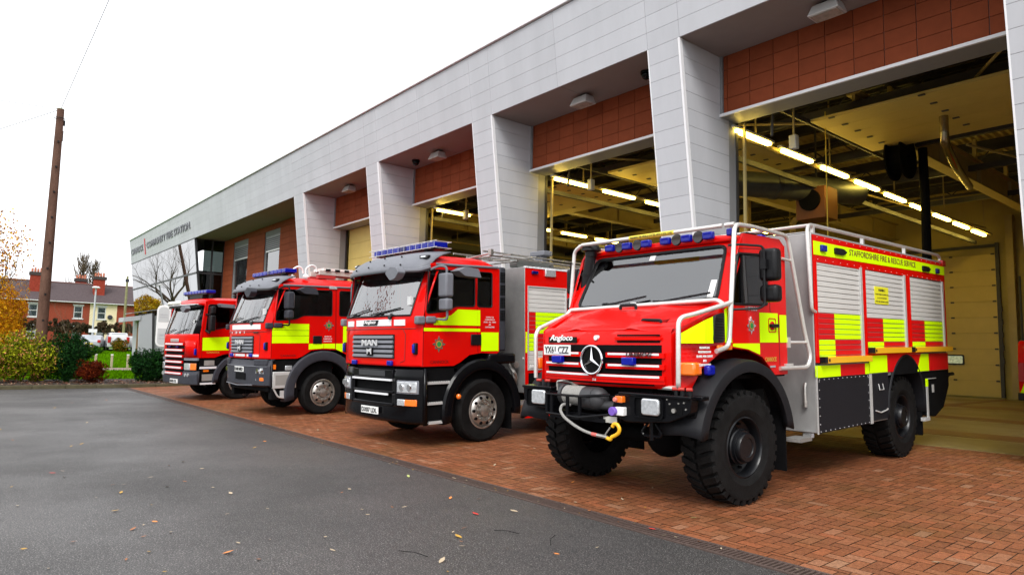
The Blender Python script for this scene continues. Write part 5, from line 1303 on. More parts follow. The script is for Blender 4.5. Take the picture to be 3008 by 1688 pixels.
# big wheels
def big_wheel(root,x,y,r,s,steer=0):
    wr=empty('wheel',(x,y,r),steer);wr.parent=root
    mb=MB();w2=.19
    prof=[(.30,-w2*.85),(.36,-w2*.98),(.46,-w2*1.06),(.53,-w2*1.02),(r-.045,-w2*.86),(r-.035,-w2*.6),(r-.03,0),(r-.035,w2*.6),(r-.045,w2*.86),(.53,w2*1.02),(.515,w2*1.05),(.50,w2*1.04),(.46,w2*1.07),(.40,w2*1.06),(.385,w2*1.075),(.37,w2*1.04),(.33,w2*.98),(.30,w2*.85)]
    mb.lathe([(a,b*s) for a,b in prof],(0,0,0),(1,0,0),56)
    N=32
    for side in (1,-1):
        for k in range(N):
            a=2*math.pi*(k+(.5 if side>0 else 0))/N
            ca,sa=math.cos(a),math.sin(a);da=math.pi/N*.62
            P=[]
            # chunky lug from the shoulder toward the middle, angled
            for (h,off) in ((.02,.10),(w2*.88,0)):
                for rr in (r-.026,r):
                    for d in (-da,da):
                        t=a+d+off;hh=h if rr<r or h<.1 else h*.97
                        P.append((side*hh,rr*math.cos(t),rr*math.sin(t)))
            q=P;mb.hexa([q[0],q[1],q[5],q[4],q[2],q[3],q[7],q[6]])
            # shoulder block
            P=[]
            for rr,hh in ((r-.005,w2*.86),(r-.005,w2*.97),(r-.09,w2*1.05),(r-.09,w2*.9)):
                for d in (-da*.9,da*.9):
                    t=a+d;P.append((side*hh,rr*math.cos(t),rr*math.sin(t)))
            mb.hexa([P[0],P[1],P[3],P[2],P[6],P[7],P[5],P[4]])
    mb.build('tyre',RUB,wr,ang=30)
    mb=MB();o=w2*.85
    mb.lathe([(a,h*s) for a,h in [(.30,o),(.315,o+.012),(.30,o+.02),(.285,o+.0),(.28,o-.10),(.20,o-.13),(.19,o-.12)]],(0,0,0),(1,0,0),40)
    mb.lathe([(a,h*s) for a,h in [(.19,o-.12),(.185,o-.04),(.175,o-.03),(.17,o-.0),(.155,o+.0),(.15,o+.035),(.14,o+.05),(.10,o+.05),(.095,o+.04),(.0,o+.04)]],(0,0,0),(1,0,0),36)
    mb.build('rim',mat('black_hub_paint',(.006,.0065,.008),.35,coat=.1,spec=.3,rvar=.08),wr)
    mb=MB()
    for i in range(10):
        a=2*math.pi*i/10;mb.cyl((s*(o-.12),.235*math.cos(a),.235*math.sin(a)),(s*(o-.085),.235*math.cos(a),.235*math.sin(a)),.016,n=6)
    mb.build('wheel_bolts',BLKM,wr)
for s in (1,-1):
    big_wheel(T,s*.99,0.0,.585,s,R(-4))
    big_wheel(T,s*.99,4.35,.585,s)
# fenders
for s in (1,-1):
    mb=MB();rows=[];n_=24
    for i in range(n_+1):
        a=R(168)+(R(10)-R(168))*i/n_
        ro=.90 if a<R(150) else .90
        c_,s__=math.cos(a),math.sin(a);cz=.60
        yo=.97*c_-.04;zo=cz+.90*s__
        yi=.80*c_-.04;zi=cz+.76*s__
        rows.append([(s*.78,yo*.97,zo-.03),(s*1.08,yo,zo),(s*1.20,yo,zo-.01),(s*1.255,yo*.965,zo-.03),(s*1.265,yo*.93,zo-.05),(s*1.255,yi,zi),(s*1.20,yi,zi)])
    mb.grid(rows);mb.build('wheel_arch',mat('fender_rubber',(.012,.012,.014),.5,spec=.14,bump=.12,bs=200,var=.12,vs=4),T,solid=.012)
    mb=MB();mb.box(s*.75,s*1.2,.78,.80,.25,.9);mb.build('mudflap',BLKM,T)
    mb=MB();mb.box(s*.6,s*1.0,.70,1.0,.60,1.30);mb.build('step_well',mat('dark_lining',(.02,.02,.02),.7),T)
mb=MB();mb.box(1.0,1.2,1.14,1.42,.52,.56);mb.build('step_tread',mat('checker_plate',(.38,.37,.35),.4),T)
# body
mb=MB()
mb.box(-1.24,1.235,1.48,6.2,1.2,2.97);mb.box(-1.24,1.235,1.48,3.68,.60,1.2);mb.box(-1.2,1.2,1.48,6.2,2.97,2.99)
mb.build('body_shell',mat('body_aluminium',(.30,.30,.295),.45,metal=.35,var=.22,vs=2.5,rvar=.08,stretch=(1,1,.5)),T,bevel=.01)
mb=MB()
mb.prism([(1.485,1.42),(6.21,1.52),(6.21,2.66),(6.21,2.66),(6.21,2.945),(1.485,2.945)],'x',1.24,1.252,holes=[[(1.54,1.44),(2.86,1.47),(2.86,2.62),(1.54,2.62)],[(2.97,1.56),(4.44,1.56),(4.44,2.63),(2.97,2.63)],[(4.60,1.56),(6.12,1.56),(6.12,2.64),(4.60,2.64)]])
mb.build('side_panel',RED,T)
side_hv(T,[[(1.495,2.705),(6.205,2.75),(6.205,2.89),(1.495,2.87)]],1.252)
mb=MB()
for k in range(22): mb.cyl((1.25,1.6+.21*k,2.655),(1.256,1.6+.21*k,2.655),.005,n=6);mb.cyl((1.25,1.6+.21*k,2.925),(1.256,1.6+.21*k,2.925),.005,n=6)
mb.build('rivets',SIL,T)
text('STAFFORDSHIRE FIRE & RESCUE SERVICE','side_lettering',BROWNT,T,(1.257,2.50,2.775),(0,1,.004),(0,0,1),.08,2.38,.003,.0)
def sf(y0,ym,y1):
    def fn(z):
        if z>1.985: return [(y0,y1,0)]
        if z>1.68: return [(y0,ym,2),(ym,y1,1)]
        return [(y0,ym,1),(ym,y1,2)]
    return fn
for y0,ym,y1,z0 in ((1.56,2.02,2.80,1.44),(2.99,3.56,4.36,1.54),(4.62,5.20,6.04,1.54)):
    shutter(T,1.246,y0,y1,z0,2.62,sf(y0,ym,y1),[SLAT,HV,REDM,BLKM],pitch=.064)
    mb=MB();mb.box(1.236,1.262,y1+.01,y1+.07,z0-.02,2.64);mb.build('shutter_frame',ALU,T)
    mb=MB();mb.box(1.236,1.258,y0-.035,y0-.005,z0-.02,2.64);mb.build('shutter_frame',RED,T)
mb=MB();mb.prism(rrect(3.29,3.77,2.18,2.42,.02),'x',1.248,1.254);mb.build('warning_sticker',mat('sticker_yellow',(.75,.72,.02),.5),T)
for i,(l,h_) in enumerate((('WARNING !',.035),('THIS VEHICLE EMPLOYS',.018),('A CCTV SYSTEM',.018),('WITH RECORDING AUDIO',.018))):
    text(l,'sticker_lettering',INK,T,(1.2545,3.53-.2*len(l)/20-.03,2.355-.05*i),(0,1,0),(0,0,1),h_,.4*len(l)/20+.06,.002)
for y,m_,w__ in ((1.73,BLUE,.07),(5.83,BLUED,.06)):
    mb=MB();mb.box(1.25,1.29,y-w__,y+w__,2.755,2.835);mb.build('blue_light',m_,T,bevel=.012)
for y in (2.22,5.33):
    mb=MB();mb.prism(rpoly([(y-.17,2.755),(y-.17,2.835),(y+.08,2.835),(y+.18,2.80),(y+.08,2.755)],.02),'x',1.25,1.28);mb.build('scene_light',BLK,T,bevel=.012)
for a,b,z in ((1.60,2.98,1.41),(3.02,4.42,1.51),(4.50,6.28,1.51)):
    mb=MB();mb.box(1.235,1.31,a,b,z,z+.075,0);mb.box(1.235,1.325,a-.04,a+.03,z+.005,z+.08,1);mb.box(1.311,1.314,a+.08,a+.12,z+.02,z+.055,1);mb.build('fold_down_step',[YELB,BLK],T,bevel=.006)
# lower checker panels
side_hv(T,[[(1.44,1.255),(1.475,1.255),(1.475,1.385),(1.44,1.385)],[(1.485,1.245),(2.12,1.245),(2.12,1.385),(1.485,1.385)],[(2.87,1.245),(2.995,1.245),(2.995,1.385),(2.87,1.385)],[(3.01,1.25),(3.62,1.25),(3.62,1.48),(3.01,1.48)],[(4.78,1.22),(5.28,1.22),(5.28,1.48),(4.95,1.48)]],1.252)
mb=MB();mb.box(1.236,1.248,1.485,6.2,1.40,1.42,1);mb.prism([(2.12,1.245),(2.87,1.245),(2.87,1.385),(2.12,1.385)],'x',1.24,1.253);mb.prism([(3.62,1.25),(4.78,1.22),(4.95,1.48),(3.62,1.48)],'x',1.24,1.253);mb.prism([(5.28,1.22),(6.2,1.22),(6.2,1.48),(5.28,1.48)],'x',1.24,1.253);mb.build('lower_red_panel',[REDM,BLK],T)
mb=MB();mb.box(-1.24,1.25,1.49,3.0,.595,1.24);o=mb.build('skirt_locker',mat('dark_coating',(.012,.012,.015),.6,spec=.15,bump=.2,bs=250,var=.1),T,bevel=.006)
mb=MB()
for k in range(12): mb.cyl((1.25,1.54+.128*k,1.22),(1.256,1.54+.128*k,1.22),.005,n=6);mb.cyl((1.25,1.54+.128*k,.615),(1.256,1.54+.128*k,.615),.005,n=6)
for k in range(6): mb.cyl((1.25,1.53,.70+.1*k),(1.256,1.53,.70+.1*k),.005,n=6);mb.cyl((1.25,2.96,.70+.1*k),(1.256,2.96,.70+.1*k),.005,n=6)
mb.build('rivets',SIL,o)
mb=MB();mb.box(1.24,1.256,1.475,1.487,.59,1.38);mb.build('corner_edging',ALU,T)
mb=MB();mb.box(1.22,1.256,3.005,3.075,.59,1.24);mb.build('corner_edging',ALU,T)
mb=MB();mb.box(-1.2,1.245,3.08,3.66,.62,1.235);mb.tube([(1.25,3.30,1.1),(1.265,3.30,1.02),(1.265,3.44,1.02),(1.25,3.44,1.1)],.006,5,m=1);mb.tube([(1.25,3.18,.75),(1.27,3.3,.72),(1.27,3.5,.74),(1.25,3.6,.75)],.010,5,m=1);mb.build('rear_locker',[MT['dark_coating'],ALU],T)
for s in (1,-1):
    mb=MB();rows=[]
    for i in range(21):
        a=math.pi*1.02-math.pi*1.04*i/20;c_,s__=math.cos(a),math.sin(a)
        rows.append([(s*.8,4.35+.70*c_,.66+.78*s__),(s*1.25,4.35+.70*c_,.66+.78*s__),(s*1.262,4.35+.72*c_,.66+.80*s__),(s*1.25,4.35+.755*c_,.66+.83*s__)])
    mb.grid(rows);mb.build('wheel_arch',MT['fender_rubber'],T,solid=.012)
mb=MB();mb.prism([(4.35+.72*math.cos(a),.66+.80*math.sin(a)) for a in [R(42.5)+R(95)*i/20 for i in range(21)]],'x',1.2,1.2545);mb.build('arch_liner_and_shade',BLKM,T)  # black plate over the body stands in for darkness inside the arch
mb=MB();mb.prism([(5.12,.55),(5.55,.50),(5.95,.62),(6.25,.95),(6.26,1.22),(5.0,1.22)],'x',-1.22,1.235);mb.build('tail_box',BLKM,T,bevel=.01)
mb=MB();mb.box(1.236,1.25,5.16,5.22,.5,1.1,0);mb.box(1.2355,1.251,5.155,5.225,.98,1.1,1);mb.box(1.235,1.25,5.24,5.60,1.09,1.10,0);mb.box(1.2,1.26,5.0,5.22,.47,.52,0);mb.box(1.238,1.245,5.42,5.50,.88,1.0,0);mb.build('tail_edging',[ALU,HV],T)
mb=MB();mb.tube([(1.15,6.2,1.0),(1.15,6.55,1.12),(1.15,6.75,1.12)],.03,8,.05);mb.build('tow_bracket',BLK,T)
mb=MB();mb.box(1.18,1.26,6.15,6.3,2.90,3.0);mb.build('rear_marker_light',mat('tail_lens',(.4,.02,.02),.2),T,bevel=.01)
mb=MB();mb.box(.75,1.2,5.05,5.08,.25,.6);mb.build('mudflap',BLKM,T)
mb=MB()
mb.tube([(1.24,1.52,2.02),(1.24,1.43,2.04),(1.24,1.42,2.2),(1.22,1.42,2.98),(1.2,1.5,3.07),(1.2,1.7,3.075),(1.2,6.1,3.085),(1.2,6.2,3.05),(1.2,6.2,2.97)],.022,8,.06)
for y in (1.6,3.07,4.6): mb.box(1.18,1.22,y-.02,y+.02,2.97,3.08)
mb.tube([(1.2,1.5,3.06),(-1.2,1.5,3.06),(-1.2,6.1,3.08)],.02,8,.06)
mb.build('roof_rail',TUBEM,T)
mb=MB();mb.tube([(1.12,1.46,1.18),(1.12,1.44,1.13),(1.12,1.44,.95)],.018,6);mb.tube([(1.12,1.44,.97),(1.12,1.44,.90)],.028,6);mb.build('gas_strut',STEEL,T)
mb=MB();mb.box(1.1,1.2,1.4,1.47,.55,.6);mb.build('front_locker_catch',CHR,T)
# ============================================================ GROUND
def nodes(m): return m.node_tree.nodes,m.node_tree.links
ASP=mat('asphalt',(.05,.05,.053),.5,bump=.16,bs=120)
def asphalt():
    m=ASP;N,L=nodes(m);b=N['Principled BSDF'];tc=N.new('ShaderNodeTexCoord')
    n1=N.new('ShaderNodeTexNoise');n1.inputs['Scale'].default_value=80;n1.inputs['Detail'].default_value=7;n1.inputs['Roughness'].default_value=.75;L.new(tc.outputs['Object'],n1.inputs['Vector'])
    r1=N.new('ShaderNodeValToRGB');e=r1.color_ramp.elements;e[0].position=.38;e[0].color=(.004,.004,.004,1);e[1].position=.68;e[1].color=(.42,.39,.37,1);k=r1.color_ramp.elements.new(.54);k.color=(.042,.038,.036,1)
    L.new(n1.outputs['Fac'],r1.inputs['Fac'])
    n2=N.new('ShaderNodeTexNoise');n2.inputs['Scale'].default_value=.33;n2.inputs['Detail'].default_value=5;n2.inputs['Roughness'].default_value=.6;L.new(tc.outputs['Object'],n2.inputs['Vector'])
    mr=N.new('ShaderNodeMapRange');mr.inputs[1].default_value=.35;mr.inputs[2].default_value=.65;mr.inputs[3].default_value=.66;mr.inputs[4].default_value=1.15;L.new(n2.outputs['Fac'],mr.inputs[0])
    n4=N.new('ShaderNodeTexNoise');n4.inputs['Scale'].default_value=16;n4.inputs['Detail'].default_value=6;n4.inputs['Roughness'].default_value=.85;L.new(tc.outputs['Object'],n4.inputs['Vector'])
    m4=N.new('ShaderNodeMapRange');m4.inputs[1].default_value=.36;m4.inputs[2].default_value=.64;m4.inputs[3].default_value=.55;m4.inputs[4].default_value=1.5;L.new(n4.outputs['Fac'],m4.inputs[0])
    mm=N.new('ShaderNodeMath');mm.operation='MULTIPLY';L.new(mr.outputs[0],mm.inputs[0]);L.new(m4.outputs[0],mm.inputs[1])
    hs=N.new('ShaderNodeHueSaturation');L.new(r1.outputs[0],hs.inputs['Color']);L.new(mm.outputs[0],hs.inputs['Value']);L.new(hs.outputs[0],b.inputs['Base Color'])
    m2=N.new('ShaderNodeMapRange');m2.inputs[1].default_value=.38;m2.inputs[2].default_value=.62;m2.inputs[3].default_value=.66;m2.inputs[4].default_value=.50;L.new(n2.outputs['Fac'],m2.inputs[0]);L.new(m2.outputs[0],b.inputs['Roughness'])
asphalt()
BRK=mat('block_paver',(.33,.125,.072),.6,spec=.25,bump=.35,bs=60,island=.0,rvar=.12,vs=2)
def paver():
    m=BRK;N,L=nodes(m);b=N['Principled BSDF'];g=N.new('ShaderNodeNewGeometry');r=N.new('ShaderNodeValToRGB')
    e=r.color_ramp.elements;e[0].position=0;e[0].color=(.165,.060,.026,1);e[1].position=1;e[1].color=(.27,.135,.075,1)
    for p,c in ((.3,(.20,.068,.028)),(.55,(.225,.076,.030)),(.75,(.225,.088,.040)),(.9,(.26,.082,.033))): k=r.color_ramp.elements.new(p);k.color=(*c,1)
    L.new(g.outputs['Random Per Island'],r.inputs['Fac'])
    tc=N.new('ShaderNodeTexCoord');n=N.new('ShaderNodeTexNoise');n.inputs['Scale'].default_value=.9;n.inputs['Detail'].default_value=6;L.new(tc.outputs['Object'],n.inputs['Vector'])
    mx=N.new('ShaderNodeMix');mx.data_type='RGBA';mr=N.new('ShaderNodeMapRange');mr.inputs[1].default_value=.5;mr.inputs[2].default_value=.75;mr.inputs[4].default_value=.55;L.new(n.outputs['Fac'],mr.inputs[0]);L.new(mr.outputs[0],mx.inputs[0])
    L.new(r.outputs[0],mx.inputs[6]);mx.inputs[7].default_value=(.10,.055,.015,1)
    n3=N.new('ShaderNodeTexNoise');n3.inputs['Scale'].default_value=45;n3.inputs['Detail'].default_value=5;L.new(tc.outputs['Object'],n3.inputs['Vector'])
    m3=N.new('ShaderNodeMapRange');m3.inputs[1].default_value=.3;m3.inputs[2].default_value=.7;m3.inputs[3].default_value=.7;m3.inputs[4].default_value=1.25;L.new(n3.outputs['Fac'],m3.inputs[0])
    hs=N.new('ShaderNodeHueSaturation');L.new(mx.outputs[2],hs.inputs['Color']);L.new(m3.outputs[0],hs.inputs['Value']);L.new(hs.outputs[0],b.inputs['Base Color'])
paver()
SOIL=mat('bark_mulch',(.035,.022,.014),.9,var=.5,vs=25,bump=1,bs=40)
GRASSM=mat('grass',(.055,.135,.002),.9,spec=0,var=.35,vs=9,bump=.8,bs=80)
def st_obj(mb,name,m,**k): return tag(mb.build(name,m,None,**k),kind='structure')
# far ground to the horizon
mb=MB()
def terr(x):
    if x>-27.3: return -.012
    if x>-40: return .10+.016*(-27.3-x)
    if x>-62: return .303+.034*(-40-x)
    return 1.05+.012*min(-62-x,60)
xs=[900,-27.29,-27.31,-35,-40,-45,-55,-62,-75,-95,-122,-300,-900]
ys=[-900,-200,-60,-20,0,5,9,20,60,200,900]
zz=lambda x,y:terr(x)-(.35 if x>-27.3 else 0)
mb.grid([[(x,y,zz(x,y)) for x in xs] for y in ys]);st_obj(mb,'ground',GRASSM)
mb=MB();mb.grid([[(x,y,0) for x in (400,60,0,-27.2)] for y in (-500,-80,-5,Y0-.22)]);st_obj(mb,'yard',ASP)
# apron base + block paving herringbone
def dz(x,y): return gz(y)
mb=MB();mb.grid([[(x,y,dz(x,y)-.008) for x in (6,-27.2)] for y in (Y0-.22,Y0,12.3,12.9)])
st_obj(mb,'apron',mat('paving_joint_sand',(.025,.018,.01),.9))
mb=MB();u=.106;gp=.008
def brick(x0,y0,x1,y1):
    x0=max(x0,-27.15);x1=min(x1,5.9);y0=max(y0,Y0+.138);y1=min(y1,12.22)
    if x1-x0<.02 or y1-y0<.02: return
    x0+=gp/2;x1-=gp/2;y0+=gp/2;y1-=gp/2
    j=random.uniform(-.0012,.0012)
    mb.add([(x0,y0,gz(y0)+j),(x1,y0,gz(y0)+j),(x1,y1,gz(y1)+j),(x0,y1,gz(y1)+j)],[(0,1,2,3)])
for i in range(int(-27.3/u),int(6/u)):
    for j in range(int(5/u),int(12.3/u)):
        k=(i-j)%4
        if k==0: brick(i*u,j*u,(i+2)*u,(j+1)*u)
        elif k==3: brick(i*u,j*u,(i+1)*u,(j+2)*u)
NB=len(mb.f)
st_bricks=st_obj(mb,'block_paving',BRK,smooth=False,fix=False)
print('bricks',NB)
# edge course + slotted channel drain
mb=MB()
x=-27.1
while x<5.9:
    mb.add([(x,Y0+.035,.001),(x+.252,Y0+.035,.001),(x+.252,Y0+.135,.003),(x,Y0+.135,.003)],[(0,1,2,3)]);x+=.26
st_obj(mb,'paving_edge',BRK,smooth=False,fix=False)
mb=MB();mb.box(-27.1,6,Y0-.20,Y0+.03,-.03,-.012,0)
mb.box(-27.1,6,Y0-.20,Y0-.175,-.01,.006,1);mb.box(-27.1,6,Y0+.005,Y0+.03,-.01,.006,1)
x=-27.1
while x<6:
    mb.box(x,x+.018,Y0-.175,Y0+.005,-.01,.004,1);x+=.042
tag(mb.build('drain_channel',[BLKM,mat('drain_grating',(.075,.05,.042),.55,var=.3,vs=20)],None,smooth=False),'long slotted drain channel along the front edge of the brick apron','drain')
# hall floor: concrete with brown-red bands
CON=mat('hall_floor_concrete',(.20,.155,.07),.4,var=.15,vs=.8,rvar=.12)
mb=MB();mb.box(-27,6,12.25,30,.1,FLZ);st_obj(mb,'hall_floor',CON)
mb=MB()
for y0,y1 in ((14.2,15.2),(18.4,19.4),(23.5,24.3)): mb.box(-27,4.5,y0,y1,FLZ,FLZ+.004)
for x in (-7.9,-13.9,-2.0): mb.box(x,x+.35,12.5,29.9,FLZ+.001,FLZ+.005)
st_obj(mb,'floor_marking',mat('floor_red_brown',(.13,.045,.022),.4,var=.2,vs=2))
# kerb, bed
KERB=mat('kerb_concrete',(.085,.075,.045),.9,spec=.05,var=.3,vs=3,bump=.3,bs=40)
mb=MB();y=-60
while y<9.3:
    mb.box(-27.35,-27.2,y+.004,y+.91,-.05,.125);y+=.915
st_obj(mb,'kerb',KERB,bevel=.015)
mb=MB();mb.grid([[(x,y,terr(x)+.012) for x in (-27.34,-30.6)] for y in (-30,-3,3.2,9.3)]);st_obj(mb,'planting_bed',SOIL)
mb=MB();mb.grid([[(x,y,terr(x)+.012) for x in (-37.3,-39.6)] for y in (-20,3,9,14)]);st_obj(mb,'footpath',mat('path_tarmac',(.24,.17,.14),.8,var=.15,vs=3))
mb=MB();mb.grid([[(x,y,terr(x)+.012) for x in (-60.5,-66)] for y in (-60,0,20,80)]);st_obj(mb,'car_park',mat('car_park_tarmac',(.10,.10,.10),.8))
# grass tufts on the lawn (uncountable)
GT=mat('grass_blade',(.065,.18,.0),.9,spec=.02,island=.35)
mb=MB();rg=random.Random(3)
for i in range(9000):
    x=rg.choice((rg.uniform(-30.5,-37.2),rg.uniform(-39.7,-59)));y=rg.uniform(3.0,12.0) if x>-40 else rg.uniform(5,14)
    z=terr(x);h=rg.uniform(.05,.11);a=rg.uniform(0,6.28);w_=.03
    mb.add([(x-w_*math.cos(a),y-w_*math.sin(a),z),(x+w_*math.cos(a),y+w_*math.sin(a),z),(x+rg.uniform(-.05,.05),y+rg.uniform(-.05,.05),z+h)],[(0,1,2)])
tag(mb.build('grass_tufts',GT,None,smooth=False,fix=False),'short bright green mown grass covering the lawn beyond the kerb','grass',kind='stuff')
mb=MB()
for i in range(1400):
    x=rg.uniform(-27.36,-29.4);y=rg.uniform(-2,9);z=terr(x)+rg.uniform(.015,.05);a=rg.uniform(0,6.28);s_=rg.uniform(.025,.06)
    mb.add([(x+s_*math.cos(a),y+s_*math.sin(a),z),(x-s_*.6*math.sin(a),y+s_*.6*math.cos(a),z+.015),(x-s_*math.cos(a),y-s_*math.sin(a),z+.01),(x+s_*.6*math.sin(a),y-s_*.6*math.cos(a),z+.02)],[(0,1,2,3)],m=rg.choice((0,0,1,2)))
tag(mb.build('leaf_litter',[mat('dead_leaf_brown',(.13,.05,.02),.8),mat('dead_leaf_pale',(.42,.30,.2),.8),mat('dead_leaf_red',(.25,.07,.04),.8)],None,smooth=False,fix=False),'brown and pale dead leaves lying thickly on the bed behind the kerb','leaf litter',kind='stuff')
# single fallen leaves and twigs on the yard
LC={'yellow':(.42,.24,.03),'pale':(.38,.30,.20),'brown':(.28,.10,.03),'red':(.50,.03,.02),'orange':(.60,.20,.04),'green':(.33,.36,.12)}
LMT={k:mat('fallen_leaf_'+k,v,.6) for k,v in LC.items()}
def leaf(x,y,k,s_,a,label,grp):
    mb=MB();z=(gz(y) if y>Y0 else 0)+.006
    pts=[(1,0,.0),(.4,.42,.012),(-.3,.45,.02),(-1,.05,.03),(-.4,-.40,.014),(.35,-.36,.008)]
    q=[(0,0,.004)]+[(p[0]*s_,p[1]*s_,p[2]*s_*12) for p in pts]
    mb.add(q,[(0,i+1,(i+1)%6+1) for i in range(6)])
    mb.v.append((-1.6*s_,.1*s_,.02));mb.v.append((-1.6*s_,.14*s_,.02));mb.f.append((4,len(mb.v)-2,len(mb.v)-1));mb.mi.append(0)
    o=mb.build('fallen_leaf',LMT[k],None,smooth=False,fix=False);o.location=(x,y,z);o.rotation_euler=(random.uniform(-.12,.12),random.uniform(-.12,.12),a)
    tag(o,label,'leaf',grp);return o
def px2g(px,py):   # photograph point (2576 wide) to the yard
    fpx=1991.7*.8564;d=Vector(((px-1288)/fpx,-(py-723)/fpx,-1));M3=cam.matrix_world.to_3x3();d=M3@d
    t=(-1.55)/d.z;x,y=d.x*t,d.y*t
    if y>Y0: t=-(1.55+S0*Y0)/(d.z-S0*d.y);x,y=d.x*t,d.y*t
    return x,y
big=[(132,1191,'red','bright red fallen leaf lying alone on the left of the asphalt'),(334,1332,'brown','dark curled brown leaf in the lower left of the asphalt'),(574,1391,'orange','orange-brown leaf near the bottom edge left of centre'),(1111,1412,'pale','pale yellow leaf near the bottom edge of the asphalt, right of the orange-brown one'),(1153,1351,'yellow','yellow leaf on the asphalt above the pale one near the bottom'),(1027,1199,'green','pale green leaf on the asphalt below the black-bumpered engine'),(666,1111,'orange','bright orange leaf on the asphalt below the crew-cab engine'),(1293,1287,'pale','pale leaf on the asphalt just below the drain channel'),(1745,1304,'green','large green-yellow leaf on the bricks below the giant front tyre'),(289,1286,'yellow','yellow leaf left of the lower middle of the asphalt'),(304,1240,'yellow','small yellow leaf right above two others on the asphalt'),(1133,1254,'orange','flattened orange leaf on the asphalt beside the drain'),(1196,1294,'red','reddish leaf smear on the asphalt near the drain'),(969,1118,'pale','pale leaf on the bricks in front of the black-bumpered engine'),(1641,1332,'red','red leaf lying across the drain channel'),(2356,1416,'pale','pale leaf on the bricks in the bottom right corner'),(508,1180,'pale','light brown leaf in the middle of the asphalt'),(580,1242,'pale','white-ish leaf in the centre of the yard')]
for px_,py_,k,lb_ in big:
    x,y=px2g(px_,py_);leaf(x,y,k,.034+.012*random.random(),random.uniform(0,6.28),lb_,'larger fallen leaves')
rl=random.Random(11)
for i in range(110):
    px_=rl.uniform(0,1900);py_=rl.uniform(985,1440)**1.0
    if py_>1440: continue
    x,y=px2g(px_,py_)
    if x<-27.1 or y>8: continue
    k=rl.choice(['yellow','pale','pale','brown','pale','orange']);d_=math.hypot(x,y)
    leaf(x,y,k,rl.uniform(.012,.021)*(1+.06*min(d_,15)),rl.uniform(0,6.28),'small dry fallen leaf among many scattered over the yard','small fallen leaves scattered over the yard')
for i in range(45):
    x=-rl.uniform(1.5,13);y=Y0-.09+rl.gauss(0,.09);leaf(x,y,rl.choice(['pale','pale','yellow','brown']),rl.uniform(.010,.017),rl.uniform(0,6.28),'tiny pale leaf scrap caught along the drain grating','leaf scraps along the drain')
for i,(px_,py_,a,l,lb_) in enumerate([(1390,1360,2.3,.16,'short dark curved twig near the lower right of the asphalt'),(1040,1395,.4,.14,'thin dark twig near the bottom edge of the asphalt'),(1275,1340,.5,.12,'thin dark twig on the asphalt below the drain'),(2400,1372,.1,.13,'small twig lying on the bricks at the lower right')]):
    x,y=px2g(px_,py_);mb=MB();mb.tube([(-l,0,.008),(0,.02,.012),(l,-.01,.008)],.0022,5);o=mb.build('twig',BLKM,None);o.location=(x,y,gz(y)+.003);o.rotation_euler=(0,0,a);tag(o,lb_,'twig','fallen twigs')
# ============================================================ PLANTS
def leafcloud(mb,c,rad,n,size,rnd,m=(0,),shell=.35,flat=1.0,clumps=14,droop=0):
    c=Vector(c);cl=[]
    for i in range(clumps):
        while True:
            p=Vector((rnd.uniform(-1,1),rnd.uniform(-1,1),rnd.uniform(-1,1)))
            if p.length<1: break
        q=p*.86;cl.append((Vector((q.x*rad[0],q.y*rad[1],q.z*rad[2]*.9)),rnd.uniform(.16,.42)))
    for i in range(n):
        b,s=rnd.choice(cl)
        while True:
            p=Vector((rnd.uniform(-1,1),rnd.uniform(-1,1),rnd.uniform(-1,1)))
            if p.length<1: break
        p=p.normalized()*(p.length**shell)
        q=c+b+Vector((p.x*rad[0]*s,p.y*rad[1]*s,p.z*rad[2]*s))
        a=rnd.uniform(0,6.28);t=rnd.uniform(-1.2,1.2);sz=size*rnd.uniform(.6,1.3)
        u=Vector((math.cos(a)*math.cos(t),math.sin(a)*math.cos(t),math.sin(t)));v=u.orthogonal().normalized();v=(v*math.cos(a*3)+u.cross(v)*math.sin(a*3))*.55
        mb.add([q-u*sz,q+v*sz*.6,q+u*sz,q-v*sz*.6],[(0,1,2,3)],m=rnd.choice(m))
def branches(mb,p,d,l,r,depth,rnd,spread=.6,tips=None,up=.15,nmin=2,nmax=3):
    p=Vector(p);d=Vector(d).normalized();pts=[p];rr=[r];q=p;dd=d
    k=3
    for i in range(k):
        dd=(dd+Vector((rnd.uniform(-.12,.12),rnd.uniform(-.12,.12),rnd.uniform(-.05,.10)+up*.2))).normalized()
        q=q+dd*l/k;pts.append(q);rr.append(r*(1-.4*(i+1)/k))
    mb.tube(pts,r,5 if depth<3 else 7,radii=rr)
    if depth==0:
        if tips is not None: tips.append(q)
        return
    for i in range(rnd.randint(nmin,nmax)):
        a=rnd.uniform(0,6.28);o=dd.orthogonal().normalized();o=(o*math.cos(a)+dd.cross(o)*math.sin(a))
        nd=(dd+o*spread*rnd.uniform(.6,1.3)+Vector((0,0,up))).normalized()
        st_p=pts[rnd.choice((1,2,3))] if i else q
        branches(mb,st_p,nd,l*rnd.uniform(.62,.85),rr[-1]*.75,depth-1,rnd,spread,tips,up,nmin,nmax)
BARK=mat('bark',(.10,.075,.05),.95,spec=.05,var=.3,vs=12,bump=.6,bs=20)
def lm(name,c,isl=.4): return mat(name,c,.8,spec=.06,island=isl)
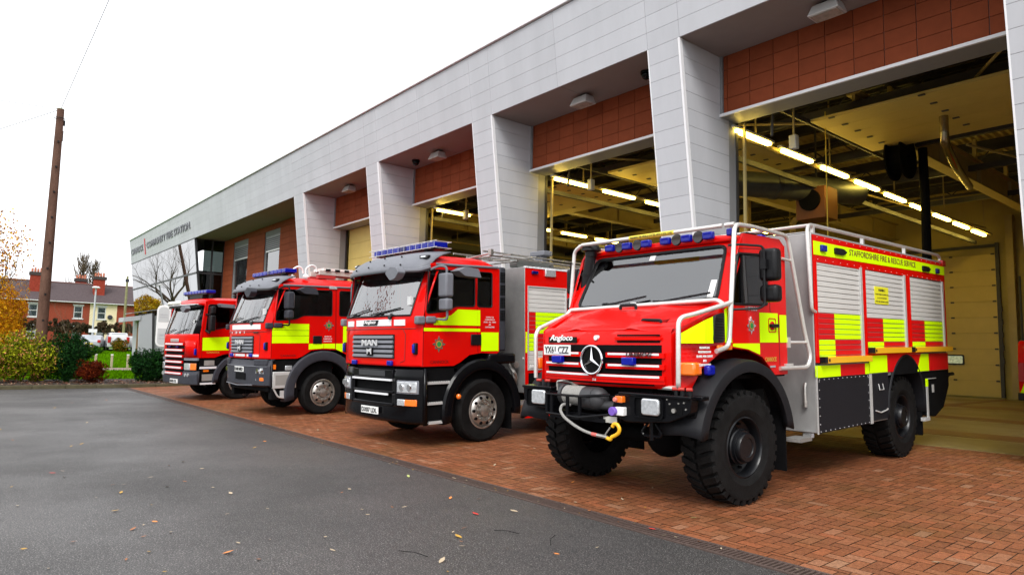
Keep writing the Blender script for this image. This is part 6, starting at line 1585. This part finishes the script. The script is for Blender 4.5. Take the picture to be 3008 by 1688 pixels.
def shrub(name,loc,rad,n,size,mats,label,cat='shrub',seed=1,clumps=22,shell=.35,grp=None):
    rnd=random.Random(seed);t=empty(name,loc);tag(t,label,cat,grp)
    mb=MB();leafcloud(mb,(0,0,rad[2]*.92),rad,n,size,rnd,tuple(range(len(mats))),shell,clumps=int(clumps*1.7));mb.build('foliage',mats,t,smooth=False,fix=False)
    mb=MB()
    for i in range(9):
        a=rnd.uniform(0,6.28);mb.tube([(0,0,-.05),(rad[0]*.3*math.cos(a),rad[1]*.3*math.sin(a),rad[2]*.7),(rad[0]*.6*math.cos(a),rad[1]*.6*math.sin(a),rad[2]*1.4)],.015,5)
    mb.build('stems',BARK,t);return t
zt=terr(-28.6)
GY=[lm('leaf_olive',(.13,.15,.004)),lm('leaf_lime',(.25,.27,.008)),lm('leaf_green',(.035,.07,.004)),lm('leaf_salmon',(.50,.20,.08))]
DG=[lm('leaf_dark_green',(.004,.020,.005)),lm('leaf_mid_green',(.010,.045,.007))]
RB=[lm('leaf_rust',(.13,.020,.003)),lm('leaf_wine',(.055,.006,.003))]
shrub('shrub',(-29.5,2.05,zt),(1.2,1.30,.92),14000,.055,GY[:3]+[GY[0],GY[1],GY[1],GY[0],GY[3]],'wide olive-green shrub with a few salmon leaves at the left, behind the kerb',seed=2,clumps=44)
shrub('shrub',(-29.2,.3,zt),(1.3,1.0,.95),6500,.055,GY,'yellow-green shrub cut by the left edge of the picture',seed=3,clumps=30)
shrub('conifer_bush',(-29.1,3.32,zt-.05),(.9,.72,.98),15000,.045,DG,'dark green feathery bush just right of the telegraph pole','shrub',seed=4,clumps=34)
shrub('conifer_bush',(-29.7,3.95,zt+.85),(.7,.50,.36),4200,.045,[DG[1],lm('leaf_fern',(.05,.14,.005))],'lighter green spreading branches leaning right from behind the dark bush','shrub',seed=14,clumps=16)
shrub('shrub',(-28.5,4.0,zt-.06),(.62,.50,.50),8000,.038,RB,'low rust-red shrub in the middle of the planting bed','shrub',seed=5,clumps=26)
shrub('conifer_bush',(-29.0,6.02,zt-.06),(.85,.66,.74),13000,.048,DG,'dark green bush beside the leftmost fire engine, in front of the white sign','shrub',seed=6,clumps=36)
shrub('shrub',(-58,9.9,terr(-58)),(.7,.55,.55),2200,.08,[lm('leaf_bronze',(.20,.09,.005)),GY[2]],'bronze shrub standing in front of the white estate car','shrub',seed=7)
shrub('shrub',(-56,7.7,terr(-56)),(1.2,.75,.24),2200,.08,[GY[2],DG[1]],'low green shrub hiding the bottom of the silver car','shrub',seed=8)
# autumn tree at the left edge
t=empty('autumn_tree',(-37.5,1.0,terr(-37.5)));tag(t,'orange and gold autumn tree thinning to bare twigs, cut by the left edge','tree')
rnd=random.Random(21);mb=MB();tips=[];mb.tube([(0,0,-.1),(.1,0,1.2),(0,.05,2.2)],.16,8,radii=[.2,.16,.14])
for i in range(8): branches(mb,(0,.05,1.4+.12*i),(rnd.uniform(-.6,.6),rnd.uniform(-.6,.6),1),1.7,.06,3,rnd,.55,tips,.25,2,3)
mb.build('trunk',BARK,t)
AU=[lm('leaf_orange',(.52,.20,.003)),lm('leaf_gold',(.60,.32,.008)),lm('leaf_copper',(.33,.09,.004))]
mb=MB();leafcloud(mb,(0,.15,2.2),(1.7,1.75,2.4),18000,.055,rnd,(0,1,2,0,1),.5,clumps=40)
for tp in tips:
    for k in range(9):
        q=tp+Vector((rnd.gauss(0,.25),rnd.gauss(0,.25),rnd.gauss(0,.25)));a=rnd.uniform(0,6.28);s_=.05
        mb.add([q+Vector((s_*math.cos(a),s_*math.sin(a),0)),q+Vector((0,0,s_)),q-Vector((s_*math.cos(a),s_*math.sin(a),0)),q-Vector((0,0,s_))],[(0,1,2,3)],m=rnd.choice((1,2)))
mb.build('crown',AU,t,smooth=False,fix=False)
# bare trees
def bare_tree(name,loc,h,label,seed,depth=5,spread=.5,up=.2,r=.2,n0=3,cat='tree',grp=None,upright=False):
    t=empty(name,loc);tag(t,label,cat,grp);rnd=random.Random(seed);mb=MB()
    mb.tube([(0,0,-.2),(0,0,h*.15),(rnd.uniform(-.1,.1),0,h*.3)],r,8,radii=[r*1.15,r*.95,r*.85]);mb.build('trunk',BARK,t)
    mb=MB()
    for i in range(n0):
        a=6.28*i/n0+rnd.uniform(-.4,.4);k=.25 if upright else .75
        branches(mb,(0,0,h*(.14+.16*i/n0)),(k*math.cos(a),k*math.sin(a),1),h*(.42 if upright else .30),r*.55,depth,rnd,spread,None,up,2,3)
    mb.build('branches',BARK,t);return t
def poplar(loc,h,label,seed):
    t=empty('poplar_tree',loc);tag(t,label,'tree','leafless poplars behind the roofs');rnd=random.Random(seed);mb=MB();mb.cyl((0,0,-.3),(0,0,h),.28,.04,8);mb.build('trunk',BARK,t)
    mb=MB()
    for i in range(150):
        z0=h*rnd.uniform(.15,.9);a=rnd.uniform(0,6.28);L_=h*rnd.uniform(.14,.34)*(1.15-z0/h);sp=rnd.uniform(.3,.6)
        p0=Vector((0,0,z0));p1=p0+Vector((math.cos(a)*sp*L_,math.sin(a)*sp*L_,L_*.5));p2=p1+Vector((math.cos(a)*sp*L_*.4,math.sin(a)*sp*L_*.4,L_*.6));mb.tube([p0,p1,p2],.05,4,radii=[.07,.045,.015])
        for k in range(5):
            q=p1+(p2-p1)*rnd.uniform(-.6,1);b=rnd.uniform(0,6.28);l=rnd.uniform(.4,1.1);mb.tube([q,q+Vector((math.cos(b)*.3*l,math.sin(b)*.3*l,l))],.025,3,radii=[.03,.01])
    mb.build('branches',BARK,t)
poplar((-124,15.3,1.9),13.8,'tall narrow leafless poplar left of another, behind the terrace roofs',31)
poplar((-125,17.0,1.9),13.0,'second narrow leafless poplar, right of the taller one behind the roofs',33)
for i,(x,y,s_) in enumerate([(-72,8.0,4.6),(-74,13.4,4.4)]):
    bare_tree('young_tree',(x,y,terr(x)),s_,['thin leafless young tree right of the telegraph pole, by the hedge','thin leafless young tree between the street lamp and the shelter'][i],40+i,3,.5,.2,.05,4,'tree','young street trees')
# the trees mirrored in the glazing stand across the yard, left of the picture
bare_tree('bare_tree',(-91.5,.2,1.8),10.0,'big spreading leafless tree across the yard, seen mirrored in the glazed corner',51,6,.65,.12,.28,5)
bare_tree('bare_tree',(-31,-3.0,0),8.5,'bare twiggy tree just outside the left edge, mirrored in the windscreens',53,5,.6,.12,.18,5)
t=empty('red_tree',(-30.5,-5,0));tag(t,'tall thinly red-leaved tree left of the picture, mirrored in the windscreens','tree')
rnd=random.Random(91);mb=MB();tips=[];mb.cyl((0,0,-.1),(0,0,5),.22,.15,10)
for i in range(6): branches(mb,(0,0,2.2+.5*i),(rnd.uniform(-.6,.6),rnd.uniform(-.6,.6),1),3.2,.09,3,rnd,.55,tips,.2,2,3)
mb.build('trunk',BARK,t);mb=MB()
for tp in tips:
    for k in range(4):
        q=tp+Vector((rnd.gauss(0,.4),rnd.gauss(0,.4),rnd.gauss(0,.4)));a=rnd.uniform(0,6.28);s_=.09
        mb.add([q+Vector((s_*math.cos(a),s_*math.sin(a),0)),q+Vector((0,0,s_)),q-Vector((s_*math.cos(a),s_*math.sin(a),0)),q-Vector((0,0,s_))],[(0,1,2,3)])
mb.build('crown',lm('leaf_red',(.30,.03,.01)),t,smooth=False,fix=False)
t=empty('yellow_tree',(-97,2.6,1.2));tag(t,'yellow-leaved tree across the yard, seen mirrored low in the glazing','tree')
rnd=random.Random(61);mb=MB();leafcloud(mb,(0,0,2.6),(2.2,2.6,2.1),5000,.16,rnd,(0,1),.5,clumps=26);mb.build('crown',[lm('leaf_yellow',(.62,.45,.03)),AU[1]],t,smooth=False,fix=False)
mb=MB();mb.cyl((0,0,-1),(0,0,3.4),.2,.1,10);mb.build('trunk',BARK,t)
# hedge
HG=[lm('hedge_twig',(.06,.042,.025)),lm('hedge_dark',(.018,.024,.008)),lm('hedge_brown',(.08,.045,.025))]
mb=MB();rnd=random.Random(71)
t=empty('hedge',(-80,12,terr(-80)));tag(t,'long clipped brown-green hedge in front of the brick terrace','hedge')
for k in range(40):
    leafcloud(mb,(0,-9+k*.62,1.80),(.9,.7,.80),1300,.10,rnd,(0,0,1,2),.8,clumps=9)
mb.build('foliage',HG,t,smooth=False,fix=False)
mb=MB()
for k in range(40):
    y=-9+k*.6;mb.tube([(0,y,-.1),(.1,y+rnd.uniform(-.2,.2),.9),(0,y+rnd.uniform(-.4,.4),1.9)],.05,5)
mb.build('stems',BARK,t)
# ============================================================ POLES, SIGN, SHELTER
POLEM=mat('weathered_pole_wood',(.11,.062,.045),.9,spec=.05,var=.35,vs=5,bump=.8,bs=30,stretch=(1,1,.3))
t=empty('telegraph_pole',(-30,2.58,terr(-30)));tag(t,'tall brown wooden telegraph pole behind the planting bed','telegraph pole')
mb=MB();mb.cyl((0,0,-.3),(0,0,10.1),.20,.12,20);mb.build('pole',POLEM,t)
mb=MB();mb.tube([(.17*math.cos(a),.17*math.sin(a),9.75) for a in [6.28*i/16 for i in range(16)]],.012,5,closed=True);mb.cyl((.0,.15,9.7),(0,.15,9.5),.03);mb.cyl((0,.13,9.3),(0,.13,8.9),.02)
for k in range(9): mb.box(.1,.19,-.03,.03,1.2+.95*k,1.26+.95*k)
mb.build('steel_fittings',BLK,t)
mb=MB();mb.cyl((0,0,10.1),(0,0,10.12),.125,.115,20);mb.build('pole_cap',mat('algae_green',(.12,.16,.04),.8),t)
for e_,lb_ in (((-32.5,-8,9.8+1.2),'thin overhead wire running left from the top of the telegraph pole'),((-58,-14,6.5),'thin overhead wire dropping down left from the telegraph pole'),((-4,5,21),'thin overhead wire rising right from the telegraph pole')):
    mb=MB();a=Vector((-30,2.58,10.25));b=Vector(e_);P=[a+(b-a)*i/12-Vector((0,0,.25*math.sin(math.pi*i/12))) for i in range(13)];mb.tube(P,.012,4);tag(mb.build('overhead_wire',mat('wire_grey',(.15,.15,.16),.6),None),lb_,'wire','wires from the telegraph pole')
t=empty('wooden_pole',(-79,13.72,terr(-79)));tag(t,'thin mossy wooden pole with a small box on top, in front of the terrace','pole')
mb=MB();mb.cyl((0,0,0),(0,0,7.2),.14,.10,12);mb.build('pole',mat('mossy_wood',(.20,.19,.09),.85,var=.3),t)
mb=MB();mb.box(-.1,.1,-.16,.16,6.6,6.9);mb.build('top_box',DGRY,t)
t=empty('telegraph_pole',(-84,.2,terr(-84)));tag(t,'distant telegraph pole across the yard, only seen mirrored in the glazing','telegraph pole')
mb=MB();mb.cyl((0,0,0),(0,0,11.5),.22,.15,12);mb.build('pole',POLEM,t)
t=empty('street_lamp',(-60.3,8.4,terr(-60)));tag(t,'slim grey street lamp with a flat white head and small sign','street lamp')
mb=MB();mb.cyl((0,0,0),(0,0,4.75),.075,.055,10);mb.build('pole',mat('lamp_post_grey',(.42,.44,.46),.5),t)
mb=MB();mb.lathe([(.0,.14),(.18,.12),(.28,.03),(.27,0),(.0,-.02)],(0,0,4.75),(0,0,1),18);mb.build('lamp_head',WHT,t)
mb=MB();mb.box(.06,.09,-.28,.28,1.35,1.62);mb.build('sign_plate',WHT,t)
for i,(x,y) in enumerate([(-40.2,5.83),(-40.2,6.55),(-40.2,7.28)]):
    t=empty('wooden_post',(x,y,terr(x)));tag(t,['short pale post furthest left on the lawn by the path','short pale post in the middle of the lawn by the path','short pale post on the lawn nearest the shelter'][i],'post','short posts beside the footpath')
    mb=MB();mb.box(-.05,.05,-.05,.05,-.1,.62);mb.build('post',mat('pale_wood',(.42,.36,.24),.8,var=.2),t,bevel=.01)
    mb=MB();mb.box(-.055,.055,-.055,.055,.62,.68);mb.build('post_cap',WHT,t,bevel=.01)
# totem sign
t=empty('totem_sign',(-31.45,6.92,terr(-31.45)),0);tag(t,'white rounded upright sign board on a grey post behind the dark bush','sign')
mb=MB();sh=rpoly([(-.26,1.28),(.26,1.28),(.26,3.03),(-.26,3.03)],.26,8)
sx_=[(p[0],p[1]) for p in sh];mb.prism(sx_,'x',-.03,.03);o=mb.build('sign_board',WHT,t,bevel=.01)
o.rotation_euler=(0,0,R(-8))
mb=MB();mb.prism(rpoly([(-.20,2.32),(.20,2.32),(.20,2.95),(-.20,2.95)],[.02,.02,.2,.2],6),'x',.031,.036);mb.prism(rpoly([(-.20,1.36),(.20,1.36),(.20,2.05),(-.20,2.05)],[.2,.2,.02,.02],6),'x',.031,.036);q=mb.build('sign_field',mat('sign_grey_field',(.48,.49,.49),.5),t);q.rotation_euler=(0,0,R(-8))
for l,z,h_ in (('Staffordshire',2.6,.05),('Fire and Rescue',2.5,.05),('CANNOCK',1.72,.10),('FIRE STATION',1.6,.05)):
    q=text(l,'sign_lettering',mat('sign_grey_ink',(.30,.30,.34),.5),t,(.037,-.14,z),(0,1,0),(0,0,1),h_,.28,.002);q.rotation_euler=(0,0,R(-8))
mb=MB();mb.cyl((-.1,.34,0),(-.1,.34,2.95),.055,n=14);mb.build('post',mat('lamp_post_grey',(.42,.44,.46),.5),t)
# entrance shelter (grey clad)
t=empty('entrance_porch',(-45,9,terr(-45)));tag(t,'small grey-clad entrance porch with a flat projecting canopy beside the glazed corner','porch')
CL=mat('porch_cladding',(.36,.37,.40),.5,var=.04,vs=1.5)
mb=MB();mb.hexa([(.2,-.34,-.6),(.2,.42,-.6),(-1.6,.42,-.6),(-1.6,-.34,-.6),(.2,-.45,2.70),(.2,.22,2.92),(-1.6,.22,2.92),(-1.6,-.45,2.70)]);mb.build('porch_wall',CL,t,bevel=.01)
mb=MB();mb.hexa([(.25,-1.28,2.32),(.25,-.38,2.46),(-1.2,-.38,2.46),(-1.2,-1.28,2.32),(.25,-1.28,2.58),(.25,-.38,2.74),(-1.2,-.38,2.74),(-1.2,-1.28,2.58)]);mb.build('canopy',CL,t,bevel=.01)
mb=MB();mb.hexa([(.22,.44,-.6),(.22,.52,-.6),(.0,.52,-.6),(.0,.44,-.6),(.22,.24,2.9),(.22,.34,2.9),(.0,.34,2.9),(.0,.24,2.9)]);mb.box(.2,.23,.35,1.1,.62,.68);mb.build('downpipe',DARKF,t)
mb=MB();mb.hexa([(.1,.5,-.6),(.1,1.7,-.6),(-.4,1.7,-.6),(-.4,.5,-.6),(.1,.34,2.75),(.1,1.7,3.0),(-.4,1.7,3.0),(-.4,.34,2.75)]);mb.build('side_wall',mat('roughcast',(.28,.29,.30),.8,bump=.8,bs=60,var=.2,vs=30),t)
mb=MB();mb.hexa([(.3,-.9,2.84),(.3,1.9,3.40),(-1.6,1.9,3.40),(-1.6,-.9,2.84),(.3,-.9,2.88),(.3,1.9,3.44),(-1.6,1.9,3.44),(-1.6,-.9,2.88)]);mb.build('roof_sheet',FRAME,t)
mb=MB();mb.box(-.3,.0,-.44,-.36,-.6,2.5);mb.build('timber_post',mat('brown_timber',(.16,.09,.04),.8,var=.2),t)
# ============================================================ TERRACE HOUSES
ROOFT=mat('slate_roof',(.075,.058,.06),.9,spec=.1,var=.25,vs=6,bump=.5,bs=12)
def brickmat(name,c,mc):
    m=mat(name,c,.85);N,L=nodes(m);b=N['Principled BSDF'];tc=N.new('ShaderNodeTexCoord');mp=N.new('ShaderNodeMapping');mp.inputs['Rotation'].default_value=(R(90),0,R(90));br=N.new('ShaderNodeTexBrick')
    br.inputs['Color1'].default_value=(*c,1);br.inputs['Color2'].default_value=(c[0]*.75,c[1]*.8,c[2]*.8,1);br.inputs['Mortar'].default_value=(*mc,1);br.inputs['Scale'].default_value=4.5;br.inputs['Mortar Size'].default_value=.012;br.inputs['Row Height'].default_value=.3;br.inputs['Brick Width'].default_value=.9
    L.new(tc.outputs['Object'],mp.inputs[0]);L.new(mp.outputs[0],br.inputs[0]);L.new(br.outputs[0],b.inputs['Base Color']);return m
BR=mat('house_brick',(.24,.052,.03),.9,spec=.05,var=.2,vs=7);CRM=mat('cream_render',(.66,.56,.36),.8,var=.06,vs=1);CHM=mat('chimney_brick',(.24,.04,.025),.9,spec=.05,var=.25,vs=6,bump=.3)
POT=mat('chimney_pot',(.42,.14,.08),.8);UPVC=mat('window_white',(.50,.50,.49),.5);HGL=glassmat('house_glass',(.75,.78,.8),1.5)
HX,GZ=-100,1.5
bounds=[-1.5,4.3,8.35,13.45,16.45,21,26];labs=['red brick terrace house cut by the autumn tree at the left','red brick terrace house behind the telegraph pole','red brick terrace house with the left chimney, middle of the row','cream rendered terrace house under the right-hand chimney','red brick terrace house right of the cream one','red brick terrace house at the right end, mostly hidden by the station']
ZE,ZR_=6.55,9.15
for i in range(1,6):
    a,b=bounds[i],bounds[i+1];t=empty('terrace_house',(HX,(a+b)/2,GZ));tag(t,labs[i],'house','brick terrace behind the lawn')
    A,B=a-(a+b)/2,b-(a+b)/2
    wm=CRM if i==3 else BR
    mb=MB();c=0;win=[]
    pos={0:[1.5],1:[7.55],2:[12.2],3:[14.75],4:[19.4],5:[23]}[i]
    for p in pos:
        y=p-(a+b)/2;win.append((y-.48,y+.48,4.55-GZ,6.1-GZ));win.append((y-.48,y+.48,2.0-GZ,3.5-GZ))
    mb.prism([(A,-.5),(B,-.5),(B,ZE-GZ),(A,ZE-GZ)],'x',-.25,0,holes=[[(u0,v0),(u1,v0),(u1,v1),(u0,v1)] for u0,u1,v0,v1 in win]);mb.box(-8,-.25,A,B,-.5,ZE-GZ);mb.build('wall',wm,t)
    for u0,u1,v0,v1 in win:
        mb=MB();mb.prism([(u0,v0),(u1,v0),(u1,v1),(u0,v1)],'x',-.12,-.04,holes=[[(u0+.1,v0+.1),(u1-.1,v0+.1),(u1-.1,(v0+v1)/2-.04),(u0+.1,(v0+v1)/2-.04)],[(u0+.1,(v0+v1)/2+.04),(u1-.1,(v0+v1)/2+.04),(u1-.1,v1-.1),(u0+.1,v1-.1)]]);fr_=mb.build('window_frame',UPVC,t)
        mb=MB();mb.box(-.14,-.13,u0+.05,u1-.05,v0+.05,v1-.05);mb.build('pane',HGL,fr_)
        mb=MB();mb.box(-.17,-.155,u0+.1,u1-.1,v0+.05,v1-.05);mb.build('curtain',mat('net_curtain',(.40,.42,.42),.9,var=.5,vs=3),fr_)
        mb=MB();mb.box(-.02,.08,u0-.12,u1+.12,v0-.12,v0);mb.box(-.02,.03,u0-.12,u1+.12,v1,v1+.2);mb.build('sill_and_lintel',UPVC,t)
    mb=MB();mb.prism([(.35,ZE-GZ-.03),(.35,ZE-GZ+.07),(-3.9,ZR_-GZ),(-8.2,ZE-GZ+.05),(-8.2,ZE-GZ-.05)],'y',A,B);mb.v=[(v[0],v[1],v[2]) for v in mb.v];rf=mb.build('roof',ROOFT,t)
    mb=MB();mb.cyl((-3.9,A,ZR_-GZ+.03),(-3.9,B,ZR_-GZ+.03),.10,n=8);mb.build('ridge',mat('ridge_tile',(.13,.06,.05),.9),rf)
    mb=MB();mb.cyl((.40,A,ZE-GZ-.02),(.40,B,ZE-GZ-.02),.06,n=8);mb.build('gutter',UPVC,rf)
    if i in (1,3,2):
        yc={1:9.25-.9,3:14.5,2:12.9}[i]-(a+b)/2
        if i==1:yc=B-.6
        xx=-1.9 if i!=2 else -5.4;ht=10.05-GZ if i!=2 else 9.9-GZ
        mb=MB();mb.box(xx-.45,xx+.45,yc-.62,yc+.62,7.4-GZ,ht);mb.box(xx-.52,xx+.52,yc-.70,yc+.70,ht-.25,ht-.12);ch=mb.build('chimney',CHM,rf,bevel=.01)
        mb=MB();mb.box(xx-.54,xx+.54,yc-.74,yc+.74,ht-.35,ht+.05);mb.build('chimney_cap',mat('sooty_brick',(.04,.03,.028),.9),ch)
        mb=MB()
        for k in range(4): mb.cyl((xx,yc-.45+.3*k,ht+.1),(xx,yc-.45+.3*k,ht+(.62 if k%2 else .5)),.13,.11,8)
        mb.build('chimney_pot',POT,ch)
        mb=MB();mb.prism([(xx-.6,7.0-GZ),(xx+.75,7.0-GZ),(xx+.75,7.12-GZ),(xx-.6,7.8-GZ)],'y',yc+.60,yc+.78);mb.build('lead_flashing',mat('lead_grey',(.35,.35,.36),.6),ch)
    if i==3:
        mb=MB();mb.lathe([(0,.05),(.25,.0),(.3,-.1)],(.25,.75,3.35),(1,0,0),14);mb.tube([(0,.75,3.3),(.3,.75,3.35)],.03,5);mb.build('satellite_dish',DGRY,t)
    if i==2:
        mb=MB();mb.prism([(-.9,2.1),(.9,2.1),(.6,2.45),(-.6,2.45)],'x',0,.9);mb.build('porch_roof',ROOFT,t)
    mb=MB();mb.cyl((-3.9,B-.8,ZR_-GZ),(-3.9,B-.8,ZR_-GZ+1.5),.02,n=5);mb.box(-3.92,-3.88,B-1.3,B-.3,ZR_-GZ+1.4,ZR_-GZ+1.43);mb.build('aerial',BLK,rf)
# ============================================================ PARKED CARS
CW=mat('car_white',(.50,.50,.51),.35,coat=.2);CS=mat('car_silver',(.33,.35,.38),.3,metal=.3,coat=.3);TL=mat('tail_lens',(.4,.02,.02),.2)
def car(loc,rz,prof,roof,label,body,kind):
    t=empty('parked_car',loc,rz);t.scale=(.86,.86,.82);tag(t,label,'car','cars parked across the lawn')
    mb=MB();mb.prism(rpoly(prof,.12),'y',-.85,.85);v=[]
    for x,y,z in mb.v: v.append((x,y*(1-.16*max(0,(z-.85))/.7),z))
    mb.v=v;mb.build('body',body,t,bevel=.07)
    mb=MB();x0,x1,x2,x3,zb,zt_=roof
    for s in (1,-1): mb.prism([(x0+.15,zb),(x3-.15,zb),(x2-.1,zt_-.08),(x1+.12,zt_-.08)],'y',s*.74,s*.80);
    mb.v=[(x,y*(1-.10*max(0,z-.9)/.6)+.0,z) for x,y,z in mb.v];mb.build('side_window',BLKG,t)
    mb=MB();mb.hexa([(x0-.02,-.62,zb+.02),(x0-.02,.62,zb+.02),(x0+.05,.62,zb+.02),(x0+.05,-.62,zb+.02),(x1-.06,-.54,zt_-.08),(x1-.06,.54,zt_-.08),(x1+.05,.54,zt_-.08),(x1+.05,-.54,zt_-.08)]);mb.build('rear_window',mat('car_window',(.12,.16,.17),.1,coat=.5),t)
    for s in (1,-1):
        mb=MB();mb.box(-.03,.12,s*.60,s*.84,.72,.98 if kind!='estate' else 1.3);mb.build('tail_light',TL,t,bevel=.03)
        for xx in (.75,3.35):
            mb=MB();mb.cyl((xx,s*.86,.32),(xx,s*.66,.32),.32,n=20);w_=mb.build('wheel',RUB,t)
            mb=MB();mb.cyl((xx,s*.87,.32),(xx,s*.80,.32),.2,n=16);mb.build('rim',STEEL,w_)
    mb=MB();mb.box(-.06,0,-.28,.28,.55,.68);mb.build('number_plate',mat('yellow_plate',(.7,.5,.05),.5),t)
    return t
sal=[(0,.30),(4.2,.30),(4.25,.7),(3.9,.85),(3.1,.95),(2.4,1.40),(1.2,1.42),(.5,1.0),(.05,.95)]
est=[(0,.30),(4.1,.30),(4.15,.75),(3.8,.95),(3.1,1.05),(2.5,1.62),(.45,1.68),(.12,1.25),(.0,.9)]
car((-59.0,8.05,terr(-60)),R(165),sal,(.5,1.15,2.4,3.0,.95,1.42),'silver saloon car parked behind the green shrub, left of the white one',CS,'sal')
car((-59.0,9.97,terr(-60)),R(176),est,(.1,.42,2.5,3.0,1.0,1.66),'white estate car parked in the middle, behind the bronze shrub',CW,'estate')
car((-60.0,12.6,terr(-60)),R(-150),sal,(.5,1.15,2.4,3.0,.95,1.42),'white car half hidden behind the grey porch',CW,'sal')
